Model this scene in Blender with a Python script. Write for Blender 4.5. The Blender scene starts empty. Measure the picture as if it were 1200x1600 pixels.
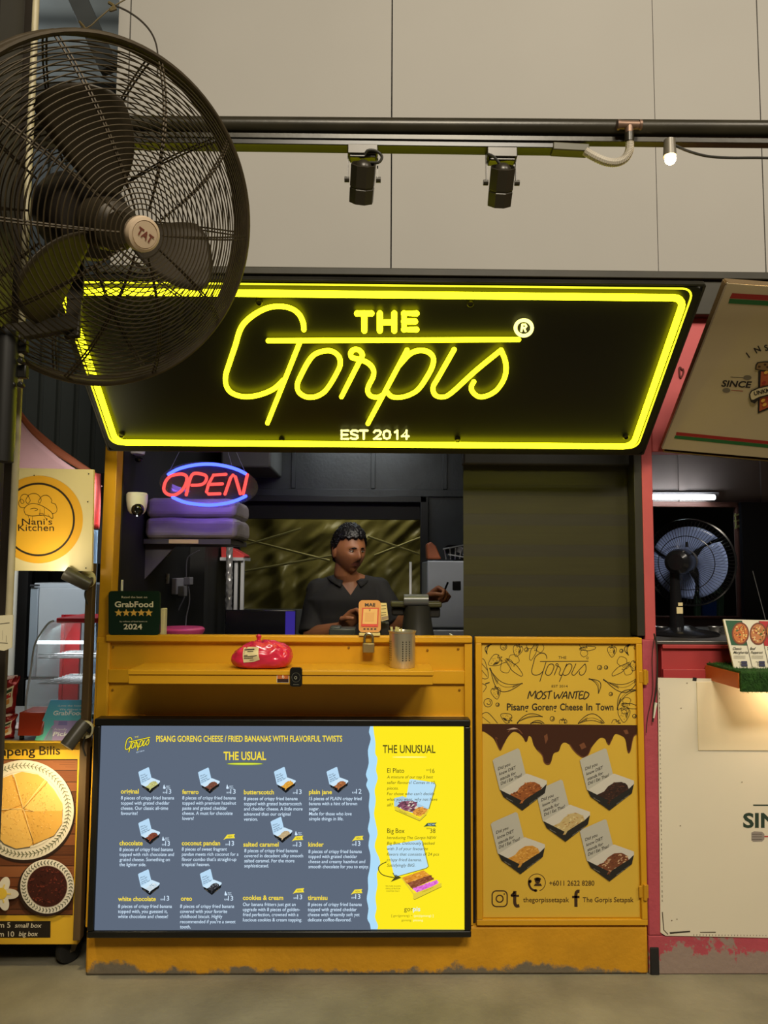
import bpy, bmesh, math, random
from mathutils import Vector, Matrix, noise
from mathutils.geometry import tessellate_polygon
R = math.radians
S = bpy.context.scene
COL = S.collection
V = Vector
rnd = random.Random(7)

# ------------------------------------------------------------------ camera
F = 1150.0                               # focal length in pixels of the 1200x1600 frame
YAW, PITCH, ROLL = R(0.80), R(4.40), R(0.31)
CAM = V((0, -2.40, 1.265))
FW = V((math.sin(YAW) * math.cos(PITCH), math.cos(YAW) * math.cos(PITCH), math.sin(PITCH)))
_rt = V((math.cos(YAW), -math.sin(YAW), 0))
_up = _rt.cross(FW)
RT = _rt * math.cos(ROLL) + _up * math.sin(ROLL)
UP = -_rt * math.sin(ROLL) + _up * math.cos(ROLL)
cam_d = bpy.data.cameras.new('camera')
cam_d.sensor_fit = 'VERTICAL'; cam_d.sensor_height = 32.0; cam_d.sensor_width = 24.0
cam_d.lens = 32.0 * F / 1600.0
cam_d.clip_start = 0.05
cam = bpy.data.objects.new('camera', cam_d); COL.objects.link(cam)
cam.matrix_world = Matrix(((RT.x, UP.x, -FW.x, CAM.x), (RT.y, UP.y, -FW.y, CAM.y), (RT.z, UP.z, -FW.z, CAM.z), (0, 0, 0, 1)))
S.camera = cam

# ------------------------------------------------------------------ world, lamps of the hall, exposure
S.view_settings.view_transform = 'Standard'; S.view_settings.look = 'None'
S.view_settings.gamma = 1.0; S.view_settings.use_curve_mapping = False
S.view_settings.exposure = 0.0
S.cycles.use_denoising = True
S.cycles.max_bounces = 6
S.cycles.sample_clamp_indirect = 4.0
W = bpy.data.worlds.new('night'); S.world = W; W.use_nodes = True
W.node_tree.nodes['Background'].inputs[0].default_value = (1.0, 0.85, 0.66, 1)
W.node_tree.nodes['Background'].inputs[1].default_value = 0.035

def lamp(name, kind, loc, target, power, color, size=0.5, size_y=None, spot=60, blend=0.6):
    d = bpy.data.lights.new(name, kind); d.energy = power; d.color = color
    if kind == 'AREA':
        d.shape = 'RECTANGLE' if size_y else 'SQUARE'; d.size = size
        if size_y: d.size_y = size_y
    else:
        d.shadow_soft_size = size
    if kind == 'SPOT':
        d.spot_size = R(spot); d.spot_blend = blend
    o = bpy.data.objects.new(name, d); COL.objects.link(o); o.location = loc
    o.rotation_euler = (V(target) - V(loc)).to_track_quat('-Z', 'Y').to_euler()
    return o
lamp('hall_light', 'AREA', (0.4, -4.1, 4.3), (0.2, 0, 1.0), 185, (1.0, 0.90, 0.74), 1.6, 0.6)
lamp('hall_light', 'AREA', (2.6, -3.0, 4.3), (0.8, 0, 1.0), 60, (1.0, 0.90, 0.76), 1.2, 0.4)
lamp('roof_light', 'AREA', (-2.6, 1.0, 4.2), (-2.0, 2.6, 2.9), 10, (0.85, 0.93, 1.0), 0.6)

# ------------------------------------------------------------------ helpers
def ray(px, py): return RT * ((px - 600) / F) + UP * ((800 - py) / F) + FW
def at(px, py, Y=0.0):                 # the point seen at pixel (px, py) on the upright plane y = Y
    d = ray(px, py); return CAM + d * ((Y - CAM.y) / d.y)
def on(px, py, o, n):                  # ... on the plane through o with normal n
    d = ray(px, py); return CAM + d * ((V(o) - CAM).dot(n) / d.dot(n))
def atz(px, py, Z):
    d = ray(px, py); return CAM + d * ((Z - CAM.z) / d.z)
def X(px, py, Y=0.0): return at(px, py, Y).x
def Z(px, py, Y=0.0): return at(px, py, Y).z
def lin(c):
    c /= 255.0
    return c / 12.92 if c <= 0.04045 else ((c + 0.055) / 1.055) ** 2.4
def C(r, g, b): return (lin(r), lin(g), lin(b), 1)

_M = {}
def mat(name, col, rough=0.6, metal=0.0, var=0.0, scale=8.0, bump=0.0, bscale=None, emit=0.0, ecol=None,
        alpha=1.0, trans=0.0, coat=0.0, spec=0.5, stretch=None, ior=1.45):
    if name in _M: return _M[name]
    m = bpy.data.materials.new(name); m.use_nodes = True
    nt = m.node_tree; b = nt.nodes['Principled BSDF']
    I = b.inputs
    I['Base Color'].default_value = col; I['Roughness'].default_value = rough; I['Metallic'].default_value = metal
    I['Specular IOR Level'].default_value = spec; I['IOR'].default_value = ior
    I['Alpha'].default_value = alpha; I['Transmission Weight'].default_value = trans; I['Coat Weight'].default_value = coat
    if emit:
        I['Emission Color'].default_value = ecol or col; I['Emission Strength'].default_value = emit
    if var or bump:
        tc = nt.nodes.new('ShaderNodeTexCoord'); mp = nt.nodes.new('ShaderNodeMapping')
        nt.links.new(tc.outputs['Object'], mp.inputs[0])
        if stretch: mp.inputs['Scale'].default_value = stretch
        n = nt.nodes.new('ShaderNodeTexNoise'); n.inputs['Scale'].default_value = scale; n.inputs['Detail'].default_value = 6
        nt.links.new(mp.outputs[0], n.inputs['Vector'])
        if var:
            r = nt.nodes.new('ShaderNodeValToRGB')
            r.color_ramp.elements[0].position = 0.3; r.color_ramp.elements[1].position = 0.7
            r.color_ramp.elements[0].color = tuple(x * (1 - var) for x in col[:3]) + (1,)
            r.color_ramp.elements[1].color = tuple(min(1, x * (1 + var)) for x in col[:3]) + (1,)
            nt.links.new(n.outputs[0], r.inputs[0]); nt.links.new(r.outputs[0], I['Base Color'])
        if bump:
            n2 = nt.nodes.new('ShaderNodeTexNoise'); n2.inputs['Scale'].default_value = bscale or scale * 4; n2.inputs['Detail'].default_value = 5
            nt.links.new(mp.outputs[0], n2.inputs['Vector'])
            bp = nt.nodes.new('ShaderNodeBump'); bp.inputs['Strength'].default_value = bump; bp.inputs['Distance'].default_value = 0.004
            nt.links.new(n2.outputs[0], bp.inputs['Height']); nt.links.new(bp.outputs[0], I['Normal'])
    _M[name] = m
    return m
def glow(name, col, strength=1.0):                         # things that give off light
    if name in _M: return _M[name]
    m = bpy.data.materials.new(name); m.use_nodes = True; nt = m.node_tree
    nt.nodes.clear()
    e = nt.nodes.new('ShaderNodeEmission'); e.inputs[0].default_value = col; e.inputs[1].default_value = strength
    o = nt.nodes.new('ShaderNodeOutputMaterial'); nt.links.new(e.outputs[0], o.inputs[0])
    _M[name] = m
    return m
def flat(r, g, b, rough=0.6):                              # printed ink
    return mat('ink %d %d %d' % (r, g, b), C(r, g, b), rough)

WORLD = {}
class MB:
    def __init__(s): s.v = []; s.f = []; s.mi = []; s.mats = []; s.cur = 0
    def use(s, m):
        if m not in s.mats: s.mats.append(m)
        s.cur = s.mats.index(m); return s
    def add(s, vs, fs):
        k = len(s.v); s.v.extend(V(p) for p in vs)
        for f in fs: s.f.append(tuple(i + k for i in f)); s.mi.append(s.cur)
        return s
    def box(s, x0, x1, y0, y1, z0, z1):
        return s.obox((V(((x0 + x1) / 2, (y0 + y1) / 2, (z0 + z1) / 2))), (abs(x1 - x0) / 2, abs(y1 - y0) / 2, abs(z1 - z0) / 2))
    def obox(s, c, h, ax=None):
        ax = ax or (V((1, 0, 0)), V((0, 1, 0)), V((0, 0, 1))); c = V(c)
        vs = [c + ax[0] * (h[0] * i) + ax[1] * (h[1] * j) + ax[2] * (h[2] * k) for k in (-1, 1) for j in (-1, 1) for i in (-1, 1)]
        return s.add(vs, [(0, 2, 3, 1), (4, 5, 7, 6), (0, 1, 5, 4), (2, 6, 7, 3), (0, 4, 6, 2), (1, 3, 7, 5)])
    def bar(s, a, b, w, h=None, up=(0, 0, 1)):
        a, b = V(a), V(b); d = (b - a).normalized(); h = h or w; u = V(up)
        if abs(d.dot(u)) > 0.95: u = V((0, 1, 0))
        x = d.cross(u).normalized(); y = x.cross(d)
        return s.obox((a + b) / 2, (w / 2, h / 2, (b - a).length / 2), (x, y, d))
    def tube(s, path, r, n=8, closed=False, caps=True):
        P = [V(p) for p in path]; L = len(P)
        rr = r if isinstance(r, (list, tuple)) else [r] * L
        T = []
        for i in range(L):
            a = P[i - 1] if (i or closed) else P[i]; b = P[(i + 1) % L] if (i < L - 1 or closed) else P[i]
            t = (b - a); T.append(t.normalized() if t.length > 1e-9 else V((0, 0, 1)))
        u = T[0].orthogonal().normalized(); vs = []; fs = []
        for i in range(L):
            u = (u - T[i] * u.dot(T[i]))
            u = u.normalized() if u.length > 1e-6 else T[i].orthogonal().normalized()
            w = T[i].cross(u)
            for k in range(n):
                a = 2 * math.pi * k / n
                vs.append(P[i] + (u * math.cos(a) + w * math.sin(a)) * rr[i])
        m = L if closed else L - 1
        off = 0
        if closed:                       # best match of the last ring with the first
            best = min(range(n), key=lambda q: sum((vs[(L - 1) * n + (k)] - vs[(k + q) % n]).length for k in range(n)))
            off = best
        for i in range(m):
            for k in range(n):
                a, b = i * n + k, i * n + (k + 1) % n
                if i == L - 1: c, d = (k + 1 + off) % n, (k + off) % n
                else: c, d = (i + 1) * n + (k + 1) % n, (i + 1) * n + k
                fs.append((a, b, c, d))
        if caps and not closed:
            fs.append(tuple(range(n - 1, -1, -1))); fs.append(tuple((L - 1) * n + k for k in range(n)))
        return s.add(vs, fs)
    def lathe(s, prof, o, ax=(0, 0, 1), n=24, u=None, sx=1.0):
        o = V(o); ax = V(ax).normalized(); u = (V(u) - ax * V(u).dot(ax)).normalized() if u else ax.orthogonal().normalized(); w = ax.cross(u)
        vs = []; fs = []
        for r, h in prof:
            for k in range(n):
                a = 2 * math.pi * k / n
                vs.append(o + ax * h + (u * (math.cos(a) * sx) + w * math.sin(a)) * max(r, 1e-5))
        for i in range(len(prof) - 1):
            for k in range(n):
                fs.append((i * n + k, i * n + (k + 1) % n, (i + 1) * n + (k + 1) % n, (i + 1) * n + k))
        if prof[0][0] > 1e-4: fs.append(tuple(range(n - 1, -1, -1)))
        if prof[-1][0] > 1e-4: fs.append(tuple((len(prof) - 1) * n + k for k in range(n)))
        return s.add(vs, fs)
    def cyl(s, a, b, r, n=16, r2=None):
        a, b = V(a), V(b); return s.lathe([(r, 0), (r2 or r, (b - a).length)], a, b - a, n)
    def ball(s, c, r, n=16, ax=None):
        r = (r, r, r) if not isinstance(r, (tuple, list)) else r
        ax = ax or (V((1, 0, 0)), V((0, 1, 0)), V((0, 0, 1))); c = V(c); m = max(6, n // 2); vs = []; fs = []
        for i in range(m + 1):
            t = math.pi * i / m
            for k in range(n):
                a = 2 * math.pi * k / n
                vs.append(c + ax[0] * (r[0] * math.sin(t) * math.cos(a)) + ax[1] * (r[1] * math.sin(t) * math.sin(a)) + ax[2] * (r[2] * math.cos(t)))
        for i in range(m):
            for k in range(n): fs.append((i * n + k, (i + 1) * n + k, (i + 1) * n + (k + 1) % n, i * n + (k + 1) % n))
        return s.add(vs, fs)
    def poly(s, pts):
        pts = [V(p) for p in pts]
        return s.add(pts, [tuple(t) for t in tessellate_polygon([pts])])
    def slab(s, pts, off):
        pts = [V(p) for p in pts]; n = len(pts); off = V(off)
        tr = [tuple(t) for t in tessellate_polygon([pts])]
        fs = list(tr) + [tuple(i + n for i in reversed(t)) for t in tr] + [(i, (i + 1) % n, (i + 1) % n + n, i + n) for i in range(n)]
        return s.add(pts + [p + off for p in pts], fs)
    def grid(s, fn, nu, nv):
        vs = [fn(i / nu, j / nv) for j in range(nv + 1) for i in range(nu + 1)]
        return s.add(vs, [(j * (nu + 1) + i, j * (nu + 1) + i + 1, (j + 1) * (nu + 1) + i + 1, (j + 1) * (nu + 1) + i) for j in range(nv) for i in range(nu)])
    def build(s, name, m=None, parent=None, bevel=0.0, base=None, solid=0.0, fix=True, sharp=35, seg=2):
        """links the collected shapes as ONE mesh object"""
        if parent is not None: off = WORLD[parent.name]
        else:
            if base is None:
                lo = [min(v[i] for v in s.v) for i in range(3)]; hi = [max(v[i] for v in s.v) for i in range(3)]
                base = V(((lo[0] + hi[0]) / 2, (lo[1] + hi[1]) / 2, lo[2]))
            off = V(base)
        me = bpy.data.meshes.new(name)
        me.from_pydata([v - off for v in s.v], [], s.f)
        mm = s.mats or [m]
        for q in mm: me.materials.append(q)
        if s.mats:
            for p, i in zip(me.polygons, s.mi): p.material_index = i
        if fix:
            bm = bmesh.new(); bm.from_mesh(me); bmesh.ops.recalc_face_normals(bm, faces=bm.faces); bm.to_mesh(me); bm.free()
        me.polygons.foreach_set('use_smooth', [True] * len(me.polygons))
        me.set_sharp_from_angle(angle=R(sharp))
        me.update()
        o = bpy.data.objects.new(name, me); COL.objects.link(o)
        if parent is not None: o.parent = parent
        else: o.location = off
        WORLD[o.name] = off
        if bevel:
            b = o.modifiers.new('bevel', 'BEVEL'); b.width = bevel; b.segments = seg; b.limit_method = 'ANGLE'; b.angle_limit = R(40)
        if solid:
            b = o.modifiers.new('thickness', 'SOLIDIFY'); b.thickness = solid; b.offset = 0
        return o
def tag(o, label, cat, group=None):
    o['label'] = label; o['category'] = cat
    if group: o['group'] = group
    return o
def thing(name, label, cat, loc, group=None):
    o = bpy.data.objects.new(name, None); COL.objects.link(o); o.location = V(loc); o.empty_display_size = 0.05
    WORLD[o.name] = V(loc)
    return tag(o, label, cat, group)
def struct(o): o['kind'] = 'structure'; return o
def dup(root, shift, label=None):
    r = root.copy(); COL.objects.link(r); r.location = root.location + V(shift)
    if label: r['label'] = label
    for ch in list(root.children):
        c = ch.copy(); COL.objects.link(c); c.parent = r
        for g in list(ch.children):
            d = g.copy(); COL.objects.link(d); d.parent = c
    return r
def smooth_path(pts, k=6, closed=False):                  # Catmull-Rom
    P = [V(p) if len(p) == 3 else V((p[0], p[1], 0)) for p in pts]; n = len(P); out = []
    for i in range(n if closed else n - 1):
        g = lambda j: P[j % n] if closed else P[max(0, min(n - 1, j))]
        p0, p1, p2, p3 = g(i - 1), g(i), g(i + 1), g(i + 2)
        for q in range(k):
            t = q / k
            out.append(0.5 * ((2 * p1) + (p2 - p0) * t + (2 * p0 - 5 * p1 + 4 * p2 - p3) * t * t + (3 * p1 - p0 - 3 * p2 + p3) * t ** 3))
    if not closed: out.append(P[-1])
    return out
def rrect(x0, x1, y0, y1, r, k=5):
    out = []
    for cx, cy, a0 in ((x1 - r, y1 - r, 0), (x0 + r, y1 - r, 90), (x0 + r, y0 + r, 180), (x1 - r, y0 + r, 270)):
        for i in range(k + 1):
            a = R(a0 + 90 * i / k); out.append((cx + r * math.cos(a), cy + r * math.sin(a)))
    return out
_T = {}
def text_shape(s, bold=0.0, shear=0.0):
    key = (s, bold, shear)
    if key not in _T:
        c = bpy.data.curves.new('lettering', 'FONT'); c.body = s; c.size = 1; c.offset = bold; c.shear = shear; c.resolution_u = 3; c.fill_mode = 'FRONT'
        o = bpy.data.objects.new('lettering', c)
        me = bpy.data.meshes.new_from_object(o)
        _T[key] = ([(v.co.x, v.co.y) for v in me.vertices], [tuple(p.vertices) for p in me.polygons])
        bpy.data.objects.remove(o); bpy.data.curves.remove(c); bpy.data.meshes.remove(me)
    return _T[key]
CAP = None
class Sheet(MB):
    """prints on a flat surface: polygons, ribbons and lettering laid on one plane, each layer a hair above the last"""
    def __init__(s, o, n, lift=0.0006): super().__init__(); s.o = V(o); s.n = V(n).normalized(); s.lift = lift; s.k = 1
    def P(s, x, y, k=None): return on(x, y, s.o + s.n * (s.lift * (k or s.k)), s.n)
    def fill(s, pts, m, k=None):
        s.use(m); return s.poly([s.P(x, y, k) for x, y in pts])
    def line(s, pts, w, m, k=None, closed=False):
        s.use(m); P = [V((p[0], p[1], 0)) for p in pts]; n = len(P); vs = []; fs = []
        for i in range(n):
            a = P[i - 1] if (i or closed) else P[i]; b = P[(i + 1) % n] if (i < n - 1 or closed) else P[i]
            t = (b - a); t = t.normalized() if t.length > 1e-9 else V((1, 0, 0)); q = V((-t.y, t.x, 0)) * (w / 2)
            vs += [s.P((P[i] + q).x, (P[i] + q).y, k), s.P((P[i] - q).x, (P[i] - q).y, k)]
        for i in range(n if closed else n - 1):
            j = (i + 1) % n; fs.append((2 * i, 2 * i + 1, 2 * j + 1, 2 * j))
        return s.add(vs, fs)
    def curve(s, pts, w, m, k=None, closed=False, q=6): return s.line([(p.x, p.y) for p in smooth_path(pts, q, closed)], w, m, k, closed)
    def disc(s, cx, cy, rx, ry, m, k=None, n=40, rot=0.0):
        return s.fill([(cx + rx * math.cos(a) * math.cos(rot) - ry * math.sin(a) * math.sin(rot), cy + rx * math.cos(a) * math.sin(rot) + ry * math.sin(a) * math.cos(rot)) for a in (2 * math.pi * i / n for i in range(n))], m, k)
    def ring(s, cx, cy, rx, ry, w, m, k=None, n=48): return s.line([(cx + rx * math.cos(2 * math.pi * i / n), cy + ry * math.sin(2 * math.pi * i / n)) for i in range(n)], w, m, k, True)
    def text(s, t, x0, yb, m, h=None, x1=None, slope=0.0, bold=0.0, shear=0.0, k=None, mid=False, spread=1.0):
        """lettering from x0 (to x1) on baseline yb, capital height h, in pixels of the surface as photographed"""
        global CAP
        if CAP is None: CAP = max(p[1] for p in text_shape('H')[0])
        vs, fs = text_shape(t, bold, shear)
        if not vs: return s
        lo = min(p[0] for p in vs); wid = max(p[0] for p in vs) - lo
        sy = (h / CAP) if h else (x1 - x0) / wid
        sx = (x1 - x0) / wid if x1 is not None else sy * spread
        if mid: x0 = x0 - wid * sx / 2
        s.use(m)
        return s.add([s.P(x0 + (p[0] - lo) * sx, yb - p[1] * sy + (p[0] - lo) * sx * slope, k) for p in vs], fs)

UX, UY, UZ = V((1, 0, 0)), V((0, 1, 0)), V((0, 0, 1))
FRONT = V((0, -1, 0))
# strokes of the script name, drawn once and used on the big sign, the menu and the door poster
SCRIPT = [
    ([(311, 196), (308, 170), (293, 140), (265, 120), (225, 112), (180, 118), (135, 140), (97, 172), (78, 205), (65, 250), (45, 310), (29, 362), (31, 397), (48, 422), (82, 436), (122, 437), (165, 427), (205, 408), (237, 378)], 0),
    ([(296, 243), (180, 533)], 0),
    ([(183, 236), (1085, 232)], 0),
    ([(380, 274), (412, 274), (437, 293), (442, 322), (430, 352), (405, 395), (383, 422), (352, 438), (318, 438), (292, 420), (288, 392), (302, 358), (325, 315), (348, 287)], 1),
    ([(447, 438), (512, 310), (522, 287), (510, 270), (492, 268), (480, 280), (484, 296), (505, 302), (530, 310), (552, 325), (563, 346), (560, 368), (545, 398), (541, 418), (552, 435), (575, 440), (592, 434)], 0),
    ([(683, 270), (542, 535)], 0),
    ([(655, 325), (690, 287), (722, 272), (755, 275), (777, 295), (775, 327), (755, 367), (725, 410), (695, 430), (660, 440), (627, 437), (607, 416)], 0),
    ([(853, 268), (795, 370), (777, 403), (783, 430), (808, 439), (842, 425), (930, 345), (1022, 270)], 0),
    ([(1022, 270), (1037, 308), (1040, 345), (1030, 380), (1005, 415), (970, 435), (940, 437), (919, 420), (915, 402), (924, 384)], 0)]
THE = [[(503, 138), (555, 138)], [(529, 138), (529, 200)], [(585, 138), (585, 200)], [(637, 138), (637, 200)], [(585, 170), (637, 170)],
       [(717, 138), (672, 138), (672, 196), (717, 196)], [(672, 167), (712, 167)]]
def EST():                                                # E S T 2 0 1 4 as strokes
    g = {'E': [[(1, 0), (0, 0), (0, 1), (1, 1)], [(0, .5), (.85, .5)]],
         'S': [[(1, .1), (.75, 0), (.25, 0), (0, .15), (.05, .38), (.5, .5), (.95, .62), (1, .85), (.75, 1), (.25, 1), (0, .9)]],
         'T': [[(-.05, 0), (1.05, 0)], [(.5, 0), (.5, 1)]],
         '2': [[(0, .2), (.2, 0), (.75, 0), (1, .2), (.9, .45), (0, 1), (1, 1)]],
         '0': [[(.5, 0), (.1, .15), (0, .5), (.1, .85), (.5, 1), (.9, .85), (1, .5), (.9, .15), (.5, 0)]],
         '1': [[(.3, .2), (.65, 0), (.65, 1)]],
         '4': [[(.7, 1), (.7, 0), (0, .68), (1, .68)]]}
    xs = {0: 'E', 1: 'S', 2: 'T', 3.45: '2', 4.45: '0', 5.45: '1', 6.4: '4'}
    out = []
    for k, ch in xs.items():
        for st in g[ch]: out.append([(447 + k * 34 + x * 24, 560 + y * 30) for x, y in st])
    return out
# ================================================================== THE SETTING
concrete = mat('concrete floor', C(140, 134, 112), 0.72, var=0.26, scale=4.5, bump=0.5, bscale=70)
wall_paint = mat('off white boards', C(163, 159, 150), 0.75, var=0.035, scale=1.5, bump=0.05, bscale=60)
dark_gap = mat('dark gap', C(24, 22, 18), 0.9)
olive_beam = mat('dark painted beam', C(50, 46, 30), 0.55, var=0.2, scale=10, bump=0.1)
black_in = mat('black painted board', C(22, 22, 23), 0.6, var=0.25, scale=5, bump=0.1)
panel_in = mat('charcoal panelling', C(42, 45, 46), 0.42, var=0.2, scale=8, bump=0.25, bscale=70)
clad = mat('dark corrugated cladding', C(52, 57, 54), 0.55, var=0.15, scale=3)
roof_m = mat('galvanised roof sheet', C(125, 132, 132), 0.5, metal=0.2, var=0.15, scale=3)

def dirty_wall(name, col, hi, edge, dirt=C(112, 102, 84)):
    """painted masonry whose paint has worn off along the ground"""
    m = mat(name, col, 0.7, var=0.12, scale=7, bump=0.5, bscale=55)
    nt = m.node_tree; b = nt.nodes['Principled BSDF']
    src = b.inputs['Base Color'].links[0].from_socket
    geo = nt.nodes.new('ShaderNodeNewGeometry'); sep = nt.nodes.new('ShaderNodeSeparateXYZ'); nt.links.new(geo.outputs['Position'], sep.inputs[0])
    n = nt.nodes.new('ShaderNodeTexNoise'); n.inputs['Scale'].default_value = 3.0; n.inputs['Detail'].default_value = 9; n.inputs['Roughness'].default_value = 0.72
    nt.links.new(geo.outputs['Position'], n.inputs['Vector'])
    a = nt.nodes.new('ShaderNodeMath'); a.operation = 'MULTIPLY_ADD'; a.inputs[1].default_value = -hi; nt.links.new(n.outputs[0], a.inputs[0]); nt.links.new(sep.outputs[2], a.inputs[2])
    r = nt.nodes.new('ShaderNodeMapRange'); r.inputs['From Min'].default_value = edge; r.inputs['From Max'].default_value = edge + 0.012
    nt.links.new(a.outputs[0], r.inputs['Value'])
    mx = nt.nodes.new('ShaderNodeMix'); mx.data_type = 'RGBA'
    nt.links.new(r.outputs[0], mx.inputs[0]); mx.inputs[6].default_value = dirt; nt.links.new(src, mx.inputs[7])
    nt.links.new(mx.outputs[2], b.inputs['Base Color'])
    return m
yellow = mat('yellow gloss paint', C(210, 154, 26), 0.42, var=0.07, scale=4, bump=0.12, bscale=40)
yellow_base = dirty_wall('yellow plinth paint', C(204, 146, 22), 0.20, -0.088)
pink = mat('pink post paint', C(190, 84, 84), 0.55, var=0.1, scale=5, bump=0.15, bscale=40)
pink_base = dirty_wall('pink plinth paint', C(176, 74, 84), 0.62, -0.243, C(150, 130, 118))

m = MB(); m.box(-5, 5.5, -5.0, 4.5, -0.08, 0.0); struct(m.build('floor', concrete))

# white boards above the stalls, with their seams
zb = Z(640, 421, 0.0); zt = 4.3
xs = [X(186, 20), X(205, 20), X(612, 300), X(1026, 300), X(1193, 300), X(1193, 300) + 0.85, 3.4]
m = MB(); m.use(wall_paint)
for i in range(6):
    g = (0.004, 0.0035, 0.0012, 0.003, 0.003, 0.003)[i]
    m.box(xs[i] + (0 if i == 0 else 0.001), xs[i + 1] - g, 0.0, 0.018, zb, zt)
m.use(dark_gap).box(xs[0], xs[-1], 0.019, 0.06, zb, zt)
struct(m.build('wall_back'))

# dark beam below the boards
m = MB(); z2 = Z(1060, 494, 0.01)
m.box(X(150, 450), 3.4, -0.008, 0.10, z2, zb - 0.001)
m.box(X(150, 450), 3.4, -0.022, -0.008, zb - 0.03, zb - 0.004)
struct(m.build('trim_1', olive_beam, bevel=0.003))

# cladding of the hall on the left, roof sheet above it
m = MB(); Yc = 1.55; pts = []; x = -4.0
while x < X(176, 850) - 0.12:
    pts += [(x, 0.0), (x + 0.066, 0.0), (x + 0.073, 0.012), (x + 0.089, 0.012)]; x += 0.096
zc = Z(120, 185, Yc)
vs = [V((px_, Yc + py_, z)) for z in (0, zc) for px_, py_ in pts]; n = len(pts)
m.add(vs, [(i, i + 1, n + i + 1, n + i) for i in range(n - 1)])
struct(m.build('wall_left', clad, fix=False, sharp=20))
m = MB(); pts = []; n = 60
def roof(i, j):
    s_ = 2.4 * j
    return V((-4.0 + 4.0 * i, Yc + 0.02 - s_ * 0.9 + 0.9, zc + 0.05 + 0.62 * s_ + 0.012 * math.sin(j * 2 * math.pi * 14)))
m.grid(roof, 1, 168); struct(m.build('ceiling', roof_m, fix=False, sharp=80))
m = MB(); m.bar(at(105, -40, 1.0), at(172, 110, 1.0), 0.05, 0.09); tag(m.build('roof_brace', mat('grey steel', C(88, 92, 92), 0.5, metal=0.3, var=0.1), bevel=0.002), 'grey steel brace slanting under the roof sheet above the big fan', 'roof brace')
m = MB(); a = at(40, 146, 1.2); b = at(190, 146, 1.2); m.bar(a, (b.x, a.y, a.z), 0.05, 0.085); tag(m.build('roof_purlin', olive_beam, bevel=0.003), 'dark horizontal beam under the roof sheet, seen through the top of the big fan', 'roof beam')

# plinth under the yellow stall, pink post and pink plinth beside it
xl, xr = X(133, 1500), X(1013, 1490)
zp = Z(875, 1447)
m = MB(); m.box(xl, xr, 0.0, 0.034, 0, zp); struct(m.build('wall_front', yellow_base, bevel=0.008))
xp0, xp1 = X(1005, 900, 0.03), X(1024, 900, 0.03)
pp1 = X(1020, 760, 0.03)
m = MB(); m.box(X(1004, 800, 0.03), pp1, 0.03, 0.12, 0.0, Z(1060, 495, 0.03)); m.box(pp1 + .0005, 3.0, 0.03, 0.10, Z(1060, 706, .03), Z(1060, 495, 0.03)); struct(m.build('trim_2', pink, bevel=0.003))
m = MB(); m.box(xr + 0.002, 3.0, 0.0, 0.30, 0.0, Z(1100, 1462)); m.box(xr + 0.002, X(1032, 1300), 0.0, 0.03, Z(1100, 1462), Z(1022, 1000)); struct(m.build('wall_right', pink_base, bevel=0.004))
m = MB(); m.box(X(1016, 1512, -0.001) , X(1030, 1512), -0.004, 0.02, 0.0, Z(1020, 1480)); struct(m.build('trim_3', mat('black bitumen', C(32, 30, 28), 0.8, var=0.2), bevel=0.003))
# yellow jamb on the left of the serving opening
m = MB(); m.slab([at(*p, 0.013) for p in ((165, 690), (184, 690), (172, 992), (160, 1450), (134, 1450), (152, 992))], (0, 0.06, 0)); m.slab([at(*p, 0.0018) for p in ((151, 996), (172, 996), (158, 1449), (133, 1449))], (0, 0.011, 0)); struct(m.build('trim_4', yellow, bevel=0.002))

# inside of the stall
BACK = 1.75
x0, x1 = X(176, 850), X(1003, 800)
zt_in = Z(600, 640, 0.1)
m = MB(); m.box(x0 - 0.01, x0 + 0.004, 0.07, BACK, 0.0, zt_in + 0.4); struct(m.build('wall_inside_left', black_in))
m = MB(); m.box(x1 - 0.002, x1 + 0.012, 0.05, BACK, 0.0, zt_in + 0.4); struct(m.build('wall_inside_right', black_in))
m = MB(); m.box(x0, x1, 0.11, BACK, zt_in + 0.25, zt_in + 0.27); struct(m.build('ceiling_inside', black_in))
# back partition of the stall: boards above, a framed opening below
wx0, wx1 = X(372, 800, BACK), X(666, 800, BACK); wz1 = Z(600, 775, BACK)
m = MB(); m.use(panel_in)
m.box(x0, X(730, 760, BACK) + 0.5, BACK, BACK + 0.03, Z(600, 772, BACK), zt_in + 0.4)
m.box(x0, X(376, 800, BACK), BACK, BACK + 0.03, 0.0, Z(600, 772, BACK))
m.box(X(666, 800, BACK), x1 + 0.25, BACK, BACK + 0.03, 0.0, Z(600, 772, BACK))
m.box(X(376, 800, BACK), X(666, 800, BACK), BACK, BACK + 0.03, 0.0, Z(500, 952, BACK))
for px in (459, 583, 695):                                  # battens over the joints of the boards
    xa = X(px, 740, BACK); m.box(xa - 0.012, xa + 0.012, BACK - 0.012, BACK, Z(600, 764, BACK), zt_in + 0.4)
m.box(x0, X(730, 760, BACK) + 0.4, BACK - 0.014, BACK, Z(600, 776, BACK), Z(600, 765, BACK))
struct(m.build('wall_inside_back', bevel=0.002))
m = MB(); fr = mat('black steel frame', C(34, 34, 34), 0.4, metal=0.3, var=0.1)
za, zb2 = Z(600, 952, BACK), Z(600, 776, BACK)
for (a0, a1, b0, b1) in ((wx0, wx1, zb2 - 0.035, zb2), (wx1 - 0.035, wx1 + 0.01, za, zb2), (wx0, wx0 + 0.02, za, zb2)):
    m.box(a0, a1, BACK - 0.035, BACK - 0.001, b0, b1)
m.use(fr)
struct(m.build('window_1', fr, bevel=0.003))
# dark fascia that hangs behind the opening
m = MB(); m.box(wx0, wx1, BACK + 0.0305, BACK + 0.05, Z(600, 812, BACK + 0.03), zb2 + 0.1); tag(m.build('awning_board', black_in, bevel=0.003), 'dark board hanging across the top of the back opening above the vendor', 'board')
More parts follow.
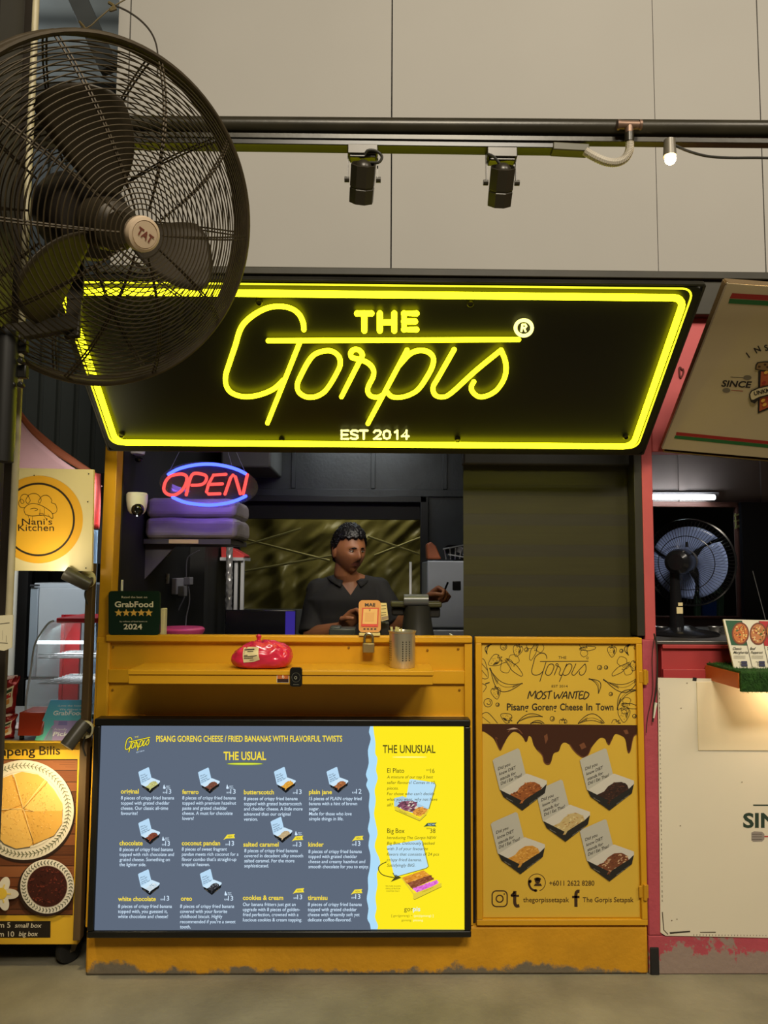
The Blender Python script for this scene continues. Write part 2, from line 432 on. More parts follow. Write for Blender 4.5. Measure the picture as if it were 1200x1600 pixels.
# tarpaulin tent behind the stall
tarp = mat('olive tarpaulin', C(104, 98, 54), 0.38, var=0.18, scale=6, bump=0.3, bscale=22)
YT = 2.55
ax0, ax1, az0, az1 = X(330, 900, YT), X(760, 900, YT), Z(600, 1010, YT), Z(600, 770, YT)
def fold(u, v):
    x = ax0 + (ax1 - ax0) * u; z = az0 + (az1 - az0) * v
    lowr = max(0, min(1, (0.62 - v) * 6))
    d = 0.050 * lowr * math.sin(u * 46 + 2.4 * noise.noise(V((u * 6, v * 3, 0)))) * (0.4 + 0.6 * noise.noise(V((u * 5, 0.3, 0.2))) ** 2 * 3)
    d += 0.055 * noise.noise(V((u * 9, v * 4, 3))) + 0.03 * noise.noise(V((u * 30 - v * 18, v * 10, 7)))
    z += 0.02 * (1 - abs(2 * u - 1)) * lowr
    return V((x, YT + d - 0.22 * max(0, v - 0.62) + 0.25 * max(0, 0.55 - v) * 0.3, z))
tent = thing('market_tent', 'creased olive tarpaulin tent with thin crossing poles behind the vendor, seen through the back opening', 'tent', ((ax0 + ax1) / 2, YT, 0))
m = MB(); m.grid(fold, 150, 50); m.build('tarpaulin', tarp, tent, fix=False, sharp=180)
m = MB(); tp = mat('tent pole', C(122, 118, 80), 0.4, metal=0.4)
for a, b in (((380, 842), (515, 876)), ((380, 893), (520, 868)), ((585, 868), (662, 838)), ((575, 838), (655, 866)), ((384, 852), (470, 826))):
    m.tube([at(*a, YT - 0.12), at(*b, YT - 0.12)], 0.008, 6)
for px in (372, 668): m.tube([V((X(px, 900, YT), YT - .1, 0)), V((X(px, 900, YT), YT - .1, az1))], 0.012, 8)
m.build('frame', tp, tent)
lamp('tent_light', 'AREA', (X(560, 900, 2.0), 1.95, 2.2), (X(520, 900, 2.5), 2.55, 1.0), 9.0, (1.0, 0.93, 0.62), 0.5)
lamp('stall_tube_and_fill', 'AREA', (X(560, 700, 1.3), 1.45, zt_in + 0.22), (X(560, 700, 1.3), 1.75, 1.0), 2.2, (0.86, 0.95, 1.0), 0.6, 0.06)
lamp('stall_tube_and_fill', 'AREA', (X(620, 700, 0.7), 0.55, zt_in + 0.2), (X(570, 700, 0.9), 1.2, 1.2), 2.0, (1.0, 0.93, 0.80), 0.5, 0.06)
# ================================================================== YELLOW COUNTER, SHELF, DOOR, MENU
def px_box(m, a, b, y0, y1, Y=0.0):                         # a box whose front face is seen between pixels a and b
    p, q = at(*a, Y), at(*b, Y); return m.box(min(p.x, q.x), max(p.x, q.x), y0, y1, min(p.z, q.z), max(p.z, q.z))
zc_top = at(450, 993).z
cx0, cx1 = X(151, 1060), X(738, 1060)
counter = thing('stall_counter', 'yellow painted serving counter with recessed front panels below the hatch', 'counter', (0, 0.15, zp))
m = MB(); m.box(cx0 + 0.004, cx1 - 0.004, 0.012, 0.034, zp + 0.001, zc_top - 0.022); m.build('carcass', yellow, counter, bevel=0.002)
zc_in = zc_top - 0.030
m = MB(); m.box(X(178, 993), cx1 - 0.004, 0.0352, 0.34, zc_in - 0.03, zc_in)
for px in (200, 700): m.box(X(px, 993), X(px, 993) + .03, 0.305, 0.335, 0.0, zc_in - 0.0295)
tag(m.build('inner_worktop', black_in, bevel=0.003), 'dark worktop just behind the yellow counter edge, under the payment terminal', 'worktop')
m = MB(); m.box(X(166, 993), cx1, -0.006, 0.035, zc_top - 0.022, zc_top); m.build('countertop', yellow, counter, bevel=0.004)
m = MB()
def rail(y0, y1): m.box(X(168, 1060) + .0003, X(726, 1060) - .0003, 0.0, 0.012, Z(450, y1), Z(450, y0))
rail(1003, 1005); rail(1047, 1068); rail(1118, 1446)
for a, b in ((151, 168), (726, 738)): m.box(X(a, 1060), X(b, 1060), 0.0, 0.012, zp + 0.001, zc_top - 0.022)
m.build('front_frame', yellow, counter, bevel=0.0025)
for sx, sy in ((716, 1014), (718, 1078), (177, 1011), (176, 1078), (430, 1021), (545, 1012), (668, 1016)):
    p = at(sx, sy, 0.011); m = MB(); m.lathe([(0.004, 0.001), (0.003, 0.003), (0.0, 0.0034)], p, FRONT, 10)
    m.build('screw', mat('screw head', C(150, 108, 30), 0.5, metal=0.4), counter)
m = MB(); m.box(X(739, 1200), X(742.5, 1200), 0.02, 0.10, zp, zc_top - 0.002); struct(m.build('trim_5', black_in))

# folding shelf
ya = -0.165
s0, s1 = X(200, 1047, ya), X(678, 1048, ya)
zs1, zs0 = Z(440, 1047.5, ya), Z(440, 1069.5, ya)
shelf = thing('counter_shelf', 'narrow yellow wooden shelf fixed along the front of the serving counter', 'shelf', ((s0 + s1) / 2, ya / 2, zs0))
m = MB(); m.box(s0, s1, ya - 0.004, -0.001, zs1 - 0.014, zs1); m.build('board', yellow, shelf, bevel=0.002)
m = MB(); m.box(s0 + 0.002, s1 - 0.003, ya, ya + 0.02, zs0, zs1 - 0.015); m.box(s0 + 0.002, s0 + 0.02, ya + 0.02, -0.001, zs0, zs1 - 0.015); m.box(s1 - 0.02, s1 - 0.003, ya + 0.02, -0.001, zs0, zs1 - 0.015); m.build('apron', yellow, shelf, bevel=0.002)

# ---- hinged door with its poster
dx0, dx1 = X(743.5, 1200), X(1006, 1200); dz0, dz1 = Z(870, 1445), Z(870, 996)
door = thing('cupboard_door', 'yellow hinged door carrying the banana poster, right of the menu screen', 'door', ((dx0 + dx1) / 2, 0.0, dz0))
m = MB(); m.box(dx0, dx1, 0.004, 0.03, dz0 + 0.001, dz1); m.build('panel', yellow, door, bevel=0.003)
m = MB(); w = 0.019
for b in ((dx0, dx1, dz1 - w, dz1), (dx0, dx1, dz0 + 0.001, dz0 + w), (dx0, dx0 + w, dz0 + w, dz1 - w), (dx1 - w, dx1, dz0 + w, dz1 - w)): m.box(b[0], b[1], -0.008, 0.004, b[2], b[3])
m.build('frame', yellow, door, bevel=0.002)
for hy in (1058, 1394):
    m = MB(); p = at(1006, hy, -0.01)
    m.cyl(p + V((0.004, 0, -0.024)), p + V((0.004, 0, 0.024)), 0.0065, 12)
    m.box(p.x - 0.014, p.x, p.y + 0.001, p.y + 0.006, p.z - 0.018, p.z + 0.018); m.box(p.x + 0.006, p.x + 0.016, p.y + 0.003, p.y + 0.009, p.z - 0.02, p.z + 0.02)
    m.build('hinge', mat('painted hinge', C(205, 150, 30), 0.45, metal=0.2), door, bevel=0.001)
m = MB(); m.box(dx0 + w + 0.003, dx1 - w - 0.003, 0.0025, 0.0042, dz0 + w + 0.003, dz1 - w - 0.003)
poster = m.build('poster', mat('yellow poster print', C(216, 176, 62), 0.38, var=0.03, scale=3, bump=0.12, bscale=5), door)
ink, dip = flat(38, 32, 24), flat(62, 40, 20)
s = Sheet((0, 0.0025, 1), FRONT)
c6 = lambda x, y: (730 + x * .25, 980 + y * .25)
c7 = lambda x, y: (730 + x * .25, 1200 + y * .25)
def m6(pts): return [c6(*p) for p in pts]
def m7(pts): return [c7(*p) for p in pts]
px0, px1 = 752.5, 995
# fruit drawings round the title
def clip(pts, x0=753, x1=995, y0=1006, y1=1131): return [(min(max(x, x0), x1), min(max(y, y0), y1)) for x, y in pts]
def draw(pts, w=0.8, closed=False):
    P = [(p.x, p.y) for p in smooth_path(m6(pts), 6, closed)]
    run = []
    for q in P + ([P[0]] if closed else []):
        if 753 < q[0] < 995 and 1006 < q[1] < 1131: run.append(q)
        else:
            if len(run) > 1: s.line(run, w, ink)
            run = []
    if len(run) > 1: s.line(run, w, ink)
def banana(x, y, L, a, bend=0.3, hatch=True, flip=1):
    ca, sa = math.cos(R(a)), math.sin(R(a)); T = lambda u, v: (x + u * ca - v * sa * flip, y + u * sa + v * ca * flip)
    top = [T(L * t, L * bend * 1.15 * math.sin(math.pi * t) * 0.55) for t in (0, .15, .35, .55, .75, .9, 1)]
    bot = [T(L * t, L * bend * 1.15 * math.sin(math.pi * t) * 1.15 + L * .06 * math.sin(math.pi * t) ** .5) for t in (0, .12, .3, .5, .7, .88, 1)]
    mid = [T(L * t, L * bend * 1.15 * math.sin(math.pi * t) * 0.85) for t in (.08, .3, .5, .7, .92)]
    draw(top, 0.9); draw(bot, 1.1); draw(mid, 0.5)
    draw([T(0, 0), T(-L * .08, -L * .08)], 2.0); draw([T(L, 0), T(L * 1.03, -L * .01)], 1.8)
    if hatch:
        for k in range(9):
            t = .06 + k * .03; d = L * bend * 1.15 * math.sin(math.pi * t)
            draw([T(L * t, d * .62), T(L * (t + .015), d * 1.1)], 0.6)
        for k in range(8):
            t = .8 + k * .02; d = L * bend * 1.15 * math.sin(math.pi * t); draw([T(L * t, d * .7), T(L * (t - .01), d * 1.15)], 0.5)
def berry(x, y, r, rot=0):
    ca, sa = math.cos(R(rot)), math.sin(R(rot)); T = lambda u, v: (x + u * ca - v * sa, y + u * sa + v * ca)
    draw([T(-r * .95, -r * .5), T(-r * .5, -r * .95), T(0, -r * .8), T(r * .5, -r * .95), T(r * .95, -r * .5), T(r * .7, r * .4), T(0, r * 1.25), T(-r * .7, r * .4)], 0.8, True)
    draw([T(-r * .6, -r * 1.0), T(-r * .2, -r * .6), T(0, -r * 1.3), T(r * .25, -r * .6), T(r * .65, -r * 1.05)], 0.8)
    for i, j in ((-.4, -.2), (.1, -.3), (.5, -.1), (-.2, .2), (.3, .3), (0, .7), (-.5, .1)): draw([T(i * r, j * r), T(i * r + r * .06, j * r + r * .12)], 0.7)
    for k in range(6): draw([T(r * (.45 + .04 * k), -r * .6 + k * r * .1), T(r * (.2 + .04 * k), r * .2 + k * r * .1)], 0.4)
def dot(x, y, r):
    draw([(x + r * math.cos(R(a)), y + r * math.sin(R(a))) for a in range(0, 360, 45)], 0.9, True)
    draw([(x + r * .6 * math.cos(R(a)), y + r * .6 * math.sin(R(a))) for a in range(-60, 100, 40)], 0.9); draw([(x - r * .3, y + r * .2), (x + r * .2, y + r * .5)], 1.0)
def peeled(x, y, L, a):
    ca, sa = math.cos(R(a)), math.sin(R(a)); T = lambda u, v: (x + u * ca - v * sa, y + u * sa + v * ca)
    for q in (-1, 1): draw([T(0, q * L * .1), T(L * .35, q * L * .16), T(L * .6, q * L * .12), T(L, q * L * .03)], 0.9)
    draw([T(0, -L * .1), T(-L * .12, -L * .05), T(-L * .14, L * .05), T(0, L * .1)], 0.8)
    for q, e in ((-1, .55), (1, .5), (.2, .75)): draw([T(L * .5, q * L * .12), T(L * .45, q * L * .4), T(L * .75, q * L * e), T(L * .95, q * L * .3), T(L * .85, q * L * .08)], 0.7)
    for k in range(5): draw([T(L * (.55 + .08 * k), -L * .1), T(L * (.6 + .08 * k), L * .08)], 0.5)
banana(150, 275, 205, 22, .30); banana(870, 340, 215, -10, .26); banana(770, 325, 100, 60, .28, False, -1); banana(940, 500, 160, -42, .2, True, -1)
banana(320, 590, 150, -12, .12, False, -1); banana(690, 605, 180, 4, .25, True, -1); banana(400, 600, 90, 8, .15, False, -1); banana(145, 110, 60, 110, .25); banana(1020, 105, 70, 100, .3)
berry(175, 210, 38, 60); berry(315, 145, 32, 15); berry(905, 150, 30, 0); berry(180, 410, 32, -10); berry(980, 545, 40, 0); berry(245, 565, 32, 120); berry(1045, 240, 28, 20); berry(600, 600, 25, 0); berry(925, 610, 30, 40)
peeled(330, 290, 130, 225); peeled(400, 190, 110, -70); peeled(920, 290, 120, -35); peeled(790, 130, 90, 175); peeled(1060, 500, 100, 190)
for q in ((228, 122, 20), (370, 140, 12), (964, 148, 11), (828, 252, 14), (868, 252, 11), (898, 418, 11), (130, 472, 26), (190, 484, 11), (532, 572, 14), (1046, 556, 12), (1052, 128, 9)): dot(*q)
draw([(88, 205), (112, 215), (132, 312), (88, 310)], 0.9, True); draw([(90, 350), (120, 370), (100, 405)], 0.9); draw([(112, 355), (140, 345)], 1.6)
draw([(88, 545), (130, 535), (190, 600)], 0.9); draw([(95, 560), (150, 605)], 0.7)
for k in range(14): draw([(92 + (k % 7) * 5, 225 + k * 6), (94 + (k % 7) * 5, 232 + k * 6)], 0.8)
# the name
def logo(sheet, f, w, m, k=None, the=True, est=True):
    for st, cl in SCRIPT: sheet.curve([f(*p) for p in st], w, m, k, bool(cl), 5)
    if the:
        for st in THE: sheet.line([f(*p) for p in st], w * .9, m, k)
    if est:
        for st in EST(): sheet.line([f(*p) for p in st], w * .8, m, k)
lp = lambda x, y: c6(455 + (x - 183) * .336, 214 + (y - 236) * .425)
logo(s, lp, 1.15, ink, the=False, est=False)
s.text('THE', *c6(570, 198), ink, h=4.2, x1=c6(620, 0)[0]); s.text('EST 2014', *c6(528, 376), ink, h=3.6, x1=c6(628, 0)[0]); s.ring(*c6(751, 192), 1.6, 1.6, 0.5, ink)
def brush(st, w, f): s.curve([f(*p) for p in st], w, ink, None, False, 5)
MW = [[(378, 447), (392, 400), (402, 432), (428, 398), (424, 447)], [(462, 402), (440, 412), (434, 440), (450, 447), (470, 425), (466, 402), (455, 400)], [(497, 402), (480, 410), (482, 422), (492, 430), (484, 446), (468, 446)], [(500, 404), (532, 398)], [(516, 402), (508, 448)],
      [(545, 405), (547, 446), (568, 420), (574, 445), (600, 402)], [(592, 447), (618, 402), (624, 446)], [(600, 432), (624, 428)], [(634, 447), (642, 404), (658, 444), (670, 402)], [(668, 406), (702, 400)], [(686, 404), (678, 448)], [(728, 402), (706, 404), (700, 446), (724, 444)], [(704, 425), (722, 422)], [(738, 402), (728, 448), (752, 438), (760, 415), (738, 402)]]
for st in MW: brush(st, 1.7, c6)
def narrow(t, x0, yb, x1, h, m): s.text(t, *c6(x0, yb), m, h=h, x1=c6(x1, 0)[0], bold=0.018)
for t, a, b in (('Pisang', 248, 384), ('Goreng', 404, 560), ('Cheese', 580, 722), ('In', 744, 782), ('Town', 804, 914)): narrow(t, a, 519, b, 10.4, ink)
# chocolate running down
choc, choc_l, choc_e = flat(66, 36, 24, 0.35), flat(120, 74, 50, 0.3), flat(40, 20, 14, 0.4)
drip = [(93, 604), (1062, 612), (1060, 672), (1040, 690), (1022, 770), (1010, 788), (1000, 770), (988, 700), (960, 676), (925, 668), (905, 705), (888, 738), (872, 722), (862, 698), (838, 690), (815, 705), (775, 755), (755, 800), (725, 816), (692, 798), (665, 770), (640, 735), (610, 720), (588, 735), (572, 775), (540, 790), (522, 850), (500, 860), (480, 845), (468, 800), (438, 770), (415, 735), (402, 690), (385, 680), (375, 712), (362, 714), (350, 690), (318, 660), (285, 655), (252, 690), (228, 735), (208, 772), (190, 745), (168, 700), (140, 675), (110, 655), (93, 650)]
s.fill(m6(drip[:2]) + [(p.x, p.y) for p in smooth_path(m6(drip[2:]), 3)], choc, 2)
s.curve(m6([(1060, 668), (1038, 688), (1021, 768), (1010, 784), (1001, 768)]), 1.1, choc_l, 3); s.curve(m6([(775, 752), (755, 796), (725, 812), (692, 794), (664, 766), (640, 731)]), 1.2, choc_l, 3)
s.curve(m6([(522, 846), (501, 856), (481, 841), (470, 800), (440, 768)]), 1.2, choc_l, 3); s.curve(m6([(228, 730), (208, 766), (191, 741), (178, 690), (192, 700)]), 1.0, choc_l, 3); s.curve(m6([(902, 700), (888, 733), (873, 718)]), 0.9, choc_l, 3)
s.fill(m6([(480, 680), (500, 665), (505, 700), (490, 730)]), choc_l, 3); s.fill(m6([(700, 735), (730, 720), (745, 750), (715, 765)]), choc_l, 3); s.curve(m6([(255, 655), (285, 630), (320, 640), (345, 668)]), 1.5, choc_l, 3)
s.fill(m6([(245, 640), (290, 628), (320, 636), (280, 640)]), flat(190, 160, 140), 4); s.fill(m6([(975, 645), (1000, 640), (1010, 665), (990, 670)]), choc_l, 3)
# the five open boxes
lid_m, lid2, tray_m = flat(186, 182, 168), flat(206, 200, 186), flat(34, 32, 28)
def food(sheet, poly, cols, k, n, size, f):
    """a heap of pieces filling the outline poly"""
    sheet.fill([f(*p) for p in poly], cols[0], k)
    xs_ = [p[0] for p in poly]; ys_ = [p[1] for p in poly]
    def inside(x, y):
        c = False
        for i in range(len(poly)):
            (x1_, y1_), (x2_, y2_) = poly[i - 1], poly[i]
            if (y1_ > y) != (y2_ > y) and x < (x2_ - x1_) * (y - y1_) / (y2_ - y1_) + x1_: c = not c
        return c
    t = 0
    while t < n:
        x, y = rnd.uniform(min(xs_), max(xs_)), rnd.uniform(min(ys_), max(ys_))
        if not inside(x, y): continue
        a = rnd.uniform(-0.9, 0.5); L = size * rnd.uniform(.5, 1.3); w = size * rnd.uniform(.25, .5)
        q = [(x + L * math.cos(b) * math.cos(a) - w * math.sin(b) * math.sin(a), y + L * math.cos(b) * math.sin(a) + w * math.sin(b) * math.cos(a)) for b in (i * math.pi / 3 for i in range(6))]
        sheet.fill([f(*p) for p in q], rnd.choice(cols[1:]), k + 0.15 + 0.02 * (t % 20)); t += 1
BLOB = [(-60, -42), (-85, -95), (-35, -118), (-10, -150), (30, -175), (75, -178), (110, -160), (122, -128), (60, -88), (10, -50), (-30, -35)]
def box_print(sheet, f, cols, k=2, words=True, mats=None, n=70, size=9, m_ink=None):
    lid, white, tray = mats or (lid_m, lid2, tray_m)
    m_ink = m_ink or ink
    sheet.fill([f(*p) for p in ((-186, -312), (-172, -325), (-30, -388), (-18, -380), (20, -230), (22, -214), (-135, -122), (-142, -130))], lid, k)
    sheet.fill([f(*p) for p in ((-138, -126), (20, -228), (30, -230), (152, -186), (153, -160), (0, -48), (-128, -120))], white, k + 0.2)
    food(sheet, BLOB, cols, k + 0.4, n, size, f)
    sheet.fill([f(*p) for p in ((-138, -128), (-6, -62), (-18, -42), (0, -40), (0, 0), (-118, -86))], tray, k + 1.2)
    sheet.fill([f(*p) for p in ((0, -44), (12, -66), (100, -122), (118, -132), (152, -166), (140, -108), (0, 0))], tray, k + 1.2)
    if words:
        for t, x, y, L in (('Did you', -152, -250, 76), ('know DIET', -144, -218, 102), ('stands for', -138, -186, 98), ('Did I Eat That?', -134, -158, 130)):
            a, b = f(x, y), f(x + L, y - L * .42)
            sheet.text(t, a[0], a[1], m_ink, h=abs(f(0, 19)[1] - f(0, 0)[1]), x1=b[0], slope=(b[1] - a[1]) / (b[0] - a[0]), bold=0.012, k=k + 0.5)
        lt = flat(170, 166, 150)
        for t, x, y, L, sl in (('Gorpis', -100, -76, 40, .55), ('Did I Eat That?', 44, -36, 76, -.74)):
            a = f(x, y); b = f(x + L, y + L * sl); sheet.text(t, a[0], a[1], lt, h=1.4, x1=b[0], slope=(b[1] - a[1]) / (b[0] - a[0]), k=k + 2)
FOODS = {'brown': [flat(150, 84, 38), flat(196, 124, 66), flat(170, 96, 46), flat(120, 62, 28)], 'dark': [flat(52, 30, 22), flat(74, 44, 32), flat(40, 24, 18), flat(92, 54, 36)],
         'cream': [flat(196, 172, 116), flat(222, 204, 152), flat(206, 182, 124), flat(180, 142, 84)], 'gold': [flat(206, 146, 56), flat(226, 172, 84), flat(190, 128, 48)], 'sprinkle': [flat(116, 66, 40), flat(150, 92, 60), flat(206, 170, 130), flat(96, 50, 32)]}
for (bx, by), col in zip(((345, 265), (890, 265), (615, 460), (333, 663), (890, 708)), ('brown', 'dark', 'cream', 'gold', 'sprinkle')):
    box_print(s, lambda x, y, bx=bx, by=by: c7(bx + x, by + y), FOODS[col], 5)
# contact lines
s.line([c7(*p) for p in [(435 + 54 * math.cos(R(a)), 716 + 54 * math.sin(R(a))) for a in range(-205, 82, 12)]], 1.0, dip)
s.disc(*c7(440, 704), 4.5, 4.5, dip); s.disc(*c7(440, 694), 5.4, 2.6, dip); s.fill(m7([(416, 738), (424, 722), (460, 722), (468, 738)]), dip); s.curve(m7([(392, 704), (388, 730), (402, 756), (430, 768)]), 3.2, dip); s.disc(*c7(393, 708), 2.6, 2.6, dip); s.disc(*c7(428, 766), 2.6, 2.2, dip)
s.text('+6011 2622 8280', *c7(513, 735), dip, h=7.6, x1=c7(795, 0)[0], bold=0.01)
s.line([c7(*p) for p in rrect(156, 250, 768, 866, 26)], 1.9, dip, None, True); s.ring(*c7(203, 817), 5.4, 5.4, 1.9, dip); s.disc(*c7(232, 788), 1.1, 1.1, dip)
s.curve(m7([(298, 768), (297, 810), (298, 845), (308, 862), (326, 860)]), 5.0, dip); s.line(m7([(274, 799), (324, 799)]), 3.2, dip); s.line(m7([(274, 799), (296, 775)]), 3.0, dip)
s.curve(m7([(702, 772), (688, 772), (680, 790), (680, 868)]), 5.0, dip); s.line(m7([(656, 806), (702, 806)]), 3.6, dip)
s.text('thegorpissetapak', *c7(350, 838), dip, h=7.4, x1=c7(637, 0)[0], bold=0.008); s.text('The Gorpis Setapak', *c7(722, 838), dip, h=7.4, x1=c7(1040, 0)[0], bold=0.008)
s.build('poster_print', None, poster, fix=False, sharp=180)

# ---- backlit menu screen
MY = -0.055
menu = thing('menu_screen', 'large backlit menu screen in a black frame on the yellow counter front', 'menu screen', (X(440, 1300, MY), -0.03, Z(440, 1466, MY)))
fx0, fx1, fz0, fz1 = X(141, 1295, MY), X(736, 1295, MY), Z(440, 1466, MY), Z(440, 1124, MY)
sx0, sx1, sz0, sz1 = X(153, 1295, MY + .01), X(725, 1295, MY + .01), Z(440, 1453, MY + .01), Z(440, 1134, MY + .01)
fb = mat('black satin frame', C(20, 19, 16), 0.35)
m = MB()
for b in ((fx0, fx1, sz1, fz1), (fx0, fx1, fz0, sz0), (fx0, sx0, sz0, sz1), (sx1, fx1, sz0, sz1)): m.box(b[0], b[1], MY, -0.004, b[2], b[3])
m.build('frame', fb, menu, bevel=0.004)
def em(r, g, b, k=1.0): return glow('lit %d %d %d' % (r, g, b), C(r, g, b), k)
m = MB(); m.box(sx0, sx1, MY + .01, MY + .03, sz0, sz1); scr = m.build('screen', em(94, 105, 122), menu)
s = Sheet((0, MY + .01, 1), FRONT)
k4 = lambda x, y: (140 + x * .26667, 1110 + y * .26667)
k5 = lambda x, y: (370 + x * .30833, 1110 + y * .30833)
k3 = lambda x, y: (570 + x * .21875, 1120 + y * .21875)
ylw, wht, drk, mid = em(252, 226, 60), em(214, 236, 255), em(74, 70, 30), em(240, 236, 120)
# yellow side with the torn blue edge
tear = [(38, 68), (30, 110), (42, 160), (22, 240), (28, 330), (8, 410), (20, 450), (10, 490), (34, 550), (28, 640), (36, 720), (22, 800), (34, 850), (26, 920), (40, 990), (36, 1080), (22, 1150), (24, 1230), (14, 1300), (26, 1370), (18, 1440), (36, 1480), (42, 1518)]
tear2 = [(60, 68), (66, 120), (76, 190), (74, 260), (90, 300), (80, 380), (92, 440), (70, 520), (78, 600), (66, 690), (80, 770), (90, 840), (70, 930), (110, 1035), (86, 1120), (90, 1200), (76, 1290), (84, 1370), (72, 1430), (94, 1490), (88, 1518)]
def edge(P, x_off=0): return [k3(p.x, p.y) for p in smooth_path(P, 3)]
lo, hi = on(0, 0, (0, MY + .01, 0), FRONT), None
s.fill(edge(tear) + [(726, 1452.5), (724.5, 1134.5)], em(176, 222, 250), 1)
s.fill(edge(tear2) + [(726, 1452.5), (724.5, 1134.5)], em(255, 234, 34), 2)
# titles
def kt(t, f, x0, yb, x1, h, mm, **kw): s.text(t, *f(x0, yb), mm, h=h, x1=f(x1, 0)[0], k=4, **kw)
kt('PISANG GORENG CHEESE / FRIED BANANAS WITH FLAVORFUL TWISTS', k4, 390, 183, 1480, 9.0, ylw, bold=0.016, slope=-0.0005)
kt('THE USUAL', k4, 785, 290, 1034, 12.5, ylw, bold=0.02)
ux, uy = k4(910, 313); s.disc(ux, uy, 29, 2.6, em(120, 132, 70), 3); s.disc(ux, uy, 27, 1.2, em(226, 240, 70), 4)
kt('THE UNUSUAL', k3, 128, 258, 505, 12, drk, bold=0.015); ux, uy = k3(320, 288); s.disc(ux, uy, 27, 1.0, em(255, 250, 150), 4)
lm = lambda x, y: k4(218 + (x - 97) * .138, 188 + (y - 236) * .20 - (x - 97) * .030)
logo(s, lm, 2.6, em(34, 40, 40), 3, the=False, est=False); logo(s, lm, 1.3, em(244, 228, 50), 4, the=False, est=False)
s.text('THE', *k4(264, 162), em(244, 228, 50), h=2.4, x1=k4(286, 0)[0], slope=-.2, k=4); s.text('EST 2014', *k4(275, 250), wht, h=2.0, x1=k4(320, 0)[0], slope=-.25, k=4)
items = [  # name, frame, x0, baseline, x1, price x0, x1, price baseline, body left, first baseline, line step, lines with their right ends, NEW ribbon, flame
 ('original', k4, 183, 487, 288, 430, 478, 488, 183, 522, 30, [('8 pieces of crispy fried banana', 495), ('topped with grated cheddar', 468), ('cheese. Our classic all-time', 460), ('favourite!', 281)], None, (430, 458)),
 ('ferrero', k4, 543, 490, 638, 803, 855, 488, 543, 522, 30, [('8 pieces of crispy fried banana', 856), ('topped with premium hazelnut', 858), ('paste and grated cheddar', 806), ('cheese. A must for chocolate', 838), ('lovers!', 610)], None, (800, 458)),
 ('butterscotch', k5, 36, 425, 188, 285, 328, 424, 36, 455, 26, [('8 pieces of crispy fried banana', 308), ('topped with grated butterscotch', 328), ('and cheddar cheese. A little more', 333), ('advanced than our original', 273), ('version.', 106)], None, None),
 ('plain jane', k5, 366, 424, 482, 585, 632, 422, 366, 455, 25.6, [('15 pieces of PLAIN crispy fried', 633), ('banana with a hint of brown', 610), ('sugar.', 419), ('Made for those who love', 582), ('simple things in life.', 540)], None, None),
 ('chocolate', k4, 175, 790, 311, 424, 470, 793, 175, 824, 29.5, [('8 pieces of crispy fried banana', 488), ('topped with rich chocolate and', 495), ('grated cheese. Something on', 470), ('the lighter side.', 331)], None, (424, 762)),
 ('coconut pandan', k4, 540, 790, 765, 797, 846, 792, 540, 822, 30, [('8 pieces of sweet fragrant', 804), ('pandan meets rich coconut for a', 872), ('flavor combo that\'s straight-up', 860), ('tropical heaven.', 704)], (784, 758), None),
 ('salted caramel', k5, 33, 690, 212, 284, 327, 690, 38, 719, 25.5, [('8 pieces of crispy fried banana', 309), ('covered in decadent silky smooth', 336), ('salted caramel. For the more', 292), ('sophisticated.', 162)], (278, 664), (294, 632)),
 ('kinder', k5, 363, 690, 440, 584, 626, 686, 363, 723, 25.5, [('8 pieces of crispy fried banana', 633), ('topped with grated cheddar', 610), ('cheese and creamy hazelnut and', 651), ('smooth chocolate for you to enjoy.', 669)], (583, 664), None),
 ('white chocolate', k4, 167, 1117, 388, 416, 466, 1114, 167, 1157, 30, [('8 pieces of crispy fried banana', 482), ('topped with, you guessed it,', 456), ('white chocolate and cheese!', 459)], None, None),
 ('oreo', k4, 535, 1115, 600, 790, 841, 1114, 530, 1157, 30, [('8 pieces of crispy fried banana', 847), ('covered with your favorite', 806), ('childhood biscuit. Highly', 778), ('recommended if you\'re a sweet', 855), ('tooth.', 592)], None, (790, 1083)),
 ('cookies & cream', k5, 31, 960, 235, 288, 331, 957, 31, 991, 26, [('Our banana fritters just got an', 298), ('upgrade with 8 pieces of golden-', 320), ('fried perfection, crowned with a', 312), ('luscious cookies & cream topping.', 330)], (283, 930), None),
 ('tiramisu', k5, 360, 960, 459, 582, 626, 955, 360, 991, 26, [('8 pieces of crispy fried banana', 633), ('topped with grated cheddar', 608), ('cheese with dreamily soft yet', 622), ('delicate coffee-flavored.', 580)], (578, 934), None)]
for nm, f, nx0, yb, nx1, p0, p1, pb, bx, by, st, lines, rib, fl in items:
    kt(nm, f, nx0, yb, nx1, 6.9, ylw, bold=0.019)
    price = '12' if nm == 'plain jane' else '13'
    q = p0 + (p1 - p0) * .42
    kt('RM', f, p0, pb - 1, q - 2, 2.6, wht); kt(price, f, q, pb, p1, 7.2, wht, bold=0.006)
    for i, (t, xe) in enumerate(lines): kt(t, f, bx, by + st * i, xe, 5.2, wht, bold=0.006, shear=0.08)
    if rib:
        rx, ry = f(*rib); s.fill([(rx, ry), (rx + 6, ry - 8), (rx + 18, ry - 9), (rx + 16.5, ry - 6), (rx + 18, ry - 2.5), (rx + 5, ry - 2)], em(246, 226, 60), 4); s.text('NEW', rx + 7, ry - 3.6, em(70, 74, 70), h=2.8, x1=rx + 14, k=5)
    if fl:
        rx, ry = f(*fl); s.fill([(rx, ry), (rx + 1, ry - 5), (rx + 1.8, ry - 6.4), (rx + 3, ry - 3), (rx + 4.4, ry - 1), (rx + 3, ry + .6)], wht, 4)
        for i in range(2): s.text('BEST' if i == 0 else 'ITEM', rx + 5.2, ry - 2.6 + i * 2.8, wht, h=1.9, x1=rx + 11, k=4)
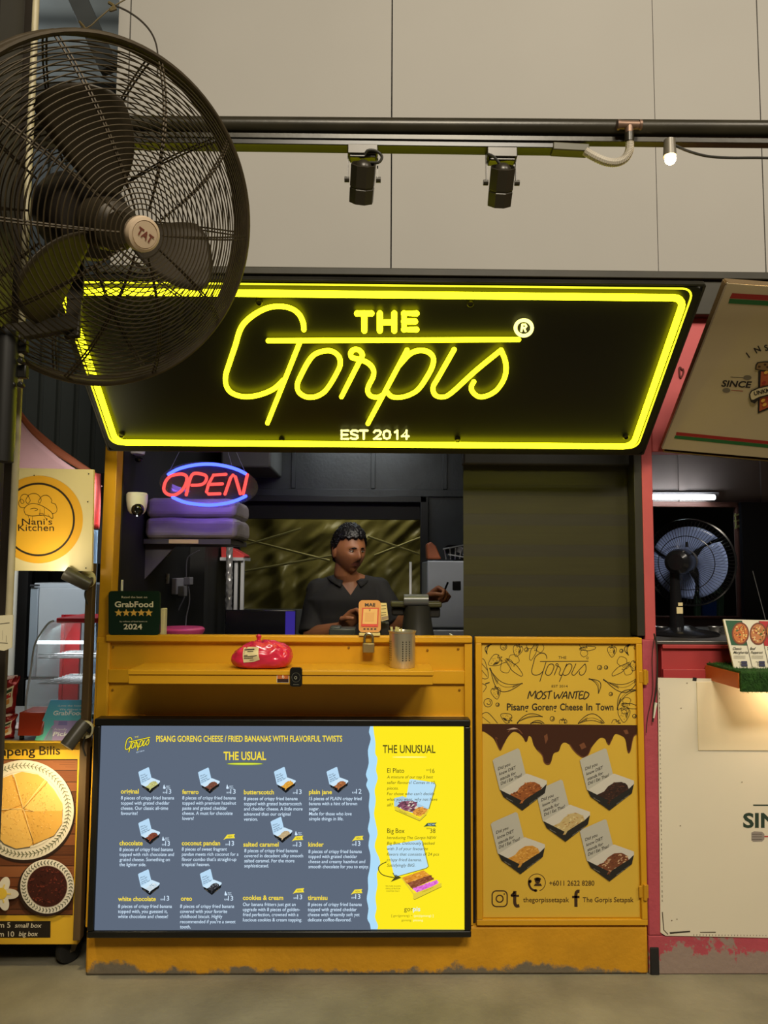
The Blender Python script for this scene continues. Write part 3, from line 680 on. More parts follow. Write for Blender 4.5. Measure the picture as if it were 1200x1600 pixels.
# the yellow side
kt('El Plato', k3, 160, 400, 281, 7.2, drk, bold=0.004); kt('RM', k3, 440, 386, 463, 2.2, drk); kt('16', k3, 468, 402, 498, 7.0, drk)
kt('Big Box', k3, 160, 830, 284, 7.2, drk, bold=0.004); kt('RM', k3, 442, 803, 464, 2.2, drk); kt('38', k3, 466, 830, 505, 7.0, drk)
for i, (t, xe) in enumerate([('A mixture of our top 5 best', 488), ('seller flavours! Comes in 10', 500), ('pieces.', 240), ('For those who can\'t decide', 497), ('what you want, why not have', 518), ('all?', 200)]): s.text(t, *k3(158, 440 + i * 39.8), drk, h=4.6, x1=k3(xe, 0)[0], shear=.2, k=14)
for i, (t, xe) in enumerate([('Introducing The Gorpis NEW', 512), ('Big Box. Deliciously packed', 500), ('with 3 of your favourite', 450), ('flavors that consists of 24 pcs', 530), ('crispy fried banana.', 405), ('Satisfyingly BIG.', 360)]): s.text(t, *k3(158, 874 + i * 39.3), drk, h=4.6, x1=k3(xe, 0)[0], shear=.2, k=14)
s.fill([k3(*p) for p in ((420, 786), (448, 758), (514, 756), (500, 770), (512, 784), (450, 782))], em(60, 88, 60), 4); kt('NEW', k3, 452, 778, 500, 3.6, wht, bold=0.01)
s.curve([k3(*p) for p in ((155, 1036), (110, 1060), (98, 1090), (130, 1130), (215, 1150))], 1.4, drk, 5); s.fill([k3(*p) for p in ((262, 1150), (196, 1112), (214, 1146), (184, 1180))], drk, 5)
for i, t in enumerate(('*PICTURE SHOWN', 'FOR ILLUSTRATION', 'PURPOSE ONLY')): kt(t, k3, 146 + i * 4, 1214 + i * 18, 256 - i * 4, 2.0, drk)
kt('gor', k3, 281, 1388, 344, 7.0, drk); kt('pis', k3, 344, 1388, 396, 7.0, wht, bold=.01)
kt('[ gor(goreng) +', k3, 190, 1428, 340, 3.4, mat('x', (0, 0, 0, 1)) if False else em(130, 120, 30)); kt('(pis)(pisang) ]', k3, 350, 1428, 490, 3.4, em(255, 250, 190)); kt('goreng', k3, 262, 1460, 332, 3.2, em(130, 120, 30)); kt('pisang', k3, 346, 1460, 416, 3.2, em(255, 250, 190))
s.build('menu_lettering', None, scr, fix=False, sharp=180)
EB = (em(186, 220, 246), em(206, 232, 250), em(22, 24, 26))
EF = {'cheese': [em(190, 190, 120), em(214, 220, 160), em(170, 160, 90)], 'hazel': [em(120, 76, 60), em(160, 104, 84), em(100, 60, 46)], 'gold': [em(220, 160, 60), em(240, 190, 90), em(200, 140, 50)], 'plain': [em(160, 100, 60), em(200, 130, 80), em(120, 70, 46)],
      'choc': [em(130, 70, 50), em(180, 110, 80), em(100, 50, 40)], 'caramel': [em(190, 170, 130), em(220, 190, 140), em(170, 130, 90)], 'white': [em(200, 216, 226), em(226, 236, 240), em(120, 160, 180)], 'cookie': [em(60, 60, 64), em(20, 22, 24), em(150, 156, 160)]}
for (bx, by), col in (((234.7, 1239.5), 'cheese'), ((328, 1240), 'hazel'), ((446.7, 1239), 'gold'), ((528.8, 1239), 'plain'), ((234.7, 1319.5), 'choc'), ((441.3, 1317), 'caramel'), ((234.2, 1399), 'white'), ((331, 1398.5), 'cookie')):
    b = Sheet((0, MY + .01, 1), FRONT)
    box_print(b, lambda x, y, bx=bx, by=by: (bx + x * .1, by + y * .105), EF[col], 5, True, EB, 26, 13, em(40, 50, 66))
    b.build('food_picture', None, scr, fix=False, sharp=180)
# two big trays on the yellow side
bl, by_, = em(186, 224, 246), em(228, 206, 60)
b = Sheet((0, MY + .01, 1), FRONT)
b.fill([k3(*p) for p in ((318, 452), (330, 444), (500, 470), (510, 490), (462, 660), (296, 590))], em(150, 140, 40), 4.5)
b.fill([k3(*p) for p in ((318, 452), (330, 444), (496, 470), (504, 490), (456, 655), (296, 585))], bl, 5); b.fill([k3(*p) for p in ((208, 582), (270, 566), (456, 655), (430, 690), (380, 700), (210, 640))], em(170, 206, 226), 5.5)
food(b, [(228, 640), (262, 604), (330, 600), (372, 610), (372, 650), (344, 680), (290, 672)], [em(150, 90, 110), em(120, 70, 90), em(90, 60, 70), em(220, 210, 190)], 6, 40, 14, k3)
food(b, [(340, 690), (350, 660), (400, 644), (452, 660), (430, 690), (390, 712)], [em(220, 150, 60), em(240, 170, 80), em(190, 120, 50)], 6, 25, 12, k3)
b.fill([k3(*p) for p in ((208, 640), (226, 640), (395, 728), (440, 676), (462, 660), (440, 700), (398, 744), (390, 744), (216, 668))], by_, 7.5); b.line([k3(*p) for p in ((216, 668), (392, 744), (440, 700))], .7, drk, 8)
b.text('Gorpis', *k3(244, 672), drk, h=1.8, x1=k3(300, 0)[0], slope=.45, k=9)
b.build('food_picture', None, scr, fix=False, sharp=180)
b = Sheet((0, MY + .01, 1), FRONT)
b.fill([k3(*p) for p in ((160, 930), (170, 922), (396, 880), (414, 890), (458, 1070), (440, 1086), (226, 1144), (212, 1136))], em(150, 140, 40), 4.5)
b.fill([k3(*p) for p in ((157, 926), (166, 918), (394, 878), (408, 888), (452, 1068), (436, 1080), (224, 1140), (210, 1132))], bl, 5)
for (a0, cols) in ((0, [em(226, 150, 50), em(240, 176, 80), em(206, 130, 40)]), (1, [em(140, 80, 50), em(160, 96, 66), em(120, 64, 40)]), (2, [em(226, 110, 214), em(240, 140, 230), em(206, 90, 190)])):
    o = a0 * 40
    food(b, [(262 + o, 1150 + a0 * 38), (420 + a0 * 48, 1096 + a0 * 34), (464 + a0 * 30, 1130 + a0 * 30), (300 + o, 1196 + a0 * 34)], cols, 6 + a0 * .5, 30, 12, k3)
b.fill([k3(*p) for p in ((258, 1150), (268, 1150), (352, 1262), (548, 1186), (548, 1212), (356, 1304), (346, 1296), (344, 1268))], by_, 8.5); b.line([k3(*p) for p in ((346, 1300), (356, 1306), (548, 1214))], .8, em(120, 110, 30), 9); b.text('THE BIG BOX', *k3(410, 1256), drk, h=1.4, x1=k3(490, 0)[0], slope=-.45, k=9.5)
b.build('food_picture', None, scr, fix=False, sharp=180)
# ================================================================== NEON SIGN FLAPS
# the flap is a rectangle that leans out at the top: find the lean from its equal widths
YB = -0.05
wb = X(1005, 706, YB) - X(169, 706, YB)
def wtop(Y): return X(1096, 437, Y) - X(68, 437, Y)
lo, hi = -1.2, YB
for _ in range(50):
    md = (lo + hi) / 2
    if wtop(md) > wb: hi = md
    else: lo = md
YT_ = (lo + hi) / 2
BL = at(169, 706, YB); TL = at(68, 437, YT_)
sv = V((0, TL.y - BL.y, TL.z - BL.z)); SH = sv.length; sv.normalize()
SN = sv.cross(UX); SN = SN if SN.y < 0 else -SN            # towards the viewer, and down
SO = V((BL.x, BL.y, BL.z)); SW = wb
neon = glow('yellow neon', (1.0, 0.95, 0.008, 1), 7.0)
edge_lit = glow('edge lit acrylic', (1.0, 0.93, 0.02, 1), 2.0)
board = mat('black acrylic board', C(20, 20, 10), 0.40, var=0.1, scale=2, spec=0.3)
sign_fr = mat('black flap frame', C(38, 36, 24), 0.45, metal=0.2, var=0.15)
def sp(u, v, h=0.0): return SO + UX * u + sv * v + SN * h
def sq(x, y, h=0.0): return on(x, y, SO + SN * h, SN)
sign = thing('neon_sign', 'black flap sign with yellow neon script and border above the serving hatch', 'sign', sp(SW / 2, 0))
m = MB(); m.slab([sp(*p, -0.004) for p in rrect(0.0045, SW - 0.0045, 0.0045, SH - 0.0045, 0.02)], -SN * 0.012); m.build('board', board, sign, fix=True)
m = MB()
for a, b in (((0, 0.0), (SW, 0.0)), ((0, SH), (SW, SH)), ((0.0, 0.0), (0.0, SH)), ((SW, 0), (SW, SH))): m.bar(sp(*a, -0.015), sp(*b, -0.015), 0.008, 0.018, SN)
m.slab([sp(0.01, 0.01, -0.034), sp(SW - 0.01, 0.01, -0.034), sp(SW - 0.01, SH - 0.01, -0.034), sp(0.01, SH - 0.01, -0.034)], SN * 0.012)
m.build('frame', sign_fr, sign, bevel=0.002)
uv = lambda p: ((p - SO).dot(UX), (p - SO).dot(sv))
e0, e1 = uv(sq(85, 441)), uv(sq(1086, 441)); e2, e3 = uv(sq(998, 701)), uv(sq(178, 701))
m = MB(); m.tube([sp(*p, -0.002) for p in rrect((e0[0] + e3[0]) / 2, (e1[0] + e2[0]) / 2, e2[1], e0[1], 0.03)], 0.0026, 6, True); m.build('edge_light', edge_lit, sign)
t0, t1 = uv(sq(101, 457)), uv(sq(1071, 458)); t2, t3 = uv(sq(988, 691)), uv(sq(187, 692))
m = MB(); m.tube([sp(*p, 0.009) for p in rrect((t0[0] + t3[0]) / 2, (t1[0] + t2[0]) / 2, (t2[1] + t3[1]) / 2, (t0[1] + t1[1]) / 2, 0.03)], 0.0092, 10, True); m.build('border_tube', neon, sign)
k3b = lambda x, y: (340 + x * .43333, 430 + y * .43350)
for st, cl in SCRIPT:
    m = MB(); m.tube([sq(*k3b(p.x, p.y), 0.010) for p in smooth_path(st, 6, bool(cl))], 0.0072, 8, bool(cl))
    for q in (st[0], st[-1]):
        if not cl: m.ball(sq(*k3b(*q), 0.010), 0.0072, 8)
    m.build('neon_tube', neon, sign)
m = MB()
for st in THE:
    m.tube([sq(*k3b(*p), 0.008) for p in st], 0.0082, 8)
    for q in st: m.ball(sq(*k3b(*q), 0.008), 0.0082, 8)
m.build('word_the', neon, sign)
m = MB()
for st in EST():
    m.tube([sq(*k3b(*p), 0.006) for p in st], 0.0037, 6)
    for q in st: m.ball(sq(*k3b(*q), 0.006), 0.0037, 6)
m.build('date_letters', glow('pale yellow neon', (1.0, 0.93, 0.22, 1), 2.6), sign)
m = MB(); cx, cy = 1104, 190
m.tube([sq(*k3b(cx + 30 * math.cos(R(a)), cy + 28 * math.sin(R(a))), 0.008) for a in range(0, 360, 12)], 0.005, 8, True)
m.tube([sq(*k3b(*p), 0.006) for p in ((1095, 203), (1099, 177), (1110, 178), (1114, 184), (1108, 190), (1097, 190))], 0.003, 6); m.tube([sq(*k3b(*p), 0.006) for p in ((1105, 190), (1111, 203))], 0.003, 6)
m.build('registered_mark', glow('pale yellow neon', (1, 1, 1, 1)), sign)
for p in ((405, 472), (735, 474), (1049, 469), (978, 682), (715, 687), (440, 688), (190, 679)): m = MB(); m.lathe([(0.0095, -0.004), (0.0095, 0.004), (0.007, 0.006), (0.0065, 0.003), (0, 0.003)], sq(*p), SN, 20); m.build('standoff_cap', mat('dark standoff', C(60, 58, 40), 0.3, metal=0.9), sign)

# neighbour's flap sign with the pizza emblem
PO = at(1030, 703, -0.02); PTp = at(1135, 437, YT_ + 0.10)
pv = V((0, PTp.y - PO.y, PTp.z - PO.z)).normalized(); PN = pv.cross(UX); PN = PN if PN.y < 0 else -PN
pq = lambda x, y, h=0.0: on(x, y, PO + PN * h, PN)
cream = mat('cream sign board', C(186, 168, 132), 0.5, var=0.04, scale=3)
psign = thing('pizza_sign', 'cream flap sign with pizza emblem and red and green stripes above the pink stall', 'sign', pq(1180, 715))
out = [(1135, 437), (1330, 453), (1330, 728), (1030, 702)]
m = MB(); m.slab([pq(*p, 0.0) for p in ((1137, 443), (1334, 458), (1334, 727), (1034.5, 701.5))], -PN * 0.010); m.build('board', cream, psign)
m = MB(); brass = mat('aluminium with neon yellow', C(150, 120, 70), 0.26, metal=0.8, var=0.15)  # aluminium frame, its colour yellowed for the neon it reflects
P4 = [pq(*p, -0.02) for p in ((1134, 440), (1336, 455), (1336, 728), (1034, 701))]
for i in range(4): m.bar(P4[i], P4[(i + 1) % 4], 0.006, 0.036, PN)
m.slab([p - PN * 0.012 for p in P4], -PN * 0.008)
m.build('frame', brass, psign, bevel=0.002)
s = Sheet(PO, PN)
red, grn, blk = flat(150, 34, 26), flat(36, 96, 44), flat(34, 26, 22)
s.fill([(1144, 458), (1340, 470), (1340, 478), (1140, 466)], red); s.fill([(1140, 467), (1340, 479), (1340, 486), (1138, 474)], grn)
s.fill([(1057, 675), (1340, 703), (1340, 708), (1056, 680)], red); s.fill([(1055, 680.5), (1340, 708.5), (1340, 714), (1053, 685)], grn)
k7 = lambda x, y: (1080 + x * .16260, 460 + y * .1625)
s.text('SINCE', *k7(288, 884), blk, h=9.4, x1=k7(585, 0)[0], slope=.045, bold=.03, shear=.25)
s.line([k7(378, 794), k7(500, 800)], .8, blk); s.disc(*k7(540, 800), 6.4, 3.8, flat(110, 100, 84)); s.line([k7(385, 922), k7(498, 930)], .9, red); s.disc(*k7(338, 922), 6.2, 3.8, flat(110, 100, 84))
for ch, x, y, a in (('I', 552, 612, .62), ('N', 622, 570, .5), ('S', 712, 545, .3), ('I', 790, 520, .15)):
    p = k7(x, y); vs, fs = text_shape(ch, .03); s.use(blk); s.add([s.P(p[0] + (q[0] * math.cos(a) - q[1] * math.sin(a)) * 13.0, p[1] - (q[0] * math.sin(a) + q[1] * math.cos(a)) * 13.0) for q in vs], fs)
s.fill([k7(*p) for p in ((645, 740), (650, 735), (1010, 760), (1012, 900), (830, 1070), (640, 1146))], blk, 2)
s.fill([k7(*p) for p in ((670, 740), (1000, 760), (1000, 900), (820, 1050), (655, 1124))], flat(176, 84, 44), 3)
crust = [(615, 725), (618, 680), (636, 652), (700, 644), (900, 640), (1010, 650), (1020, 740), (900, 745), (700, 740)]
s.fill([k7(*p) for p in crust], blk, 4); s.fill([k7(*p) for p in [(626, 718), (630, 684), (644, 662), (700, 655), (1000, 660), (1008, 730), (700, 728)]], flat(136, 106, 66), 5)
for x, y in ((655, 695), (710, 675), (735, 700), (790, 690)): s.disc(*k7(x, y), 2.2, 1.7, flat(70, 44, 28), 6)
for x, y, c in ((720, 750, 0), (700, 850, 1), (690, 1020, 0), (705, 1060, 0), (740, 1000, 1), (770, 800, 1), (810, 760, 0)): s.disc(*k7(x, y), 3.6, 2.4, (flat(222, 170, 70), flat(150, 40, 30))[c], 6, 12, -.6)
s.fill([k7(*p) for p in ((562, 1000), (556, 960), (575, 925), (640, 895), (760, 868), (1000, 862), (1000, 962), (760, 968), (660, 1000), (610, 1050), (575, 1035))], blk, 7)
s.fill([k7(*p) for p in ((572, 990), (568, 960), (584, 934), (645, 906), (760, 880), (1000, 874), (1000, 950), (760, 956), (650, 985), (600, 1012), (580, 1012))], flat(206, 190, 150), 8)
s.text('UNKM', *k7(600, 974), blk, h=6.2, x1=k7(760, 0)[0], slope=-.24, bold=.03, shear=-.2, k=9)
s.build('sign_lettering', None, psign, fix=False, sharp=180)

# ================================================================== PIPE, TRACK, SPOTLIGHTS
YP = -0.80
pipe_m = mat('black painted pipe', C(46, 42, 30), 0.33, metal=0.2, var=0.25, scale=9, bump=0.1)
pa, pb = at(-30, 194, YP), at(1800, 207, YP); rp = abs(Z(780, 186, YP) - Z(780, 212, YP)) / 2
m = MB(); m.tube([V((pa.x, YP, pa.z)), V((pb.x, YP, pb.z))], rp, 20); tag(m.build('steel_pipe', pipe_m), 'thick black steel pipe running across the white wall above the sign', 'pipe')
m = MB(); m.bar(V((pa.x, YP, at(-30, 211, YP).z)), V((pb.x, YP, at(1260, 223, YP).z)), 0.022, 0.012); tag(m.build('support_rail', pipe_m, bevel=0.001), 'flat black bar under the thick pipe that carries the light track', 'rail')
m = MB(); m.bar(at(-20, 222, YP), V((X(905, 234, YP), YP, Z(905, 234, YP))), 0.034, 0.012); tag(m.build('light_track', mat('black track', C(34, 32, 26), 0.32, metal=0.1), bevel=0.0015), 'long black lighting track under the pipe, holding two spotlights', 'light track')
spot_m = mat('black spotlight', C(52, 47, 36), 0.34, metal=0.2, var=0.15)
def track_spot(px, py, lean, yaw, label, loop):
    top = at(px, py, YP)
    t = thing('track_spotlight', label, 'spotlight', top - UZ * 0.115, 'spotlights on the track')
    m = MB(); m.obox(top - UZ * 0.014, (0.034, 0.017, 0.012)); m.obox(top - UZ * 0.028, (0.030, 0.013, 0.004)); m.build('track_adapter', spot_m, t, bevel=0.002)
    c = top - UZ * 0.078
    for q in (-1, 1): m = MB(); m.bar(c + V((q * 0.0335, 0, 0.0)), top + V((q * 0.0335, 0, -0.026)), 0.003, 0.010); m.build('yoke_arm', spot_m, t)
    for q in (-1, 1): m = MB(); m.cyl(c + V((q * 0.030, 0, 0)), c + V((q * 0.041, 0, 0)), 0.0062, 10); m.build('knob', spot_m, t)
    ax = V((math.sin(lean), 0.92 + yaw, -1)).normalized()
    m = MB(); m.lathe([(0.0, -0.016), (0.024, -0.018), (0.0265, -0.034), (0.029, -0.033), (0.029, 0.012), (0.0278, 0.013), (0.0278, 0.016), (0.029, 0.017), (0.0285, 0.048), (0.0255, 0.049), (0.022, 0.040), (0.0, 0.038)], c, ax, 8, u=V((1, 0.4, 0))); m.build('lamp_head', spot_m, t, sharp=20)
    m = MB(); m.ball(c - ax * 0.022, 0.0205, 14); m.build('rear_dome', spot_m, t)
    m = MB(); m.tube(smooth_path([top + V(p) for p in loop]), 0.0032, 8); m.build('cord', mat('black rubber', C(38, 36, 28), 0.6), t)
track_spot(567, 229, -0.10, 0.0, 'black track spotlight with a looped cord, nearer the big fan', [(0.005, -0.018, -0.03), (0.012, -0.022, -0.022), (0.03, -0.02, -0.022), (0.043, -0.016, -0.032), (0.036, -0.014, -0.045), (0.016, -0.012, -0.045), (-0.004, -0.010, -0.052)])
track_spot(783, 234, 0.0, 0.02, 'black track spotlight with a straight slanting cord, nearer the white conduit', [(-0.034, -0.02, -0.022), (-0.02, -0.022, -0.03), (-0.006, -0.018, -0.045), (0.002, -0.012, -0.052)])
# junction end of the track, flexible conduit with its tee, bare bulb
m = MB(); a = at(862, 233, YP - 0.005); b = at(918, 236, YP - 0.005); m.bar(a, b, 0.03, 0.018); tag(m.build('track_end_box', mat('dark end feed', C(70, 66, 40), 0.45), bevel=0.002), 'feed box at the end of the light track beside the white conduit', 'feed box')
con = thing('flexible_conduit', 'pale ribbed conduit bending from the track feed up to the pipe', 'conduit', at(960, 250, YP - 0.03))
path = smooth_path([at(*p, YP - 0.03) for p in ((914, 236), (925, 243), (945, 252), (962, 254), (976, 248), (983, 236), (984, 222))], 12); N = len(path)
m = MB(); m.tube(path, [0.0085 + (0.0012 if i % 2 else 0) for i in range(N)], 10); m.build('hose', mat('pale grey plastic', C(180, 172, 156), 0.5), con, sharp=10)
m = MB(); a = at(983, 222, YP - 0.03); b = at(983, 208, YP - 0.03); m.cyl(a, b, 0.0105, 14); m.build('black_sleeve', pipe_m, con)
m = MB(); cu = mat('rusty clamp', C(120, 96, 80), 0.45, metal=0.6, var=0.3); m.cyl(at(966, 195, YP - 0.032), at(1000, 196, YP - 0.032), 0.0095, 14); m.cyl(at(983, 208, YP - 0.032), at(983, 197, YP - 0.032), 0.009, 12)
for px in (966, 1000): m.cyl(at(px - 2, 195.5, YP - 0.032), at(px + 2, 195.5, YP - 0.032), 0.0112, 14)
m.build('pipe_tee', cu, con)
bl = thing('light_bulb', 'glowing bare bulb in a grey holder hanging under the pipe at the right', 'lamp', at(1047, 256, YP - 0.02))
m = MB(); m.cyl(at(1046, 219, YP - 0.02), at(1046.5, 244, YP - 0.02), 0.0125, 16, 0.0145); m.build('holder', mat('grey lamp holder', C(110, 104, 90), 0.4, metal=0.2), bl)
m = MB(); m.ball(at(1047.5, 248, YP - 0.02), (0.0125, 0.0125, 0.0135), 16); m.build('bulb', glow('bulb light', (1.0, 0.72, 0.36, 1), 30.0), bl)
m = MB(); m.tube(smooth_path([at(*p, YP - 0.02) for p in ((1052, 226), (1075, 236), (1105, 244), (1140, 246.5), (1180, 246.5), (1240, 247), (1400, 244), (1600, 235), (1790, 222))]), 0.003, 8); tag(m.build('lamp_cable', mat('black rubber', C(38, 36, 28), 0.6)), 'thin black cable running right from the bare bulb', 'cable')

# ================================================================== POST AND BIG FAN
YF = -1.02
dark_steel = mat('brown black steel', C(44, 38, 26), 0.5, metal=0.25, var=0.25, scale=10, bump=0.12)
yp = -0.95
ptop = 3.2
po_x0, po_x1 = X(-80, 700, yp), X(9, 700, yp)
m = MB(); m.box(po_x0, po_x1, yp - 0.10, yp, 0, ptop); tag(m.build('steel_post', mat('black steel post', C(36, 33, 26), 0.45, metal=0.2, var=0.2, scale=6), bevel=0.004), 'black steel post at the left edge carrying the big fan', 'post')
m = MB(); xc = X(27, 650, yp + 0.01) ; m.tube([V((xc, yp + 0.012, at(10, 1000, yp).z)), V((xc, yp + 0.012, ptop))], 0.0068, 12); tag(m.build('conduit_pipe', mat('pale conduit', C(166, 156, 122), 0.5, var=0.15, scale=14)), 'thin pale conduit running up the side of the black post behind the fan', 'conduit')
fan = thing('industrial_fan', 'huge dark wire cage fan on the black post, top left', 'fan', at(20, 600, YF))
# axis of the fan: tilted from the line of sight towards lower right
CF = at(166, 349, YF); view = (CAM - CF).normalized()
r_ = UZ.cross(view).normalized(); u_ = view.cross(r_)
tilt = R(25.5); td = (r_ * 0.985 - u_ * 0.13).normalized()
AX = (view * math.cos(tilt) + td * math.sin(tilt)).normalized()
fu = td - AX * td.dot(AX); fu.normalize(); fw_ = AX.cross(fu)
RF = 251 / F * (CF - CAM).dot(FW)
def fp(r, a, h): return CF + (fu * math.cos(a) + fw_ * math.sin(a)) * r + AX * h
wire = mat('dusty brown wire', C(62, 52, 34), 0.55, metal=0.35, var=0.2, scale=30)
def hf(r): return 0.020 + 0.125 * (1 - (r / RF) ** 2.6)
def hr(r): return -0.020 - 0.10 * (1 - (r / RF) ** 3.2)
for nm, hh, nring, nspoke, r0, w in (('front_grille', hf, 31, 10, 0.042, 0.0013), ('rear_grille', hr, 24, 10, 0.10, 0.0014)):
    m = MB()
    for i in range(nring):
        r = r0 + (RF - 0.004 - r0) * (i / (nring - 1)); m.tube([fp(r, 2 * math.pi * k / 84, hh(r)) for k in range(84)], w, 5, True)
    for k in range(nspoke):
        a = 2 * math.pi * (k + .3) / nspoke
        for da in (-0.012, 0.012):
            m.tube([fp(r0 + (RF - r0) * q / 14, a + da * (1 if q > 2 else .4), hh(r0 + (RF - r0) * q / 14) - 0.003) for q in range(15)], 0.0019, 5)
    m.build(nm, wire, fan)
m = MB(); prof = []
n = 96
for hh in (0.022, -0.022): m.tube([fp(RF, 2 * math.pi * k / n, hh) for k in range(n)], 0.0055, 8, True)
vs = []; fs = []
for k in range(n):
    for r, h in ((RF + .002, .022), (RF + .002, -.022), (RF - .001, -.022), (RF - .001, .022)): vs.append(fp(r, 2 * math.pi * k / n, h))
for k in range(n):
    for q in range(4): fs.append((k * 4 + q, k * 4 + (q + 1) % 4, ((k + 1) % n) * 4 + (q + 1) % 4, ((k + 1) % n) * 4 + q))
m.add(vs, fs); m.build('rim', wire, fan)
blade_m = mat('dull dark blade', C(58, 50, 36), 0.45, metal=0.3, var=0.2)
for b in range(3):
    a0 = R(-16 + 120 * b); m = MB()
    def bl_(u, v):
        r = 0.05 + (RF * 0.76 - 0.05) * v; wd = (0.22 + 0.78 * math.sin(min(1, v * 1.25) * math.pi / 2)) * (1 if v < .85 else math.sqrt(max(0.05, 1 - ((v - .85) / .16) ** 2)))
        da = (u - .5) * 0.115 * wd / max(r, 0.06) * 1.15
        return fp(r, a0 + da + 0.25 * v, 0.012 - (u - .5) * 0.085 * wd)
    m.grid(bl_, 8, 18); m.build('blade', blade_m, fan, solid=0.003, fix=False, sharp=60)
m = MB(); m.lathe([(0.0, 0.06), (0.03, 0.058), (0.045, 0.045), (0.05, 0.0), (0.05, -0.02)], CF, AX, 24); m.build('blade_hub', blade_m, fan)
m = MB(); m.lathe([(0.03, -0.03), (0.072, -0.04), (0.08, -0.06), (0.08, -0.16), (0.07, -0.185), (0.03, -0.20), (0, -0.20)], CF, AX, 28); m.build('motor', mat('dark motor', C(46, 40, 34), 0.45, metal=0.3, var=0.2), fan)
cb = CF + AX * (hf(0) + 0.001)
m = MB(); m.lathe([(0.031, -0.012), (0.0315, 0.0), (0.030, 0.006), (0.025, 0.008), (0.0245, 0.0065), (0.0235, 0.0065), (0.0230, 0.008), (0, 0.0085)], cb, AX, 36)
badge = m.build('badge', mat('beige badge', C(190, 168, 140), 0.5, var=0.06, scale=20), fan)
m = MB(); m.use(flat(108, 54, 40)); vs, fs = text_shape('TAT', .03); wd = max(v[0] for v in vs)
bx_ = (r_ - AX * r_.dot(AX)).normalized(); bx_ = (bx_ * math.cos(R(28)) - (AX.cross(bx_)) * math.sin(R(28))).normalized(); by2 = AX.cross(bx_)
m.add([cb + AX * 0.0092 + bx_ * ((v[0] - wd / 2) * 0.0175) + by2 * ((v[1] - .36) * 0.019) for v in vs], fs); m.build('badge_lettering', None, badge, fix=False)
# bracket from the motor to the post, clamps on the post
m = MB(); br = fp(0, 0, -0.17); pc = V((po_x1 - 0.03, yp - 0.13, at(20, 560, yp).z))
arm_p = [at(120, 400, YF + .12), at(117, 470, YF + .10), at(113, 528, YF + .06)]
m.bar(arm_p[0], arm_p[1], 0.034, 0.012, (0, 1, 0)); m.bar(arm_p[1], arm_p[2], 0.030, 0.012, (0, 1, 0)); m.bar(at(118, 505, YF + .075), at(10, 522, yp - .11), 0.034, 0.016, (0, 1, 0)); m.bar(at(30, 520, yp - .11), V((at(10, 560, yp - .11).x, yp - .11, at(10, 560, yp).z)), .03, .02, (0, 1, 0)); m.build('mount_arm', dark_steel, fan, bevel=.003)
for zy in (566, 603):
    m = MB(); zc_ = at(20, zy, yp).z; m.box(po_x0 - 0.01, X(40, zy, yp - 0.112), yp - 0.114, yp - 0.10, zc_ - 0.012, zc_ + 0.012)
    for px in (24, 36): m.cyl(at(px, zy, yp - 0.114) + V((0, 0, 0)), at(px, zy, yp - 0.114) + V((0, -0.014, 0)), 0.006, 6)
    m.build('post_clamp', mat('black clamp', C(32, 30, 26), 0.4, metal=0.5), fan, bevel=0.002)
m = MB(); m.cyl(V((X(6, 650, yp - .12), yp - 0.12, at(10, 735, yp).z)), V((X(6, 650, yp - .12), yp - 0.12, at(10, 548, yp).z)), 0.020, 16); m.build('pole_sleeve', mat('black pole sleeve', C(30, 29, 26), 0.4, metal=0.3), fan)
# wires over the fan
wm = mat('old wire', C(98, 84, 48), 0.6)
m = MB(); a, b, c = at(-20, 72, -0.3), at(130, 46, -0.3), at(215, -12, -0.3)
m.tube(smooth_path([a, at(60, 60, -.3), b, at(155, 28, -.3), at(176, 11, -.3), c]), 0.0022, 6); m.tube(smooth_path([at(124, 34, -.3), at(131, 42, -.3), at(134, 48, -.3), at(126, 46, -.3)]), 0.004, 6); m.tube(smooth_path([at(170, 4, -.3), at(178, 10, -.3), at(172, 16, -.3), at(182, 13, -.3)]), 0.0048, 6)
tag(m.build('stay_wire', wm), 'knotted stay wire stretched across the top left above the big fan', 'wire')
m = MB(); m.tube(smooth_path([at(*p, -0.3) for p in ((178, 8), (200, 18), (222, 34), (238, 54), (246, 80), (246, 120))]), 0.0028, 6); tag(m.build('hanging_cable', mat('dark cable', C(52, 46, 36), 0.6)), 'dark cable drooping from the stay wire down behind the big fan', 'cable')
# dark steel column high on the left, behind the wire
m = MB(); yq = -0.84; m.box(X(-140, 60, yq), X(52, 60, yq), yq, yq + .012, 0.0, 4.0); struct(m.build('trim_6', mat('brown steel column', C(62, 54, 44), 0.6, var=0.2), bevel=0.002))
# paper notice on the post
m = MB(); yn = yp + 0.001; a = [at(-3, 962, yn), at(20, 961, yn), at(18, 1012, yn), at(6, 1017, yn), at(-5, 1015, yn)]
m.use(mat('cream card', C(206, 196, 160), 0.6)).slab(a, V((0, 0.003, 0))); m.use(flat(60, 56, 46))
s = Sheet((0, yn, 1), FRONT); s.line([(-2, 975), (15, 973)], .8, flat(60, 56, 46)); s.line([(-3, 1004), (12, 1005)], .8, flat(60, 56, 46)); s.line([(10, 993), (10, 1003)], .5, flat(90, 86, 76)); s.line([(4, 985), (4, 1000)], .4, flat(120, 116, 100))
note = thing('paper_notice', 'cream paper notice hanging on the black post at the left edge', 'notice', at(0, 1016, yn)); m.mats = m.mats[:1]; m.mi = [0] * len(m.mi); crd = m.build('card', None, note); s.build('notice_print', None, crd, fix=False)
# ================================================================== INSIDE THE HATCH
x0, x1 = X(176, 850), X(1003, 800)
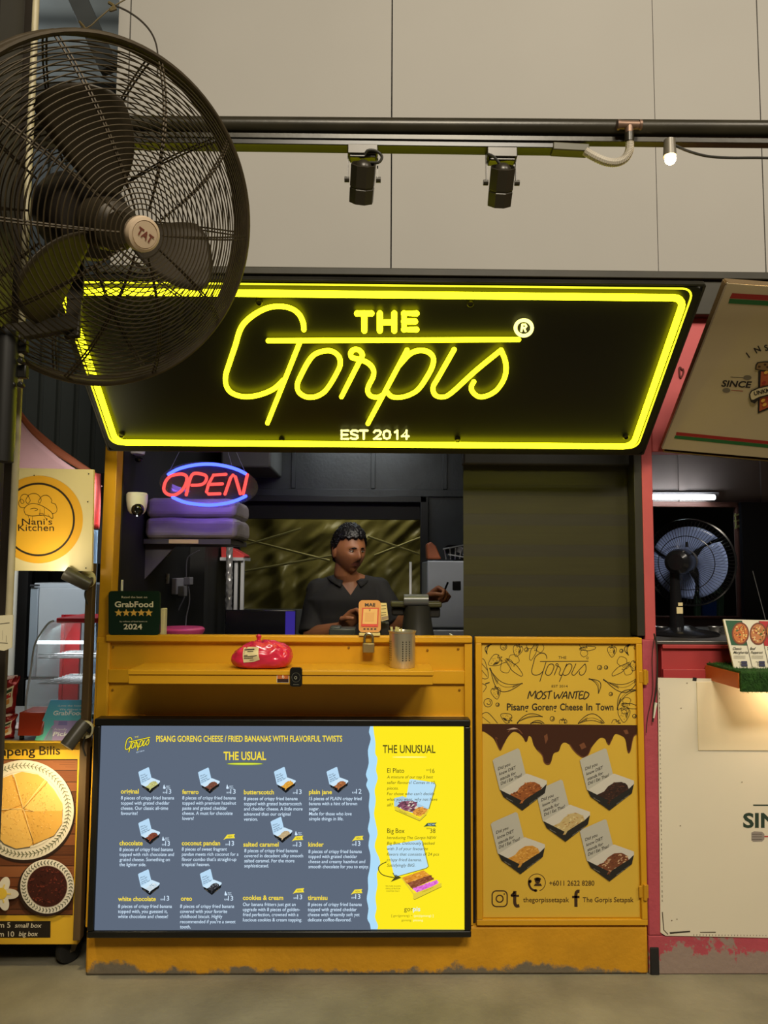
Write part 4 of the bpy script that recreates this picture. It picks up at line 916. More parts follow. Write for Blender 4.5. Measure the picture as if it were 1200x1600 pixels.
# zebra roller blind and its chain
YZ = 0.10
zx0, zx1 = X(723, 850, YZ), X(990, 850, YZ)
blind = thing('roller_blind', 'half transparent striped roller blind closing the right side of the hatch', 'blind', ((zx0 + zx1) / 2, YZ, Z(850, 992, YZ)))
fab = mat('dark blind fabric', C(56, 53, 30), 0.36, var=0.08, scale=5, stretch=(1, 1, 30))
fab2 = mat('sheer blind fabric', C(48, 45, 30), 0.42, var=0.1, scale=6, stretch=(1, 1, 40))
m = MB(); m.box(zx0, zx1 + 0.004, YZ - 0.03, YZ + 0.03, Z(850, 728, YZ), Z(850, 690, YZ)); m.build('head_box', mat('grey head box', C(58, 58, 54), 0.5, var=0.1), blind, bevel=0.006)
zs_ = [(728, 757, 0), (757, 775, 1), (775, 803, 0), (803, 821, 1), (821, 851, 0), (851, 870, 1), (870, 898, 0), (898, 917, 1), (917, 947, 0), (947, 966, 1), (966, 994, 0)]
for kind, nm, mm in ((0, 'opaque_bands', fab), (1, 'sheer_bands', fab2)):
    m = MB()
    for a, b, k in zs_:
        if k != kind: continue
        za, zb_ = Z(850, a, YZ), Z(850, b, YZ)
        if k == 0: m.box(zx0 + 0.002, zx1 - 0.002, YZ - 0.0025, YZ - 0.001, zb_, za)
        else: m.box(zx0 + 0.002, zx1 - 0.002, YZ - 0.0022, YZ - 0.001, zb_, za)
    m.build(nm, mm, blind)
m = MB(); xch = X(985, 850, YZ - 0.02)
for i in range(70):
    z = Z(850, 715, YZ) - i * (Z(850, 715, YZ) - Z(850, 991, YZ)) / 70
    m.ball((xch + 0.004 * i / 70, YZ - 0.014, z), 0.0021, 6)
m.build('bead_chain', mat('grey beads', C(96, 94, 84), 0.4), blind)
m = MB(); m.box(X(991, 850, .04), X(1003.5, 850, .04), 0.03, 0.09, zc_top, Z(990, 690, .04)); struct(m.build('trim_7', mat('dark olive jamb', C(44, 42, 30), 0.5, var=.15), bevel=.002))

# OPEN sign
YO = 0.16
k8 = lambda x, y: (150 + x * .275, 690 + y * .275)
osn = thing('open_sign', 'oval clear OPEN sign with red neon letters and blue neon arcs', 'sign', at(325, 793, YO))
oc, oa = at(325, 757, YO), None
orx = (X(402, 757, YO) - X(247, 757, YO)) / 2; orz = (Z(325, 721, YO) - Z(325, 793, YO)) / 2
OT = R(3.5)
ell = [(math.cos(t) * orx, math.sin(t) * orz) for t in (2 * math.pi * i / 72 for i in range(72))]
m = MB(); m.slab([oc + V((x * math.cos(OT) + z * math.sin(OT), 0.010, z * math.cos(OT) - x * math.sin(OT))) for x, z in ell], (0, 0.005, 0))
acr = mat('smoked clear acrylic', C(120, 120, 120), 0.06, alpha=0.22, spec=0.6); m.build('clear_oval', acr, osn)
red_n, blue_n = glow('red neon', (1.0, 0.085, 0.075, 1), 1.5), glow('blue neon', (0.035, 0.06, 1.0, 1), 6.0)
lamp('open_sign_glow', 'AREA', oc + V((0, .03, .0)), oc + V((-.12, 1, -.3)), .55, (.30, .16, 1.0), .26, .05)
for st in ([(412, 186), (470, 155), (560, 133), (650, 128), (730, 138), (800, 158), (850, 182)], [(437, 317), (500, 343), (580, 357), (660, 360), (740, 350), (800, 333), (850, 310)]):
    m = MB(); m.tube([at(*k8(p.x, p.y), YO) for p in smooth_path(st)], 0.0056, 8)
    for q in (st[0], st[-1]): m.ball(at(*k8(*q), YO), 0.0056, 8)
    m.build('blue_tube', blue_n, osn)
for nm, sts, cl in (('letter_o', [[(440, 190), (490, 185), (515, 200), (512, 235), (490, 275), (450, 302), (410, 300), (386, 275), (392, 235), (412, 205)]], True), ('letter_p', [[(513, 302), (545, 190), (605, 186), (628, 202), (618, 232), (590, 246), (545, 248)]], False),
                ('letter_e', [[(738, 186), (668, 190), (640, 240), (628, 285), (640, 298), (704, 296)], [(645, 243), (718, 240)]], False), ('letter_n', [[(733, 298), (765, 205), (778, 190), (792, 200), (820, 296), (836, 296), (860, 188)]], False)):
    m = MB()
    for st in sts:
        P = smooth_path(st, 6, cl) if cl or nm == 'letter_p' else [V((a, b, 0)) for a, b in st]
        m.tube([at(*k8(p.x, p.y), YO) for p in P], 0.0056, 8, cl)
        if not cl:
            for q in st: m.ball(at(*k8(*q), YO), 0.0056, 8)
    m.build(nm, red_n, osn)
m = MB()
for a, b in (((262, 742), (283, 700)), ((385, 742), (362, 690)), ((362, 727), (352, 690))): m.tube([at(*a, YO + .01), at(b[0] + (b[0] - a[0]) * .8, b[1] + (b[1] - a[1]) * .8, YO + .01) * 1.0], 0.0009, 5); m.tube([at(b[0] + (b[0] - a[0]) * .8, b[1] + (b[1] - a[1]) * .8, YO + .01), V((X(b[0], b[1], YO), YO + .01, zt_in + .25))], 0.0009, 5)
m.build('hanging_wire', mat('thin wire', C(110, 110, 120), 0.4), osn)

# cameras
white_pl = mat('white plastic', C(222, 220, 206), 0.35)
blk_pl = mat('black glossy plastic', C(18, 18, 18), 0.15)
YC_ = 0.10
sc_ = thing('security_camera', 'white pan and tilt security camera with a black eye on the left jamb', 'camera', at(213, 808, YC_))
m = MB(); p = at(195, 777, YC_ + .02); q = at(212, 777, YC_); m.bar(p, q, 0.022, 0.022); m.build('wall_arm', white_pl, sc_, bevel=0.003)
c = at(214, 788, YC_); m = MB(); m.lathe([(0.0, 0.040), (0.031, 0.039), (0.035, 0.034), (0.035, 0.012), (0.033, -0.006), (0.029, -0.022), (0.022, -0.032), (0.0, -0.036)], c, UZ, 28); m.build('body', white_pl, sc_)
m = MB(); m.ball(at(215, 796, YC_ - .02), (0.0215, 0.02, 0.0225), 18); m.build('eye', blk_pl, sc_)
m = MB(); m.ball(at(214, 806, YC_ - .035), 0.0024, 8); m.build('status_lamp', glow('small white light', (1, 1, .9, 1), 3), sc_)
YD = 0.16
dc = thing('dome_camera', 'small round dome camera under the sign at the upper left of the hatch', 'camera', at(213, 718, YD))
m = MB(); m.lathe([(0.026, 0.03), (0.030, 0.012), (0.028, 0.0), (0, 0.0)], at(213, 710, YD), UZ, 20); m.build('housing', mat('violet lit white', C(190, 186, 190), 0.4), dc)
m = MB(); m.ball(at(217, 718, YD - .01), (0.014, 0.014, 0.010), 12); m.build('dome', blk_pl, dc)
# wires down the left jamb with a white joint
wi = thing('jamb_cables', 'bundle of pale cables with a white connector running down the left jamb', 'cable', at(188, 930, .1))
m = MB()
for k, (dx, ph) in enumerate(((0, 0), (3, 1.4), (5, 2.9))): m.tube(smooth_path([at(192 + dx * .6 + 1.6 * math.sin(ph + y / 22) - (y - 700) * .025, y, .09 + .004 * k) for y in range(700, 926, 16)], 3), 0.0022, 6)
m.build('cables', mat('pale cable', C(170, 166, 146), 0.5), wi)
for a_, b_, r_q in (((188.5, 923), (189, 906), .008), ((190, 812), (191, 755), .006)): m = MB(); m.cyl(at(*a_, .088), at(*b_, .088), r_q, 10); m.build('connector', white_pl, wi)

# GrabFood plaque and the little white stand next to it
YG = -0.004
gp = thing('rating_plaque', 'dark green rating plaque with five gold stars standing on the counter end', 'plaque', at(208, 992, YG))
c = lambda x, y: (160 + x * .26667, 900 + y * .26667)
pts = rrect(168, 249.5, 923.5, 992, 5)
m = MB(); m.slab([at(*p, YG) for p in [(169.5 + (x - 168) * (80 / 81.5), y) for x, y in pts]], (0, 0.012, 0)); gpl = m.build('plate', mat('bottle green acrylic', C(24, 46, 36), 0.25), gp)
s = Sheet((0, YG, 1), FRONT); wp, gold = flat(226, 222, 200), flat(232, 186, 84)
s.text('Rated the best on', *c(112, 130), wp, h=3.2, x1=c(262, 0)[0]); s.text('GrabFood', *c(72, 182), wp, h=8.6, x1=c(298, 0)[0], bold=.025)
for i in range(5):
    sx, sy = c(95 + i * 44.2, 216); s.fill([(sx + (6.4 if j % 2 == 0 else 2.9) * math.sin(j * math.pi / 5), sy - (6.2 if j % 2 == 0 else 2.8) * math.cos(j * math.pi / 5)) for j in range(10)], gold)
s.text('by millions of food lovers in', *c(102, 270), wp, h=2.1, x1=c(262, 0)[0]); s.text('2024', *c(124, 312), wp, h=8.0, x1=c(233, 0)[0], bold=.02)
s.build('plaque_lettering', None, gpl, fix=False)
m = MB(); a = at(250, 992, YG + .02); m.box(X(248, 992, YG + .03), X(254.5, 992, YG + .03), YG + .042, YG + .075, zc_in, Z(250, 951, YG + .03)); m.box(X(243, 992, YG + .03), X(254.5, 992, YG + .03), YG + .041, YG + .09, zc_in, zc_in + .006)
tag(m.build('plaque_stand', mat('cream plastic', C(214, 204, 160), 0.4), bevel=.002), 'small cream stand behind the right edge of the green plaque', 'stand')
m = MB(); pk = at(282, 988, 0.24); m.lathe([(0.02, zc_in - pk.z), (0.070, zc_in - pk.z), (0.083, 0.004), (0.084, 0.012), (0.078, 0.018), (0.0, 0.022)], pk, UZ, 36)
tag(m.build('pink_dish', mat('pink plastic', C(198, 70, 130), 0.35)), 'round flat pink plastic dish lying on the counter beside the green plaque', 'dish')

# packs on the wall shelf
YK = 0.30
shx0, shx1 = X(205, 845, YK), X(352, 845, YK); zs = Z(290, 842, YK)
wsf = thing('wall_shelf', 'small dark wall shelf with a triangular bracket under the purple lit packs', 'shelf', ((shx0 + shx1) / 2, YK + .15, zs))
m = MB(); m.box(x0 + .005, shx1 + .02, YK, YK + 0.34, zs - 0.02, zs); m.build('board', mat('dark shelf board', C(60, 58, 60), 0.5), wsf, bevel=.002)
m = MB(); m.box(X(264, 845, YK), X(310, 845, YK), YK - .002, YK, zs - 0.017, zs - .002); m.build('edge_tape', mat('cream tape', C(180, 160, 110), .5), wsf)
m = MB(); m.slab([V((x0 + .0045, YK + .03, zs - .021)), at(277, 850, YK + .03), V((x0 + .0045, YK + .03, Z(215, 905, YK)))], (0, .012, 0)); m.build('bracket', mat('grey bracket', C(70, 66, 76), 0.5), wsf)
pack_m = mat('grey plastic pack', C(128, 122, 128), 0.35, var=0.08, scale=12, bump=0.25, bscale=9)
def pack(pxa, pxb, pya, pyb, lab):
    m = MB(); a, b = at(pxa, pyb, YK), at(pxb, pya, YK); a.x = max(a.x, x0 + .012)
    m.box(a.x, b.x, YK - .01, YK + .29, a.z, b.z); o = m.build('packaged_bundle', pack_m, bevel=0.022, seg=4)
    bpy_sub = o.modifiers.new('s', 'SUBSURF'); bpy_sub.subdivision_type = 'SIMPLE'; bpy_sub.levels = bpy_sub.render_levels = 4
    tx = bpy.data.textures.new('crumple', 'CLOUDS'); tx.noise_scale = 0.07
    d = o.modifiers.new('d', 'DISPLACE'); d.texture = tx; d.strength = 0.010; d.mid_level = .5; d.texture_coords = 'LOCAL'
    tag(o, lab, 'pack', 'packs on the wall shelf')
    t2 = bpy.data.objects
    return o
pack(222, 370, 809, 841.5, 'lower grey plastic wrapped pack on the wall shelf under the OPEN sign')
pack(229, 369, 779, 808.5, 'upper grey plastic wrapped pack lying on another pack under the OPEN sign')
# sockets and cables on the inner wall
YE = 1.70
m = MB(); m.box(X(254, 900, .62), X(263, 900, .62), .615, .64, Z(258, 912, .62), Z(258, 896, .62)); eo = thing('extension_socket', 'small white extension socket hanging on its cord under the wall shelf', 'socket', at(258, 912, .62)); m.build('socket', white_pl, eo, bevel=.003)
m = MB()
for y in (899, 905): m.box(X(257, 900, .614), X(260, 900, .614), .613, .6155, Z(258, y + 3, .62), Z(258, y, .62))
m.build('socket_hole', blk_pl, eo)
m = MB(); m.tube(smooth_path([at(*p, .62) for p in ((259, 896), (258, 888), (253, 880), (256, 872), (266, 866), (267, 856), (264, 850))]), .0025, 6); m.build('cord', mat('pale cable', C(170, 166, 146)), eo)
pw = thing('wall_socket', 'violet lit wall socket with plugs and two cables behind the hatch', 'socket', at(280, 928, .78))
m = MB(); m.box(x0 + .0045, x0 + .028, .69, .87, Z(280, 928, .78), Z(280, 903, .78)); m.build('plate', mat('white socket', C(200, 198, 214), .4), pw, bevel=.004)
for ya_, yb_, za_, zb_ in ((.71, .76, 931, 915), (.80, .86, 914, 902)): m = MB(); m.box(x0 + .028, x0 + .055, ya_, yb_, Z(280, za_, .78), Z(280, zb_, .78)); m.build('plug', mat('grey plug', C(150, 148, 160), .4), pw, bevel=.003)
m = MB()
for P in (((289, 910), (289, 930), (280, 950), (270, 975), (268, 990)), ((291, 905), (295, 920), (296, 940), (291, 965), (290, 990)), ((291, 905), (292, 875), (300, 866), (312, 860))): m.tube(smooth_path([at(*p, .82) for p in P]), .003, 6)
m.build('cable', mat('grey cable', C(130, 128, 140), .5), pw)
m = MB(); m.box(X(266, 830, 1.0), X(320, 880, 1.0), 1.0, 1.5, 0.9, Z(290, 843, 1.0)); struct(m.build('wall_inside_pier', black_in))
# silver foil wrapped leg and white leg of the rack behind
YR = 1.15
m = MB(); xa, xb = X(353, 900, YR), X(363, 900, YR)
def foil(u, v):
    a = 2 * math.pi * u; r = .5 * (xb - xa) * (1 + .35 * noise.noise(V((math.cos(a) * 2, math.sin(a) * 2, v * 45))))
    return V(((xa + xb) / 2 + r * math.cos(a), YR + r * math.sin(a), Z(358, 956, YR) - .5 + v * (Z(358, 845, YR) - Z(358, 956, YR) + .5)))
m.grid(foil, 20, 140); rk = thing('rack_leg', 'silver foil wrapped upright standing below the packs', 'upright', ((xa + xb) / 2, YR, 0.0)); m.build('foil_wrap', mat('crumpled foil', C(196, 196, 200), .28, metal=.7, bump=.3, scale=30), rk, fix=False, sharp=60)
m = MB(); m.box((xa + xb) / 2 - .008, (xa + xb) / 2 + .008, YR - .008, YR + .008, 0, Z(358, 845, YR)); m.build('post', mat('grey steel', C(88, 92, 92), .4), rk)
rf_ = thing('shelf_rack', 'pale metal rack with a red cloth on top, right of the foil wrapped upright', 'rack', at(375, 956, 1.3))
m = MB()
for a, b in ((376, 381), (366, 371)): m.box(X(a, 900, 1.3), X(b, 900, 1.3), 1.3, 1.32, 0, Z(372, 873, 1.3))
m.build('upright', mat('pale metal', C(206, 208, 214), .35, metal=.2), rf_)
m = MB(); m.box(X(345, 874, 1.3), X(381, 874, 1.3), 1.28, 1.5, Z(370, 876, 1.3), Z(370, 871, 1.3)); m.build('shelf', mat('pale metal', C(1, 1, 1)), rf_)
m = MB(); m.slab([at(345, 871, 1.3), at(345, 853, 1.3), at(362, 856, 1.3), at(383, 868, 1.3), at(381, 872, 1.3)], (0, .15, 0)); tag(m.build('red_cloth', mat('red cloth', C(196, 60, 60), .8, var=.15), bevel=.004), 'folded red cloth lying on the pale metal rack', 'cloth')

# fridge with things on its top
YRf = 1.30
fr_ = thing('chest_fridge', 'grey metal fridge with a black recessed handle at the back right of the hatch', 'fridge', at(700, 985, YRf))
fx_0, fx_1 = X(667.5, 940, YRf), X(667.5, 940, YRf) + .55; fz_1 = Z(690, 876, YRf)
gm = mat('grey steel door', C(128, 134, 144), .38, metal=.35, var=.05)
m = MB(); m.box(fx_0, fx_1, YRf + .03, YRf + .42, 0.05, fz_1 - .004); m.build('body', gm, fr_, bevel=.006)
m = MB(); m.box(fx_0, fx_1, YRf, YRf + .028, Z(690, 981, YRf), fz_1); m.build('door', gm, fr_, bevel=.006)
m = MB(); m.box(fx_0, fx_1, YRf, YRf + .028, 0.08, Z(690, 984, YRf)); m.build('lower_door', gm, fr_, bevel=.006)
m = MB(); m.box(X(707, 915, YRf), X(720, 915, YRf), YRf - .006, YRf + .005, Z(712, 922, YRf), Z(712, 908, YRf)); m.build('handle', blk_pl, fr_, bevel=.003)
m = MB(); m.slab([at(*p, YRf + .1) for p in ((668, 874), (667, 850), (673, 846), (681, 853), (690, 874))], (0, .12, 0)); tag(m.build('orange_bag', mat('orange brown bag', C(140, 76, 46), .6, var=.2), bevel=.008), 'crumpled orange brown bag standing on the grey fridge', 'bag')
dr = thing('dish_rack', 'dark wire dish rack with pans on the grey fridge, behind the edge of the blind', 'rack', at(707, 873, YRf + .15))
m = MB()
for k in range(5): m.tube([at(697 + k * 7, 874, YRf + .15), at(694 + k * 9, 856, YRf + .15)], .004, 6)
m.tube([at(692, 858, YRf + .12), at(735, 850, YRf + .12)], .004, 6); m.tube([at(700, 866, YRf + .12), at(735, 872, YRf + .12)], .004, 6)
m.build('wires', mat('bright wire', C(150, 150, 150), .3, metal=.8), dr)
m = MB(); m.lathe([(0.0, 0), (.05, .004), (.07, .03), (.072, .03), (.05, .0)], at(712, 870, YRf + .22), (0.2, -.5, .8), 20); m.build('pan', mat('dark pan', C(40, 40, 42), .3, metal=.6), dr)
m = MB(); m.tube([V((X(641, 935, 1.6), 1.6, 0.001)), at(641.5, 878, 1.6)], .007, 10); tag(m.build('white_tube', mat('white tube', C(220, 220, 220), .4)), 'thin upright white tube just left of the window frame post', 'tube')
# dark screen in front of the vendor with a painted blue glow
YL = 0.62
m = MB(); m.box(X(352, 970, YL), X(462, 970, YL), YL, YL + .02, zc_top - .06, Z(400, 953, YL)); mon = thing('work_screen', 'dark screen standing behind the counter left of the vendor', 'screen', at(405, 990, YL)); m.build('display', mat('dark glossy screen', C(20, 20, 26), .18), mon, bevel=.003)
m = MB(); m.box(X(446, 970, YL), X(461, 970, YL), YL - .0015, YL - .0002, Z(400, 992, YL), Z(400, 955, YL)); m.build('blue_glow_patch', glow('dim violet glow', C(52, 40, 130), 1.0), mon)  # emissive strip that paints the blue glow seen on the screen
m = MB(); m.box(X(395, 970, YL), X(415, 970, YL), YL + .02, YL + .05, .92, Z(400, 970, YL)); m.build('stand', blk_pl, mon)
m = MB(); tbl = thing('inner_table', 'dark worktop behind the serving counter', 'table', (0.2, .7, 0)); m.box(x0 + .06, x1 - .14, .50, .82, .88, .92); m.build('tabletop', black_in, tbl, bevel=.004)
for qx in (x0 + .1, x1 - .2):
    for qy in (.53, .79): m = MB(); m.box(qx - .02, qx + .02, qy - .02, qy + .02, 0, .879); m.build('leg', black_in, tbl)
# air conditioner body high on the back wall at the left
m = MB(); m.box(X(345, 720, 1.3), X(423, 720, 1.3), 1.3, 1.749, Z(400, 730, 1.3), Z(400, 680, 1.3)); tag(m.build('air_conditioner', mat('grey appliance', C(96, 96, 94), .5), bevel=.01), 'grey appliance mounted high behind the OPEN sign', 'appliance')

# ---- things on the counter and shelf
tm = mat('terminal black', C(40, 39, 36), 0.32); 
YM = 0.17
term = thing('card_terminal', 'black payment terminal with a round column and wide head on the counter', 'terminal', V((X(650, 985, YM), YM, zc_in)))
zt_ = zc_in
m = MB(); b = V((X(652, 985, YM), YM, zt_)); hgt = Z(652, 946, YM) - zt_
m.lathe([(0.060, 0.0), (0.062, .004), (0.060, .014), (0.054, .04), (0.046, hgt * .8), (0.045, hgt)], b, UZ, 30, u=UX); m.build('column', tm, term)
m = MB(); c0, c1 = at(631, 938, YM - .02), at(669, 938, YM - .02); m.tube([c0, c1], .021, 20); m.build('roller_head', mat('terminal grey head', C(84, 86, 88), .28), term)
m = MB(); m.box(X(610, 944, YM), X(690, 944, YM), YM - .02, YM + .07, Z(650, 949, YM), Z(650, 940, YM)); m.build('tray', mat('terminal tray', C(62, 60, 40), .3), term, bevel=.006)
for a_, b_, c_ in ((612, 632, 962), (666, 688, 965)): m = MB(); m.box(X(a_, 960, YM), X(b_, 960, YM), YM, YM + .05, Z(650, c_, YM), Z(650, 949, YM)); m.build('side_block', tm, term, bevel=.006)
m = MB(); m.tube(smooth_path([V((b.x + .06, YM - .05, zt_ + .006)), V((b.x + .10, YM - .06, zt_ + .006)), V((b.x + .125, YM - .03, zt_ + .012)), V((b.x + .115, YM + .02, zt_ + .02))]), .0032, 8); m.build('cable', white_pl, term)
# payment stand: yellow plate on a small foot
YQ = 0.0
qr = thing('payment_stand', 'yellow payment stand with a red framed panel on the counter edge', 'stand', V((X(580, 992, YQ), YQ, zc_top)))
c5b = lambda x, y: (440 + x * .23333, 810 + y * .23333)
m = MB(); tilt_q = V((0, .018, 0))
pts = rrect(560.5, 595, 938, 988, 6)
def qp(x, y, h=0.0): return at(x, y, YQ + (988 - y) / 50 * .03 - h)
m.slab([qp(*p) for p in pts], (0, .008, 0)); qpl = m.build('plate', mat('amber acrylic', C(200, 132, 34), .5), qr)
m = MB(); k = lambda P, h: [qp(*p, h) for p in P]
for P, col, h in (([c5b(*p) for p in ((540, 598), (652, 598), (646, 726), (532, 724))], (196, 70, 36), .0010), ([c5b(*p) for p in ((548, 606), (643, 606), (638, 708), (541, 706))], (222, 172, 100), .0016), ([c5b(*p) for p in ((534, 706), (646, 708), (646, 726), (532, 724))], (206, 60, 40), .0018), ([c5b(*p) for p in ((560, 630), (622, 630), (618, 690), (556, 690))], (214, 158, 90), .0022)):
    m.use(flat(*col)).poly(k(P, h))
m.use(flat(40, 30, 20)); 
def qtext(t, x0_, yb_, x1_, h_):
    vs, fs = text_shape(t, .02); lo_ = min(v[0] for v in vs); wd_ = max(v[0] for v in vs) - lo_; a_, b_ = c5b(x0_, yb_), c5b(x1_, yb_)
    m.add([qp(a_[0] + (v[0] - lo_) / wd_ * (b_[0] - a_[0]), a_[1] - v[1] / .73 * h_, .0018) for v in vs], fs)
qtext('MAE', 558, 588, 628, 5.2); qtext('2', 584, 620, 596, 3.4)
for i in range(4): m.poly([qp(*c5b(548 + i * 24 + dx, 740 + dy), .0018) for dx, dy in ((0, -4), (14, -4), (14, 4), (0, 4))])
m.build('plate_print', None, qpl, fix=False)
m = MB(); m.box(X(561, 990, YQ), X(594, 990, YQ), YQ - .012, YQ + .045, zc_top, zc_top + .009); m.build('foot', mat('cream foot', C(214, 196, 130), .4), qr, bevel=.002)
m = MB(); a = [at(*c5b(*p), YQ + .06) for p in ((662, 566), (702, 566), (716, 676), (668, 690))]; m.use(mat('cream receipt', C(226, 206, 140), .6)).slab(a, (0, .003, 0))
rc = thing('receipt_card', 'cream printed card standing behind the yellow payment stand', 'card', V((a[2].x, YQ + .06, zc_in))); rcc = m.build('card', None, rc)
s = Sheet((0, YQ + .06, 1), FRONT)
for y in (586, 606, 632, 648): s.line([c5b(668, y), c5b(700, y - 3)], .9, flat(90, 80, 50))
s.fill([c5b(*p) for p in ((670, 660), (714, 650), (714, 672), (672, 684))], flat(160, 140, 110)); s.build('card_print', None, rcc, fix=False)
m = MB(); m.box(X(594, 985, .13), X(608, 985, .13), .10, .15, zc_in, Z(600, 971, .13)); tag(m.build('card_holder', tm, bevel=.004), 'small black box under the cream card between payment stand and steel cup', 'box')
m = MB(); m.box(X(515, 985, .2), X(556, 985, .2), .16, .26, zc_in, Z(530, 981, .2)); m.box(X(516, 985, .2), X(533, 985, .2), .17, .24, zc_in, Z(520, 978, .2)); tag(m.build('cash_box', mat('dark grey box', C(52, 56, 56), .35), bevel=.004), 'low dark device on the counter in front of the vendor', 'device')
# padlock hanging on the counter front
pl = thing('padlock', 'brass padlock hanging on the front edge of the counter', 'padlock', at(576, 1028, -.022))
m = MB(); px_box(m, (566.5, 1005), (585, 1020.5), -.030, -.012, -.03); m.build('lock_body', mat('dull brass', C(150, 132, 92), .38, metal=.55, var=.1), pl, bevel=.003)
m = MB(); m.tube(smooth_path([at(*p, -.021) for p in ((569.5, 1006), (569.5, 997), (572, 991.5), (576, 990), (580, 991.5), (582.5, 997), (582.5, 1006))]), .0042, 10); m.build('shackle', mat('shackle steel', C(170, 165, 140), .25, metal=.9), pl)
# perforated steel cup
YU = -0.085
cupb = V((X(628.5, 1030, YU), YU, zs1)); ctop = Z(629, 986, YU - .02); cr = (X(650, 1000, YU) - X(607, 1000, YU)) / 2
cup = thing('cutlery_cup', 'perforated stainless steel cutlery cup on the yellow shelf', 'cup', cupb)
stl = mat('brushed stainless steel', C(206, 198, 176), .30, metal=.8, bump=.06, scale=3, bscale=60, stretch=(1, 1, .02))
hh = ctop - zs1
m = MB(); m.lathe([(0, .0005), (cr * .90, .0005), (cr * .93, .004), (cr * .95, hh - .006), (cr * 1.0, hh - .004), (cr * 1.01, hh), (cr * .98, hh), (cr * .92, hh - .006), (cr * .9, .006), (0, .006)], cupb, UZ, 44); m.build('cup_body', stl, cup)
m = MB()
for k in range(24):
    a = R(15 * k)
    for j in range(9):
        if (k // 3) % 2: continue
        z = hh * (.22 + .062 * j); d = V((math.sin(a), -math.cos(a), 0)); m.lathe([(.0019, 0.0003), (.0, .0003)], cupb + d * (cr * (.9335 + .012 * z / hh) + .0006) + UZ * z, d, 8)
m.build('holes', mat('hole dark', C(40, 32, 16), .6), cup)
for i, (dx, dy, ln, lx) in enumerate(((-.028, -.008, .012, -.012), (-.015, .012, .009, .006), (.0, -.016, .007, -.008), (-.02, .02, .010, .004))):
    m = MB(); p = cupb + V((dx, dy, .008)); m.bar(p, cupb + V((dx + lx * .5, dy * 1.1, hh + ln)), .007, .003); tag(m.build('wooden_skewer', mat('pale bamboo', C(196, 186, 120), .6)), 'pale bamboo pick standing in the perforated steel cup', 'pick', 'picks in the steel cup')
# pink bag of takeaway
YBg = -0.095
bgp = thing('plastic_bag', 'knotted pink plastic takeaway bag on the yellow shelf', 'bag', V((X(410, 1038, YBg), YBg, zs1)))
pm = mat('pink film', C(208, 40, 70), .24, var=.16, scale=14, coat=.4, bump=.25, bscale=26)
bx0, bx1 = X(363, 1030, YBg), X(457, 1030, YBg); bw = (bx1 - bx0) / 2; bh = Z(410, 1001, YBg) - zs1
def bag(u, v):
    a = 2 * math.pi * u; t = math.pi * v
    x, y = math.cos(a), math.sin(a); sx = abs(x) ** .62 * (1 if x > 0 else -1); sy = abs(y) ** .62 * (1 if y > 0 else -1)
    pr = max(0, math.sin(t)) ** .30; zz = (1 - math.cos(t)) / 2
    ex = sx * pr
    hgt_ = bh * (1.0 - .30 * max(0, ex - .45) - .42 * max(0, -ex - .25)) * (1 - .10 * abs(ex + .15))
    kx = -.14; ang = math.atan2(sy * pr, ex - kx); dist = min(1, math.hypot(sy * pr, ex - kx))
    w = noise.noise(V((ex * 2.6, sy * pr * 2.6, zz * 3))) * .10 + noise.noise(V((ex * 7, sy * pr * 7, zz * 5 + 5))) * .06
    crease = .055 * math.sin(ang * 11 + 2 * noise.noise(V((ex * 3, zz * 3, 1)))) * max(0, zz - .15) * (1 - .4 * dist)
    return V(((bx0 + bx1) / 2 + ex * bw * (1 + w * .25), YBg + sy * pr * .062 * (1 + w * .8 + crease), zs1 + max(.0006, hgt_ * zz * (1 + w * .7 + crease))))
m = MB(); m.grid(bag, 110, 54); bag_o = m.build('bag_body', pm, bgp, fix=False, sharp=180)
from mathutils.bvhtree import BVHTree
tree = BVHTree.FromPolygons(m.v, m.f)
def stick(px, py, lift):
    d = ray(px, py).normalized(); hit = tree.ray_cast(CAM, d)[0]
    return (hit if hit is not None else at(px, py, YBg - .05)) - d * lift
kn = V((X(404, 1003, YBg - .01), YBg - .006, Z(404, 1005, YBg)))
m = MB(); kz = Z(404, 990.5, YBg) - kn.z
m.grid(lambda u, v: kn + V((math.cos(6.2832 * u) * (1 + .18 * math.sin(6.2832 * u * 5 + v * 4)), math.sin(6.2832 * u) * (1 + .18 * math.sin(6.2832 * u * 5 + v * 4)), 0)) * (.026 * (1 - v) ** 3 + .0085 + .004 * math.sin(v * 7)) * (1 if v < .9 else max(0.05, (1 - v) * 10)) + UZ * (-.024 + (kz + .024) * v), 30, 20); m.build('knot', pm, bgp, fix=False, sharp=180)
kp = lambda x, y: (360 + x * .1, 985 + y * .1)
m = MB(); m.use(mat('cream sticker', C(226, 208, 156), .6))
top_, bot_ = [(210, 268), (290, 258), (370, 256), (446, 268)], [(205, 503), (290, 498), (370, 490), (458, 458)]
def lerp4(P, u): i = min(2, int(u * 3)); f_ = u * 3 - i; return (P[i][0] + (P[i + 1][0] - P[i][0]) * f_, P[i][1] + (P[i + 1][1] - P[i][1]) * f_)
def labp(u, v, lift=.0012): a_, b_ = lerp4(top_, u), lerp4(bot_, u); return stick(*kp(a_[0] + (b_[0] - a_[0]) * v - 14 * math.sin(v * 3.14), a_[1] + (b_[1] - a_[1]) * v), lift)
m.grid(labp, 12, 10); m.use(flat(40, 34, 26))
for u0, u1, v0, v1 in ((.06, .72, .13, .20), (.06, .12, .28, .32), (.28, .66, .27, .32), (.06, .10, .40, .44), (.06, .30, .52, .57), (.06, .90, .60, .65), (.06, .64, .71, .76), (.4, .66, .86, .89)): m.grid(lambda i, j: labp(u0 + (u1 - u0) * i, v0 + (v1 - v0) * j, .0018), 8, 1)
m.build('order_sticker', None, bag_o, fix=False)
